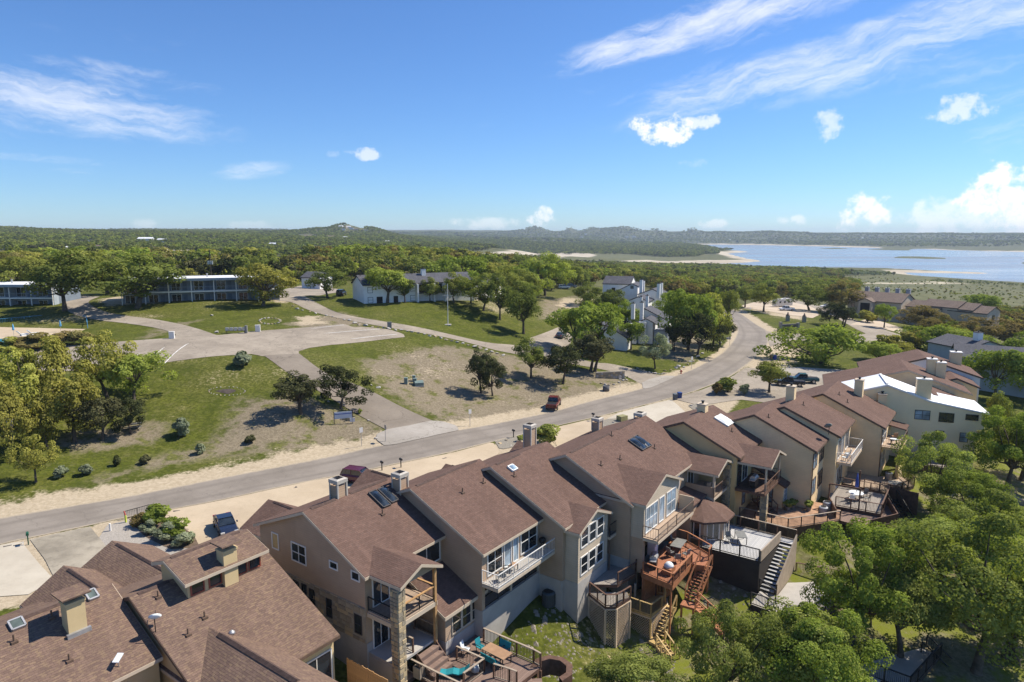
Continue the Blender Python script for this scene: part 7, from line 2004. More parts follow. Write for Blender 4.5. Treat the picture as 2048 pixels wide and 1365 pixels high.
for px0, px1 in ((834, 862), (868, 884)):
    MB().box(ax(px0), ax(px1), -ap.h - .03, -ap.h + .1, z + 3.0, z + 5.0).build("recess_shade_panel", M_DARK, ap.root)  # flat dark panel; the balcony's shade is put into its colour
    ap.balcony(ax(px0), ax(px1), -ap.h, -ap.h - 1.3, z + 3.0, M_DTRIM, M_BLACK, "wab", trim=M_DTRIM)
    ap.opening("W", -ap.h, ax(px0) + .2, ax(px0) + 2.2, z + .2, z + 2.3, nx=3, ny=1, name="glass_door", trim=M_WTRIM)
for px in (832, 865, 887): MB().box(ax(px) - .2, ax(px) + .2, -ap.h - 1.5, -ap.h, z - .5, z + 5.2).build("fin_wall", M_WHITE, ap.root)
p = ap.R((848, 552)); ap.chimney(p[0], p[1] + .5, p[2] - 1.5, p[2] + 1.9, 1.1, .9, M_WHITE, "plain", M_DTRIM); ap.pipes([(720, 552), (824, 548)])
ap2 = block_unit("apartment_block", (955, 600), (1010, 596), "white apartment block with dark balconies half hidden by bright elms", 9, 5.4, 7.6, M_WHITE, M_ROOFG, M_DTRIM, None)
MB().box(.5, 5, -ap2.h - .03, -ap2.h + .1, ap2.z + 3, ap2.z + 5).build("recess_shade_panel", M_DARK, ap2.root); ap2.balcony(.5, 5, -ap2.h, -ap2.h - 1.3, ap2.z + 3, M_DTRIM, M_BLACK, "wab", trim=M_DTRIM)  # again a flat panel, balcony shade painted as near-black
sh = block_unit("small_house", (604, 577), (640, 579), "small white house with a grey roof at the top of the lane", 7, 3.6, 5.2, M_WHITE, M_ROOFG, M_DTRIM, None)
sh.opening("W", -sh.h, 1.5, 2.6, sh.z + 1, sh.z + 2.2, trim=M_DTRIM)

# ------------------------------------------------------------------ white townhouses with many chimneys
CL = "white townhouses with grey roofs and tall chimneys"
def white_unit(peak, D, ang, front, rear, length, label, base, wins=(), roof=M_ROOFG):
    P_ = at_d(*peak, D)
    u = Unit("white_townhouse", ang, P_[0], P_[1], label, "townhouse", CL); u.wall_m = M_WHITE
    zr = P_[2]
    u.gable("u", 0, length, [(front[0], zr - front[1]), (0, zr), (rear[0], zr - rear[1])], base, roof, M_WHITE, M_DTRIM, main=True, rake=.12, oh=.2)
    u.zr = zr; BUILT.append((P_[0], P_[1], 12))
    return u
def px_chim(u, cx, top, bot, w_px, D, lab=None):
    p = at_d(cx, bot, D); t_ = at_d(cx, top, D); L_ = u.loc(p); s_ = w_px * D / 1365 * .75
    u.chimney(L_[0], L_[1], L_[2] - 1.5, t_[2], s_, s_, M_WHITE, "plain", M_DTRIM)
k1 = white_unit((1267, 553), 222, 160, (5, 2.2), (-5, 2.2), 9, "farthest white townhouse with a grey roof and a dark balcony", 3)
for a, b in (((1213, 565), (1217, 572)), ((1232, 567), (1237, 574)), ((1240, 566), (1243, 572))): pass
k1.opening("F", 4.8, 1.5, 2.4, k1.zr - 5, k1.zr - 3.6); k1.opening("F", 4.8, 5, 6, k1.zr - 5, k1.zr - 3.6, trim=M_DTRIM)
k2 = white_unit((1264, 567), 206, 68, (4.6, 2.4), (-1.9, .8), 8, "white townhouse with a dark-edged mono-pitch gable and a small vent", 3)
k2.opening("U", 0, -.5, .4, k2.zr - 1.6, k2.zr - .7, trim=M_METAL, ny=4)
px_chim(k2, 1282, 559, 588, 8, 203); px_chim(k2, 1287, 561, 584, 5, 206)
k3 = white_unit((1305, 578), 200, 68, (4.4, 1.7), (-3.5, 1.6), 8, "white townhouse with a pair of chimneys at the right of the group", 2.5)
px_chim(k3, 1317, 567, 586, 8, 196); px_chim(k3, 1323, 565, 584, 6, 198)
k4 = white_unit((1277, 593), 190, 68, (3.4, 1.5), (-3.0, 1.4), 8, "white townhouse in the middle of the stepped group", 2.5)
px_chim(k4, 1282, 593, 606, 6, 186); px_chim(k4, 1294, 591, 612, 7, 186)
k5 = white_unit((1290, 617), 178, 68, (3.6, 1.6), (-6.2, 3.0), 8, "white townhouse with a long roof falling to the right", 1.5)
px_chim(k5, 1266, 606, 627, 9, 174); px_chim(k5, 1283, 604, 635, 9, 173)
k6 = white_unit((1292, 637), 170, 68, (5.2, 2.6), (-2.0, .9), 8, "nearest white townhouse with two tall pinkish wall panels and a blue shaded porch", 1.0)
k6.block(-.9, 0, -.2, 1.6, 1, k6.zr - .9, M_WHITE, "wall_panel"); k6.block(-1.8, 0, 1.9, 3.9, 1, k6.zr - 1.4, M_WHITE, "wall_panel")
k6.opening("U", -.92, .5, 1.1, k6.zr - 3.2, k6.zr - 2.0, trim=M_DTRIM); k6.opening("U", -1.82, 2.4, 3.1, k6.zr - 4.2, k6.zr - 3.0, trim=M_DTRIM)
MB().extrude([(-2.0, k6.zr - 1.0), (-5.6, k6.zr - 2.6), (-5.6, k6.zr - 2.8), (-2.0, k6.zr - 1.2)], lambda a, t, z_: (a, t, z_), -.3, 4).build("porch_roof", M_ROOFG, k6.root)
k6.block(.5, 4, -5.4, -2.0, .5, k6.zr - 3.0, plain("porch_blue_shade", (.38, .42, .5), .1, 1, .8), "porch_wall")  # blue of the porch's shadow is put into this wall colour
k7 = white_unit((1218, 652), 160, 68, (3.0, -.4), (-4.4, 2.6), 6, "low white wing with a shed roof below the bright green elm", 1.0)

# ------------------------------------------------------------------ tan apartments by the lake road
TA = "tan apartments with brown roofs"
P_ = at_d(1724, 579.5, 252); Q_ = at_d(1818, 591, 240)
ta_ = Unit("tan_apartments", math.degrees(math.atan2(Q_[1] - P_[1], Q_[0] - P_[0])), P_[0], P_[1], "tan apartment building with a broad brown roof and a dark entrance behind the utility poles", "building", TA); ta_.wall_m = M_SAND
Lr = math.hypot(Q_[0] - P_[0], Q_[1] - P_[1]); zr = (P_[2] + Q_[2]) / 2
ta_.gable("u", -2, Lr, [(6.5, zr - 2.6), (0, zr), (-7.0, zr - 2.8)], -5, M_ROOFT, M_SAND, M_DTRIM, main=True)
ta_.gable("w", -9.5, -3, [(2.5, zr - 2.9), (5.2, zr - 1.7), (7.9, zr - 2.9)], -5, M_ROOFT, M_SAND, M_DTRIM)
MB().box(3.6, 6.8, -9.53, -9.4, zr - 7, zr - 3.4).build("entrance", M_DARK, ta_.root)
for u in (-.6, 9.5, 11.5): ta_.opening("W", -6.62, u, u + 1.1, zr - 5.2, zr - 3.9, trim=M_DTRIM)
for k in range(5): ta_.chimney(1 + k * (Lr - 2) / 4, 2.2, zr - 2, zr + 1.5, 1.3, 1.1, plain("grey_stucco_%s" % "abcde"[k], (.34, .34, .36), .08, 1, .9) if k == 0 else bpy.data.materials["grey_stucco_a"], "plain", M_METAL)
for k in range(4):
    px, py, D = ((1845, 601, 236), (1876, 599, 232), (1905, 603, 228), (1932, 609, 224))[k]
    P_ = at_d(px, py, D)
    s_ = Unit("tan_apartments", 118, P_[0], P_[1], ("tan unit with windows joining the broad roofed building", "tan unit, second of the stepped brown roofs", "tan unit, third of the stepped brown roofs", "tan unit at the right end of the stepped brown roofs")[k], "building", TA); s_.wall_m = M_SAND
    s_.gable("u", -9, 3, [(4.6, P_[2] - 2.0), (0, P_[2]), (-3.2, P_[2] - 1.5)], -7, M_ROOFT, M_SAND, M_DTRIM, main=True, rake=.15, oh=.15)
    s_.opening("U", -9, .2, 1.4, P_[2] - 4, P_[2] - 2.7, trim=M_DTRIM)
P_ = at_d(1800, 633, 236); o = empty("garden_wall", tuple(P_), .1, "tan wall below the tan apartments", "wall"); MB().box(-8, 7, 0, .4, -3, 2.6).build("panel", M_SAND, o)
# blue grey house at the right edge
P_ = at_d(1978, 682, 146)
bh = Unit("blue_house", 100, P_[0], P_[1], "blue grey house with a grey roof and a white chimney near the right edge", "house"); bh.wall_m = plain("blue_grey_siding", (.33, .38, .42), .06, 1, .8)
bh.gable("u", 0, 11, [(5.5, P_[2] - 1.7), (0, P_[2]), (-6.5, P_[2] - 2.0)], -5, M_ROOFG, bh.wall_m, M_DTRIM, main=True); bh.opening("U", 0, 1.5, 2.6, P_[2] - 3, P_[2] - 1.9)
bh.chimney(2.5, .4, P_[2] - 1, P_[2] + 1.6, 1.4, 1.2, M_WHITE, "plain", M_DTRIM)
P_ = at_d(2030, 694, 134); b2 = Unit("blue_house", 150, P_[0], P_[1], "grey roofed house cut by the right edge beside the blue grey one", "house"); b2.wall_m = bh.wall_m
b2.gable("u", -6, 10, [(6, P_[2] - 1.9), (0, P_[2]), (-6, P_[2] - 1.9)], -5, M_ROOFG, bh.wall_m, M_DTRIM, main=True)

# ------------------------------------------------------------------ vehicles
M_TYRE = plain("tyre_rubber", (.018, .018, .018), .2, 4, .9); M_RIM = plain("alloy", (.42, .42, .43), .1, 4, .3, .5, .8); M_LAMP = plain("lamp_glass", (.65, .65, .62), .05, 4, .15, .6); M_TAIL = plain("tail_lamp", (.38, .02, .015), .05, 4, .2, .6)
def paint(name, col): return plain(name, col, .04, 2, .22, .6)
def loft(mb, st, ring):
    base = []
    for s_ in st:
        base.append(len(mb.v)); mb.v += [tuple(p) for p in ring(*s_)]
    n = len(mb.v) - base[-1]
    for a, b in zip(base[:-1], base[1:]):
        for k in range(n): mb.f.append((a + k, a + (k + 1) % n, b + (k + 1) % n, b + k)); mb.mi.append(0)
    mb.f.append(tuple(base[0] + k for k in range(n))[::-1]); mb.mi.append(0); mb.f.append(tuple(base[-1] + k for k in range(n))); mb.mi.append(0)
    return mb
def rng8(x, z0, z1, hw):
    h = z1 - z0
    return [(x, -hw * .92, z0), (x, -hw, z0 + h * .3), (x, -hw * .98, z0 + h * .75), (x, -hw * .86, z1), (x, hw * .86, z1), (x, hw * .98, z0 + h * .75), (x, hw, z0 + h * .3), (x, hw * .92, z0)]
CAR = {
 "sedan": dict(L=4.7, body=[(-2.35, .45, .75, .70), (-2.2, .3, .95, .84), (-1.4, .25, 1.0, .90), (.6, .25, .95, .91), (1.6, .25, .88, .88), (2.2, .3, .72, .80), (2.35, .42, .62, .66)], cab=[(-1.75, .93, 1.0, .72), (-1.05, .93, 1.38, .66), (.1, .93, 1.42, .66), (1.0, .9, .98, .72)], w=(-1.4, 1.4), r=.33, hw=.9),
 "suv": dict(L=4.8, body=[(-2.4, .5, .95, .78), (-2.3, .35, 1.08, .88), (-1.2, .32, 1.1, .93), (.7, .32, 1.08, .93), (1.8, .32, 1.02, .90), (2.3, .38, .88, .82), (2.4, .5, .75, .70)], cab=[(-2.25, 1.05, 1.15, .78), (-1.95, 1.05, 1.68, .70), (.2, 1.05, 1.70, .70), (1.1, 1.02, 1.1, .76)], w=(-1.45, 1.45), r=.37, hw=.93),
 "pickup": dict(L=5.6, body=[(-2.8, .55, 1.05, .88), (-2.7, .45, 1.1, .95), (.3, .42, 1.1, .97), (1.9, .42, 1.1, .95), (2.65, .45, 1.0, .90), (2.8, .55, .85, .80)], cab=[(-.7, 1.05, 1.2, .82), (-.5, 1.05, 1.80, .74), (.7, 1.05, 1.82, .74), (1.45, 1.05, 1.12, .80)], w=(-1.75, 1.75), r=.41, hw=.97)}
VP = {}
def vehicle(kind, loc, heading, col, label, name, group=None, cover=None):
    c = CAR[kind]
    o = empty(name, loc, heading, label, {"sedan": "car", "suv": "car", "pickup": "pickup truck"}[kind], group)
    mb = loft(MB(), c["body"], rng8)
    mb.build("body", col, o, smooth=False)
    (xa, za, zb, ha), (xb, _, zt, hb), (xc, _, zt2, hc), (xd, zd, ze, hd) = c["cab"]
    r4 = lambda x, z0, z1, hw: [(x, -hw - .08, z0 - .05), (x, -hw, z1), (x, hw, z1), (x, hw + .08, z0 - .05)]
    cab = MB(); loft(cab, [(xa, za, zb, ha), (xb, za, zt - .03, hb), (xc, za, zt2 - .03, hc), (xd, zd, ze, hd)], r4); cab.build("window_glass", M_GLASS, o)
    rf = MB().poly([(xb - .05, -hb, zt), (xc + .1, -hc, zt2), (xc + .1, hc, zt2), (xb - .05, hb, zt)])
    for sgn in (-1, 1):
        rf.bar((xb - .02, sgn * hb, zt - .01), (xa, sgn * (ha + .06), zb - .04), .07); rf.bar((xc + .05, sgn * hc, zt2 - .01), (xd, sgn * (hd + .06), ze - .04), .06); rf.bar(((xb + xc) / 2, sgn * (hb + .01), zt), ((xb + xc) / 2, sgn * (hb + .1), za), .07)
        rf.bar((xb - .05, sgn * hb, zt - .01), (xc + .1, sgn * hc, zt2 - .01), .07)
    rf.build("roof", col, o)
    if kind == "pickup": MB().box(-2.66, -.8, -.78, .78, 1.09, 1.115).build("truck_bed", cover or M_BLACK, o)
    if ("w", c["r"]) not in VP:
        t_ = MB().tube([(0, -.11, 0), (0, .11, 0)], c["r"], 18).mesh("tyre", M_TYRE); w_ = MB().tube([(0, -.12, 0), (0, .12, 0)], c["r"] * .62, 12).mesh("rim", M_RIM); VP[("w", c["r"])] = (t_, w_)
    t_, w_ = VP[("w", c["r"])]
    for x in c["w"]:
        for y in (-c["hw"] + .08, c["hw"] - .08): wo = inst("wheel", t_, o, (x, y, c["r"])); inst("rim", w_, wo)
    for y in (-.62, .62):
        MB().box(c["L"] / 2 - .14, c["L"] / 2 - .02, y - .18, y + .18, .62, .76).build("headlight", M_LAMP, o); MB().box(-c["L"] / 2 + .0, -c["L"] / 2 + .13, y - .2, y + .16, .74, .92).build("tail_light", M_TAIL, o)
        MB().box(xd - .35, xd - .15, y * 1.55 - .06, y * 1.55 + .06, .98, 1.12).build("mirror", col, o)
    return o
def parked(kind, px, py, deg, col, label, name, group=None, cover=None, dz=.05):
    p = hit(px, py); return vehicle(kind, (p.x, p.y, p.z + dz), math.radians(deg), col, label, name, group, cover)
parked("sedan", 452, 1062, -58, paint("navy_paint", (.016, .024, .05)), "dark navy sedan on the pale paving behind the tan house", "parked_car")
parked("suv", 722, 966, -20, paint("maroon_paint", (.085, .012, .025)), "maroon car half hidden behind a brown garage roof", "parked_car")
parked("suv", 962, 962, -35, paint("black_paint", (.012, .012, .014)), "black car mostly hidden behind the brown roofs", "parked_car") if False else None
parked("pickup", 1107, 815, 78, paint("red_paint", (.13, .022, .014)), "dull red pickup truck parked on the dirt verge", "pickup_truck")
parked("pickup", 1578, 772, 165, paint("black_truck_paint", (.014, .015, .018)), "black pickup in front of the townhouse row", "pickup_truck")
parked("pickup", 1606, 766, 170, paint("teal_truck_paint", (.02, .075, .085)), "dark teal pickup parked beside the black one", "pickup_truck")
parked("pickup", 1573, 622, 190, paint("white_paint", (.70, .70, .70)), "white pickup truck in front of the travel trailer", "pickup_truck")
parked("sedan", 1652, 616, 185, M_WTRIM, "white sedan under the brownish live oak", "parked_car"); parked("suv", 1744, 626, 200, M_WTRIM, "white car by the tan apartments' entrance", "parked_car")
parked("suv", 683, 592, 90, paint("charcoal_paint", (.02, .022, .026)), "dark car beside the gable end of the white apartments", "parked_car")
parked("sedan", 1122, 676, 70, paint("grey_paint", (.06, .065, .07)), "dark car in the small car park under the bright elm", "parked_car"); parked("suv", 1128, 578, 10, M_WTRIM, "white vehicle in the shade above the bare slope", "parked_car"); parked("suv", 1142, 576, 10, paint("blue_grey_paint", (.06, .08, .11)), "blue grey car beside the white one above the bare slope", "parked_car")
# travel trailer
p = hit(1564, 614); o = empty("travel_trailer", (p.x, p.y, p.z), math.radians(200), "white travel trailer with a rounded dark front in the gravel lot", "trailer")
MB().extrude([(-4, .5), (-4, 3.0), (-3.8, 3.15), (3.3, 3.15), (3.8, 2.6), (4.0, 1.6), (3.8, .5)], lambda s_, x_, z_: (x_, s_, z_), -1.2, 1.2).build("body", M_WTRIM, o)
MB().extrude([(3.32, 3.05), (3.82, 2.58), (4.02, 1.6), (4.0, 1.3), (3.9, 1.3), (3.2, 2.9)], lambda s_, x_, z_: (x_, s_, z_), -1.0, 1.0).build("front_shield", M_GLASS, o)
for x in (-2.6, -.6, 1.6): MB().box(x, x + .8, 1.19, 1.22, 1.6, 2.3).box(x, x + .8, -1.22, -1.19, 1.6, 2.3).build("window", M_GLASS, o)
for x in (-.9, .1):
    for y in (-1.1, 1.1): MB().tube([(x, y - .1, .35), (x, y + .1, .35)], .35, 14).build("wheel", M_TYRE, o)
MB().box(-1.5, -.6, -.5, .5, 3.15, 3.4).build("roof_unit", M_METAL, o); MB().box(-3.9, 3.7, -1.215, -1.2, .9, 1.05).build("stripe", M_GREYM, o)

# ------------------------------------------------------------------ street furniture
def thing(name, px, label, cat, group=None, rz=0.0, z=None): return empty(name, hit(*px) if z is None else Vector(at_z(px[0], px[1], z)), rz, label, cat, group)
def mailbox(px, label, m=M_BLACK, z=None, rz=.6):
    o = thing("mailbox", px, label, "mailbox", "mailboxes along the street", rz, z); MB().box(-.05, .05, -.05, .05, 0, 1.0).build("post", m, o); MB().extrude([(-.12, 1.0), (-.12, 1.14), (-.07, 1.24), (.07, 1.24), (.12, 1.14), (.12, 1.0)], lambda s_, p_, q_: (p_, s_, q_), -.26, .26).build("box", m, o)
    return o
mailbox((57, 1090), "green mailbox between two pale driveways", plain("green_metal", (.02, .10, .06), .1, 3, .5)); mailbox((764, 942), "dark mailbox behind the brown garage roof with the maroon car"); mailbox((802, 936), "tall dark mailbox next to a chimney hood"); mailbox((1027, 876), "dark mailbox beside the stone bed"); mailbox((1186, 842), "dark double mailbox at the driveway of the widest townhouse")
def sign(px, label, h=2.6, shape="rect", m=M_WTRIM, rz=.7, pole=M_METAL):
    o = thing("road_sign", px, label, "road sign", None, rz); MB().bar((0, 0, 0), (0, 0, h), .06).build("post", pole, o)
    if shape == "rect": MB().box(-.25, .25, -.05, -.03, h - .65, h + .05).build("plate", m, o)
    else: MB().tube([(0, -.05, h - .3), (0, -.03, h - .3)], .36, 8).build("plate", m, o)
sign((723, 893), "white road sign on the grass left of the driveway mouth"); sign((771, 884), "plain thin road sign post at the driveway mouth", 2.4, "oct", M_METAL, 2.2); sign((940, 853), "white road sign on the verge above the street"); sign((1240, 775), "grey back of a stop sign at the lane mouth", 2.3, "oct", M_METAL, 3.6)
sign((1383, 738), "white road sign on the grass by the street bend"); sign((1459, 692), "dark green road sign near the stone edging", 2.4, "rect", plain("sign_green", (.02, .06, .03), .1, 3, .6)); sign((1459 + 0, 700 - 6), "x") if False else None
sign((1500, 628), "white road sign at the left end of the gravel lot", 2.2)
o = thing("hydrant", (1362, 748), "red fire hydrant on the grass by the lane mouth", "hydrant"); MB().lathe([(.2, 0), (.2, .08), (.14, .1), (.14, .6), (.2, .62), (.18, .75), (.05, .86)], 12).build("barrel", paint("hydrant_red", (.40, .05, .03)), o, True); MB().bar((-.3, 0, .5), (.3, 0, .5), .14).build("nozzle", MATS.get("x") or bpy.data.materials["hydrant_red"], o)
for px, lab, m in (((1350, 800), "grey wheeled bin at the street edge", plain("bin_grey", (.10, .12, .14), .1, 3, .6)), ((1359, 797), "blue wheeled bin behind the grey one", plain("bin_blue", (.02, .06, .22), .1, 3, .5)), ((1543, 719), "tan wheeled bin on the dirt verge by the junction oak", M_TABLE), ((1549, 720), "blue wheeled bin by the junction oak", M_BLUE)):
    o = thing("wheeled_bin", px, lab, "bin", "wheeled bins", .4); MB().extrude([(-.25, 0), (-.32, 1.0), (.32, 1.0), (.25, 0)], lambda s_, p_, q_: (p_, s_, q_), -.32, .32).build("bin", m, o); MB().bar((0, -.36, 1.03), (0, .36, 1.08), .7, .06, up=(0, 0, 1)).build("lid", m, o)
M_UTIL = plain("utility_green", (.17, .23, .21), .08, 2, .6)
for px, py, s_, lab in ((812, 768, (.28, .28, .95), "slim green utility pedestal, left of three"), (830, 769, (.28, .28, .95), "slim green utility pedestal beside the transformer box"), (828, 763, (.25, .25, .9), "rear green utility pedestal behind the transformer box")):
    o = thing("utility_pedestal", (px, py), lab, "utility box", "green utility boxes"); MB().box(-s_[0], s_[0], -s_[1], s_[1], 0, s_[2]).box(-s_[0] - .03, s_[0] + .03, -s_[1] - .03, s_[1] + .03, s_[2], s_[2] + .1).build("casing", M_UTIL, o)
o = thing("transformer_box", (838, 772), "wide green transformer box on the bare lawn", "utility box", "green utility boxes", .3); MB().extrude([(-.5, 0), (-.5, .6), (.1, .85), (.5, .85), (.5, 0)], lambda s_, p_, q_: (s_, p_, q_), -.75, .75).build("casing", M_UTIL, o); MB().box(-.8, .8, -.6, .6, -.1, .05).build("pad", M_FOUND, o)
o = thing("transformer_box", (1244, 842), "tan green box behind the widest townhouse's chimney", "utility box", None, .6); MB().box(-.7, .7, -.55, .55, 0, .85).build("casing", plain("box_olive", (.28, .26, .12), .1, 2, .6), o)
o = thing("concrete_planter", (1212, 782), "dark concrete pipe planter on the bare bank", "planter", None, 0); MB().lathe([(.62, 0), (.62, .95), (.5, .95), (.48, .6)], 18).build("ring", plain("dark_concrete", (.12, .12, .125), .15, 2, .9), o, True)
# site board by the driveway
o = thing("notice_board", (687, 848), "white notice board on two posts beside the driveway", "sign board", None, .35)
for x in (-1.3, 1.3): MB().bar((x, 0, 0), (x, 0, 1.9), .1).build("post", M_DTRIM, o)
MB().box(-1.25, 1.25, -.04, .04, .8, 1.8).build("board", plain("board_white", (.50, .56, .62), .06, 2, .5), o); MB().box(-1.2, 1.2, -.06, -.045, 1.45, 1.55).build("printed_band", M_BLUE, o)
o = thing("board_sign", (705, 848), "small pale sign leaning at the end of the white notice board", "sign board", None, .35); MB().bar((0, 0, 0), (0, 0, 1.0), .06).build("post", M_METAL, o); MB().box(-.35, .35, -.03, .03, .3, .9).build("plate", M_WTRIM, o)
# stone sign wall with dark block letters too worn to read
o = thing("stone_sign_wall", (1220, 757), "stone sign wall with a rough bed of rocks beside the lane mouth", "sign wall", None, .25)
MB().box(-3.0, 3.0, -.2, .2, -.3, 1.35).build("wall", M_MORTAR, o); rr = random.Random(6)
sm = [MB().box(-.5, .5, -.1, 0, -.5, .5).mesh("stone", m_) for m_ in (M_STONE, M_FOUND)]
for i in range(12):
    for j in range(3): inst("stone", sm[rr.random() < .3], o, (-2.75 + i * .5, -.2, .0 + .42 * j + .2), (0, rr.uniform(-.1, .1), 0), (.44, rr.uniform(.3, .8), .36))
for k, (px, py) in enumerate([(1203, 768), (1210, 770), (1219, 771), (1228, 770), (1238, 766), (1246, 762), (1250, 757), (1256, 755), (1253, 761), (1244, 757), (1240, 760)]): rock(hit(px, py), .42, "grey edging rock of the bed under the stone sign wall", "rocks of the sign bed")
# monument sign and stone pillars at the junction
o = thing("monument_sign", (1578, 660), "grey stone monument sign with lower end piers at the junction", "sign wall", None, .25)
MB().box(-2.6, 2.6, -.3, .3, -.3, 1.7).build("panel", plain("grey_stone", (.16, .145, .135), .25, 1.5, .9), o); MB().box(-3.3, -2.6, -.4, .4, -.3, 2.4).build("pier", M_MORTAR, o); MB().box(2.6, 3.3, -.4, .4, -.3, 2.0).build("pier", M_MORTAR, o); MB().box(-2.0, 2.0, -.33, -.3, .6, 1.3).build("plaque", M_BTRIM, o)
for px, lab in (((1575, 643), "left stone pillar with a pointed cap behind the monument sign"), ((1608, 645), "right stone pillar with a pointed cap behind the monument sign")):
    o = thing("stone_pillar", px, lab, "pillar", "stone entrance pillars"); MB().box(-.5, .5, -.5, .5, -.2, 1.9).build("shaft", M_MORTAR, o); MB().lathe([(.62, 1.9), (.6, 2.05), (.25, 2.5), (.2, 2.9), (.03, 3.0)], 4).build("cap", plain("pillar_cap%s" % px[0], (.22, .15, .12), .2, 2, .9), o)
# flag pole with a yard arm
o = thing("flagpole", (896, 650), "white flagpole with a yard arm on the apartment lawn", "flagpole"); MB().tube([(0, 0, 0), (0, 0, 9.4)], [.09, .05], 8).build("pole", M_WTRIM, o); MB().bar((-1.2, 0, 6.7), (1.2, 0, 6.7), .07).build("yard_arm", M_WTRIM, o); MB().box(-.7, .7, -.7, .7, -.1, .12).build("footing", M_FOUND, o)
# utility poles
M_POLE = plain("pole_wood", (.075, .06, .05), .2, 2, .9)
def pole(px, top, label, drum=False, arm=True, D=None):
    p = hit(*px) if D is None else Vector(at_d(px[0], px[1], D)); t_ = (px[1] - top) * ((np.array(p) - CAMP) @ _F) / 1365
    o = empty("utility_pole", p, .3, label, "utility pole", "wooden utility poles"); MB().tube([(0, 0, -.5), (0, 0, t_)], [.17, .12], 8).build("pole", M_POLE, o)
    if arm: MB().bar((-1.2, 0, t_ - .5), (1.2, 0, t_ - .5), .12).build("cross_arm", M_POLE, o)
    if drum:
        for x in (-.55, 0, .55): MB().tube([(x, -.4, t_ - 4.6), (x, -.4, t_ - 3.5)], .28, 12).build("transformer", M_METAL, o)
    return p + Vector((0, 0, t_ - .4))
t1 = pole((423, 560), 500, "utility pole carrying three grey transformers behind the motel", True, True, 215)
t2 = pole((1728, 634), 588, "utility pole left of the tan apartments' entrance", False); t3 = pole((1772, 622), 579, "taller utility pole before the broad brown roof", False)
t4 = pole((1681, 612), 577, "thin utility pole behind the brownish live oak", False, True); t5 = pole((1332 + 150, 590), 566, "distant utility pole in the woods right of the white townhouses", False, True, 330)
# rocks along the lane and beds
for i, (px, py) in enumerate(resample([(586, 612), (600, 620), (650, 632), (700, 643), (725, 652), (760, 657), (800, 661), (850, 670), (900, 682), (940, 692), (975, 701), (1005, 712)], 11.5)):
    if not (745 < px < 752): rock(hit(px + random.uniform(-2, 2), py + random.uniform(-1, 1)), random.uniform(.35, .75), "dark edging rock along the lane, " + next(b_ for a_, b_ in ((640, "at its upper end"), (700, "beside the bare patch of the motel lawn"), (760, "left of the grey cabinet"), (830, "at the tip of the parking lot"), (900, "above the mown lawn"), (960, "below the yard-arm pole"), (3000, "at its lower end")) if px < a_), "rocks along the lane")
for i, (px, py) in enumerate(resample([(1470, 660), (1462, 672), (1450, 684), (1436, 692), (1420, 698), (1400, 712), (1388, 722), (1372, 732), (1345, 742)], 8)): rock(hit(px + random.uniform(-4, 2), py + random.uniform(-3, 3)), random.uniform(.4, .9), "grey rock on the bank, " + ("under the narrow oak", "under the dark overhanging cedar", "below the broad bright elm", "behind the white road sign", "nearest the lane mouth")[min(4, i * 5 // 18)], "rocks by the street bend")
for i, (px, py) in enumerate(resample([(1275, 738), (1290, 744), (1310, 748), (1328, 749), (1330, 742)], 6)): rock(hit(px, py), random.uniform(.35, .6), "edging rock of the bed under the silvery olive tree", "rocks of the olive bed")
for k in range(26):
    t_ = 2 * math.pi * k / 26; rock(hit(454 + 36 * math.cos(t_), 783 + 8.5 * math.sin(t_)), .17, "small white stone of the lawn bed ring, " + ("at its right end", "on its near right curve", "on its near left curve", "at its left end", "on its far left curve", "on its far right curve")[int(((k + 2) % 26) / 4.34)], "stones of the lawn ring")
o = patch("bed_soil", [(430, 783), (455, 777), (478, 782), (455, 789)], .03, plain("dark_soil", (.07, .055, .045), .3, 2, .95))
for k in range(18):
    t_ = 2 * math.pi * k / 18; rock(hit(540 + 21 * math.cos(t_), 643 + 6 * math.sin(t_)), .4, "pale stone of the oval bed, " + ("at its right end", "on its near right curve", "on its near left curve", "at its left end", "on its far left curve", "on its far right curve")[int(((k + 1.5) % 18) / 3.01)], "stones of the raised bed")
for px, py, r, lab in ((433, 666, .6, "pale flat boulder beside the parking lot"), (757, 776, .5, "pale boulder on the driveway edge"), (743, 771, .4, "pale boulder left of the driveway edge one"), (642, 796, .35, "pale stone under the driveway oaks"), (657, 804, .35, "brown stone under the driveway oaks"), (737, 842, .3, "dark stone near the notice board"), (424, 632, .5, "dark rock in a pale ring on the motel lawn"), (752, 878, .35, "dark stone at the driveway mouth")): rock(hit(px, py), r, lab, "loose rocks on the lawn")
o = thing("letter_boxes", (472, 667), "row of grey cluster mailboxes beside the parking lot", "mailboxes", None, .12)
for k in range(5): MB().box(-1.9 + k * .8, -1.3 + k * .8, -.25, .25, .55, 1.15).build("box", M_METAL, o)
MB().bar((-2, 0, .5), (2, 0, .5), .1).build("rail", M_BROWN, o)
for x in (-1.7, 1.6): MB().bar((x, 0, 0), (x, 0, .5), .1).build("post", M_BROWN, o)
MB().box(1.75, 2.15, -.3, .3, 0, 1.5).build("end_cabinet", M_GREYM, o)
for px, lab in (((344, 678), "white folding sign standing at the upper drive"), ((516, 664), "white parcel cabinet at the parking lot edge"), ((779, 657), "grey cabinet at the tip of the parking lot")):
    o = thing("white_cabinet", px, lab, "cabinet", None, .2); MB().box(-.45, .45, -.25, .25, 0, 1.3).box(-.5, .5, -.3, .3, 1.3, 1.36).build("cabinet", M_WTRIM if px[0] != 779 else M_GREYM, o)
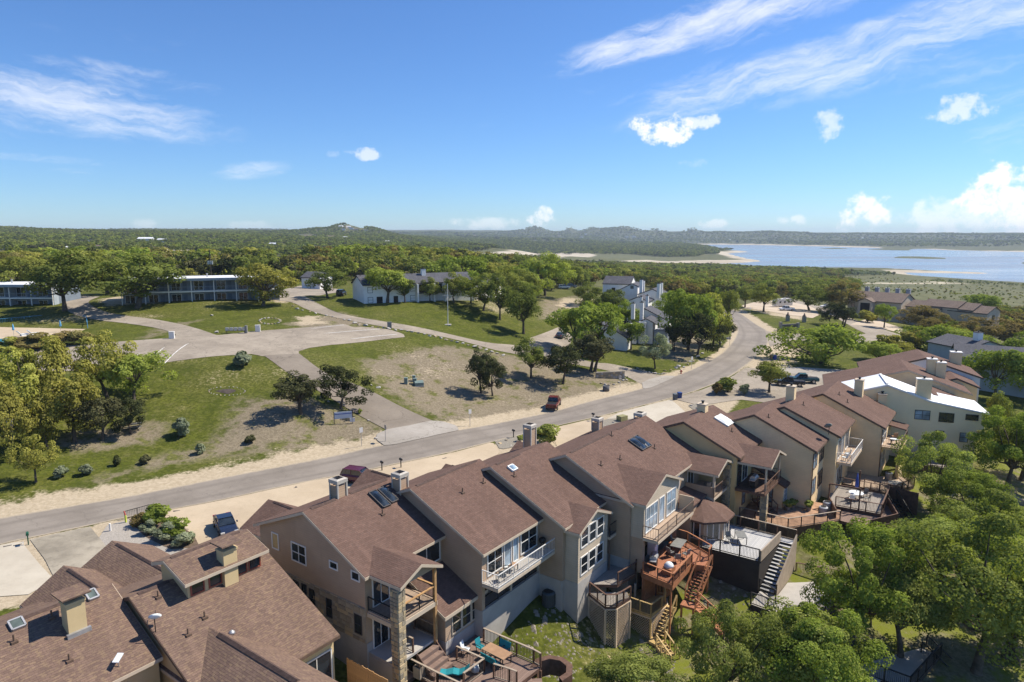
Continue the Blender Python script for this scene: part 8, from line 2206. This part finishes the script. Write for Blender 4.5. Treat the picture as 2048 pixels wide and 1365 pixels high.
# front beds of the row
patch("gravel_bed", [(214, 1052), (250, 1042), (300, 1032), (345, 1040), (385, 1070), (400, 1100), (330, 1120), (230, 1115), (196, 1080)], .045, plain("pale_gravel", (.42, .38, .33), .3, 9, .95, .1, 0, .35))
patch("planting_soil", [(258, 1040), (300, 1030), (346, 1040), (388, 1072), (400, 1096), (340, 1100), (290, 1075)], .06, plain("bed_earth", (.14, .10, .07), .3, 2, .95))
for px, py, wp, hp, st, lab in ((318, 1046, 62, 50, "bright", "bright green leafy shrub at the street end of the front bed"), (352, 1072, 62, 50, "bright", "bright green shrub at the house end of the front bed"), (296, 1070, 36, 30, "grey", "silvery grey bush in the front bed"), (330, 1084, 54, 38, "grey", "grey-green bush in the middle of the front bed"), (372, 1092, 44, 34, "grey", "feathery grey-green bush nearest the monitor roof"), (280, 1052, 34, 30, "rust", "brown-green bush by the little iron fence")):
    bush(px, py, wp, hp, st, lab, "shrubs of the front bed", n=2600, leaf=.11)
r = MB(); q0, q1 = hit(250, 1040), hit(300, 1026); o = empty("iron_fence", q0, 0, "low iron fence at the street edge of the front bed", "fence"); railing_mb(r, [Vector((0, 0, 0)), q1 - q0], .9, .16, .04, 1.5); r.build("pickets", M_BLACK, o)["kind"] = "stuff"
o = thing("marker_flag", (252, 1046), "yellow and red marker post at the street edge", "marker post"); MB().bar((0, 0, 0), (0, 0, .8), .14).build("post", plain("marker_yellow", (.55, .62, .08), .1, 3, .6), o); MB().bar((0, 0, .8), (-.1, 0, 1.25), .1).build("flag", paint("marker_red", (.5, .1, .08)), o)
o = thing("meter_post", (221, 1063), "white pipe post in the gravel bed", "post"); MB().tube([(0, 0, 0), (0, 0, .8)], .1, 10).build("pipe", M_WTRIM, o); MB().box(-.3, .3, -.3, .3, -.05, .04).build("pad", M_LBLUE, o)
for px, py, lab in ((353, 1022, "square drain grate in the paving by the front bed"), (588, 976, "square drain grate in the paving near the first chimney"), (888, 917, "square drain grate in the paving behind the hooded chimneys"), (15, 1092, "left dark drain grate by the green mailbox"), (35, 1090, "right dark drain grate by the green mailbox")):
    o = thing("drain_grate", (px, py), lab, "drain grate", "drain grates in the paving", .63); MB().box(-.5, .5, -.4, .4, -.05, .035).build("surround", M_FOUND, o); MB().box(-.33, .33, -.25, .25, .036, .05).build("grate", M_DTRIM, o)
bush(1095, 888, 62, 46, "garden", "round yellow-green shrub between two hooded chimneys", None, n=3000, leaf=.10); bush(1040, 884, 20, 14, "garden", "small green shrub beside a hooded chimney", None, n=700)
bush(1455, 785, 52, 38, "oak", "dark green shrub before the gravel court", None, n=2600, leaf=.11); bush(1432, 790, 26, 28, "rust", "reddish shrub left of the dark green one", None, n=1400); bush(1488, 790, 22, 24, "grey", "grey shrub right of the dark green one", None, n=1000)
for px, py, wp, lab in ((1758, 678, 12, "round clipped bush, left of three by the side road"), (1793, 679, 13, "round clipped bush, middle of three by the side road"), (1801, 678, 10, "round clipped bush, right of three by the side road"), (1735, 645, 40, "wide dark bush beside the young bright tree"), (1705, 640, 24, "bush left of the wide dark one by the side road"), (1822, 695, 50, "broad low bush behind the brown roofs"), (1775, 700, 46, "low brownish bush between the brown roofs and the road")): bush(px, py, wp, wp * .75, "oak" if wp < 30 else "olive", lab, None, n=1400)
patch("rock_bed", [(1376, 812), (1400, 806), (1420, 812), (1436, 822), (1414, 830), (1394, 826)], .06, plain("bed_gravel", (.30, .27, .22), .3, 6, .95, .1, 0, .3))
patch("rock_bed", [(990, 884), (1030, 872), (1050, 876), (1030, 895), (1000, 900)], .06, bpy.data.materials["bed_gravel"]); patch("rock_bed", [(1190, 845), (1220, 838), (1262, 838), (1240, 862), (1200, 866)], .055, bpy.data.materials["bed_gravel"])
for px, py in ((1383, 812), (1394, 818), (1404, 825), (1410, 812), (1422, 818), (1000, 888), (1012, 882), (1022, 892), (1205, 852), (1226, 846)): rock(hit(px, py), random.uniform(.25, .5), "edging rock of a small bed beside the driveways", "rocks of the driveway beds")
o = thing("picnic_frame", (270, 858), "weathered picnic table in the shade of the yellow oaks", "picnic table", None, .5); MB().box(-.9, .9, -.4, .4, .7, .76).build("tabletop", M_GREYM, o); MB().box(-.9, .9, -.85, -.6, .42, .47).build("bench", M_GREYM, o); MB().box(-.9, .9, .6, .85, .42, .47).build("bench", M_GREYM, o); MB().bar((-.6, -.7, 0), (-.6, .3, .7), .08).bar((-.6, .7, 0), (-.6, -.3, .7), .08).bar((.6, -.7, 0), (.6, .3, .7), .08).bar((.6, .7, 0), (.6, -.3, .7), .08).build("trestle", M_GREYM, o)
o = thing("yard_lamp", (27, 885), "white lantern on a post under the yellow oaks", "lamp"); MB().tube([(0, 0, 0), (0, 0, 2.6)], .06, 8).build("post", M_WTRIM, o); MB().box(-.35, .35, -.35, .35, 2.6, 3.4).box(-.42, .42, -.42, .42, 3.4, 3.5).build("lantern", M_WTRIM, o)
# stone garden wall on the slope at right
W1 = [hit(1930, 968), hit(1985, 990), hit(2048, 1010), hit(2090, 1030)]
o = empty("garden_wall", W1[0], 0, "low stone garden wall on the grass slope at the right", "wall"); mb = MB()
for a, b in zip(W1[:-1], W1[1:]): mb.bar(a - W1[0], b - W1[0], .5, 1.2)
mb.build("stonework", M_STONE, o)
# ------------------------------------------------------------------ houses on the far hills
FH = []
for k in range(3):
    mb = MB(); mb.box(-6, 6, -4, 4, -3, 4); mb.extrude([(-4.6, 3.8), (0, 6.2), (4.6, 3.8)], lambda a, t, z_: (a, t, z_), -6.4, 6.4, 1); FH.append(mb.mesh("far_house", [M_WHITE if k < 2 else M_SAND, (M_ROOFW, M_ROOFG, M_ROOFT)[k]]))
rng = random.Random(3)
def far_house(px, py, s_, label, group, k=None, D=None):
    p = hit(px, py) if D is None else Vector(at_d(px, py, D)); k = rng.randrange(3) if k is None else k
    o = inst("far_house", FH[k], None, (p.x, p.y, p.z + 1.6 * s_), (0, 0, rng.uniform(-.5, .5)), (s_ * 1.25, s_, s_ * .7)); tag(o, label, "house", group); BUILT.append((p.x, p.y, 9 * s_))
for px, py, s_, lab in ((292, 485, 1.2, "long white roofed building on the wooded hillside"), (326, 485, .9, "white roofed building right of the long one on the hillside"), (320, 504, .75, "small white house beside the bare patch on the hillside"), (192, 499, .7, "grey roofed house on the left hillside"), (142, 501, .6, "white shed on the left hillside"), (186, 486, .7, "white roof among the upper left hillside trees"), (548, 493, .8, "white house on the hillside behind the motel"), (535, 497, .5, "brown house left of the white hillside one"), (616, 476, 1.1, "blue grey building under the wooded hilltop"), (660, 478, 1.2, "pale building under the wooded hilltop"), (688, 479, 1.0, "pale building right of the other one under the hilltop"), (0, 500, .7, "white house at the left edge of the hillside"), (773, 487, .9, "white roof in the woods left of the lake flat")): far_house(px, py, s_, lab, None)
for px, py in ((682, 455), (690, 457), (697, 456), (703, 459), (712, 461), (686, 461), (731, 463)): far_house(px, py, .9, "pale house among the trees of the wooded hilltop", "houses on the wooded hilltop", rng.randrange(3))
for i in range(70):
    px = rng.uniform(930, 2040); py = 472 + rng.uniform(0, 12) - (3 if px < 1250 else 0) + (5 if px > 1850 else 0)
    far_house(px, py, rng.uniform(.7, 1.5), "tiny pale house across the lake, " + next(b_ for a_, b_ in ((1070, "left of the first round knoll"), (1160, "under the small pointed knoll"), (1260, "under the broad knoll in the middle"), (1400, "right of the broad middle knoll"), (1560, "above the wooded spit"), (1720, "above the low island"), (1880, "left of the big cumulus"), (3000, "below the big cumulus")) if px < a_), "houses on the hills across the lake", rng.randrange(3), rng.uniform(4300, 4900))
WOODNAME = {"K": "trees right of the apartments", "B": "woods behind the motel", "C": "woods beyond the white townhouses", "E": "brush behind the tan apartments"}
LOWCOL = bpy.data.collections.new("woodland_kinds")
KIDX = {}
def kind_index(style, lod, k):
    """woodland tree kinds kept for the far woods"""
    key = (style, lod, k)
    if key in KIDX: return KIDX[key]
    crown, trunk = proto(style, lod, k)
    V = []; me = bpy.data.meshes.new("kind")
    import bmesh
    bm = bmesh.new(); bm.from_mesh(crown)
    nf = len(bm.faces); bm.from_mesh(trunk)
    bm.faces.ensure_lookup_table()
    for f in bm.faces[nf:]: f.material_index = 1
    bm.to_mesh(me); bm.free()
    me.materials.clear(); me.materials.append(LEAF[style]); me.materials.append(M_BARK)
    o = bpy.data.objects.new("%02d_kind" % len(KIDX), me)
    LOWCOL.objects.link(o)
    KIDX[key] = len(KIDX)
    return KIDX[key]
far_pts, far_sc, far_rot, far_idx, far_h = [], [], [], [], []
singles = []
for zid, poly, step, (h0, h1), styles, lod in ZONES:
    rng = np.random.default_rng(sum(map(ord, zid)) + 5)
    P = scatter(poly, step, rng)
    P = P[free_of(P)] if zid in "BCEF" else P[free_of(P)]
    if zid == "A":
        P = P[(vnoise(P[:, 0], P[:, 1], 70, 9) > 0.16) | (rng.random(len(P)) < .25)]
    z = terr(P[:, 0], P[:, 1])
    for p, h in zip(P, z):
        st = styles[rng.integers(len(styles))]
        H = rng.uniform(h0, h1); Wd = H * rng.uniform(1.0, 1.5)
        q = to_px(np.array([p[0], p[1], h]))
        if zid in WOODNAME and -20 < q[0] < 2068 and p[1] < 420:
            singles.append((p[1], zid, st, (p[0], p[1], h), H, Wd, rng.integers(3)))
        else:
            far_pts.append((p[0], p[1], h)); far_sc.append((Wd / 8.4, Wd / 8.4, H / 7.2)); far_rot.append(rng.uniform(0, 6.28)); far_idx.append(kind_index(st, lod if p[1] > 450 else "low", rng.integers(3)))
# hillside woods across the lake and beyond
rng = np.random.default_rng(77)
for (x0, x1, y0, y1, step, h) in [(-2200, 5200, 3000, 5300, 30, (8, 13)), (-2600, 900, 1950, 3000, 15, (5, 9)), (900, 1500, 2300, 3000, 16, (5, 9)), (-2000, -700, 600, 1950, 12, (4, 8))]:
    g = np.stack(np.meshgrid(np.arange(x0, x1, step), np.arange(y0, y1, step)), -1).reshape(-1, 2) + 0.0
    g += rng.uniform(-.5, .5, g.shape) * step
    g = g[np.abs(g[:, 0]) < 0.86 * g[:, 1] + 60]
    if y1 > 2000:
        g = g[sdist(g, LAKE) > 45]
        W = hits(ZONES[0][1])[:, :2]; g = g[~inside(g, W)]
    z = terr(g[:, 0], g[:, 1])
    keep = (z > LZ + 4) & (vnoise(g[:, 0], g[:, 1], 120, 4) > 0.22)
    g, z = g[keep], z[keep]
    for p, hh in zip(g, z):
        H = rng.uniform(*h); Wd = H * rng.uniform(1.2, 1.9)
        far_pts.append((p[0], p[1], hh)); far_sc.append((Wd / 8.4, Wd / 8.4, H / 7.2)); far_rot.append(rng.uniform(0, 6.28))
        far_idx.append(kind_index(("oak", "cedar", "oak")[rng.integers(3)], "min", rng.integers(3)))
singles.sort(key=lambda s: s[0])
NSINGLE = 215
MARKS = {"K": ((930, "beside the apartment facade"), (980, "behind the yard-arm pole"), (1030, "on the upper lawn slope"), (3000, "left of the bare slope")), "B": ((60, "past the left motel wing"), (240, "seen through the gap of the motel wings"), (400, "behind the widest dark oak"), (480, "around the pole with transformers"), (570, "past the right end of the motel"), (680, "above the small white house"), (780, "over the apartment block's gable"), (860, "behind the apartment chimney"), (3000, "right of the apartment chimney")),
         "C": ((1120, "left of the white townhouses"), (1300, "above the white townhouses"), (1480, "behind the bright elms at the bend"), (1620, "behind the travel trailer"), (3000, "left of the tan apartments")), "E": ((1880, "left end of the brush"), (1960, "in front of the stepped roofs"), (2010, "left of the rust oak"), (3000, "at the right edge of the picture"))}
for y_, zid, st, loc, H, Wd, k in singles[:NSINGLE]:
    q = to_px(np.array(loc)); mk = next(b_ for a_, b_ in MARKS[zid] if q[0] < a_); hh = {"K": (165, 180, 200), "B": (175, 210, 260), "C": (240, 280, 330), "E": (190, 215, 240)}[zid]
    dp = "nearest row" if y_ < hh[0] else "second row" if y_ < hh[1] else "third row" if y_ < hh[2] else "farthest row"
    plant(loc, H, Wd, st, "low" if y_ > 230 else "mid", {"oak": "green oak ", "olive": "yellow-green oak ", "rust": "brown-tinged oak ", "bright": "light green elm ", "cedar": "dark cedar "}[st] + mk + ", " + dp + " of the wood", WOODNAME[zid] + ", " + {"oak": "green oaks", "olive": "yellow-green oaks", "rust": "brownish oaks", "bright": "light green elms", "cedar": "dark cedars"}[st], k=int(k))
for y_, zid, st, loc, H, Wd, k in singles[NSINGLE:]:
    far_pts.append(loc); far_sc.append((Wd / 8.4, Wd / 8.4, H / 7.2)); far_rot.append(k * 2.1 + loc[0]); far_idx.append(kind_index(st, "low", int(k)))
print("woodland", len(far_pts), "single", min(NSINGLE, len(singles)), "of", len(singles))
me = bpy.data.meshes.new("far_woods")
me.vertices.add(len(far_pts)); me.vertices.foreach_set("co", np.array(far_pts, np.float32).ravel())
for nm, dt, arr in (("w_scale", "FLOAT_VECTOR", far_sc), ("w_rot", "FLOAT", far_rot), ("w_kind", "INT", far_idx)):
    a = me.attributes.new(nm, dt, "POINT")
    a.data.foreach_set("vector" if dt == "FLOAT_VECTOR" else "value", np.array(arr, np.int32 if dt == "INT" else np.float32).ravel())
me.update()
fw = bpy.data.objects.new("far_woods", me); link(fw); fw["kind"] = "stuff"
ng = bpy.data.node_groups.new("woods", "GeometryNodeTree")
ng.interface.new_socket("Geometry", in_out="INPUT", socket_type="NodeSocketGeometry"); ng.interface.new_socket("Geometry", in_out="OUTPUT", socket_type="NodeSocketGeometry")
g = NT(ng)
gi, go = g.new("NodeGroupInput"), g.new("NodeGroupOutput")
ci = g.new("GeometryNodeCollectionInfo"); ci.inputs[0].default_value = LOWCOL; ci.inputs["Separate Children"].default_value = True; ci.inputs["Reset Children"].default_value = True
iop = g.new("GeometryNodeInstanceOnPoints"); iop.inputs["Pick Instance"].default_value = True
def named(nm, typ):
    nd = g.new("GeometryNodeInputNamedAttribute", data_type=typ); nd.inputs[0].default_value = nm; return nd.outputs[0]
cx = g.new("ShaderNodeCombineXYZ"); g.put(cx.inputs[2], named("w_rot", "FLOAT"))
m2p = g.new("GeometryNodeMeshToPoints")
g.l.new(gi.outputs[0], m2p.inputs[0])
g.l.new(m2p.outputs[0], iop.inputs["Points"]); g.l.new(ci.outputs[0], iop.inputs["Instance"])
g.put(iop.inputs["Instance Index"], named("w_kind", "INT")); g.put(iop.inputs["Rotation"], cx.outputs[0]); g.put(iop.inputs["Scale"], named("w_scale", "FLOAT_VECTOR"))
g.l.new(iop.outputs[0], go.inputs[0])
md = fw.modifiers.new("woods", "NODES"); md.node_group = ng
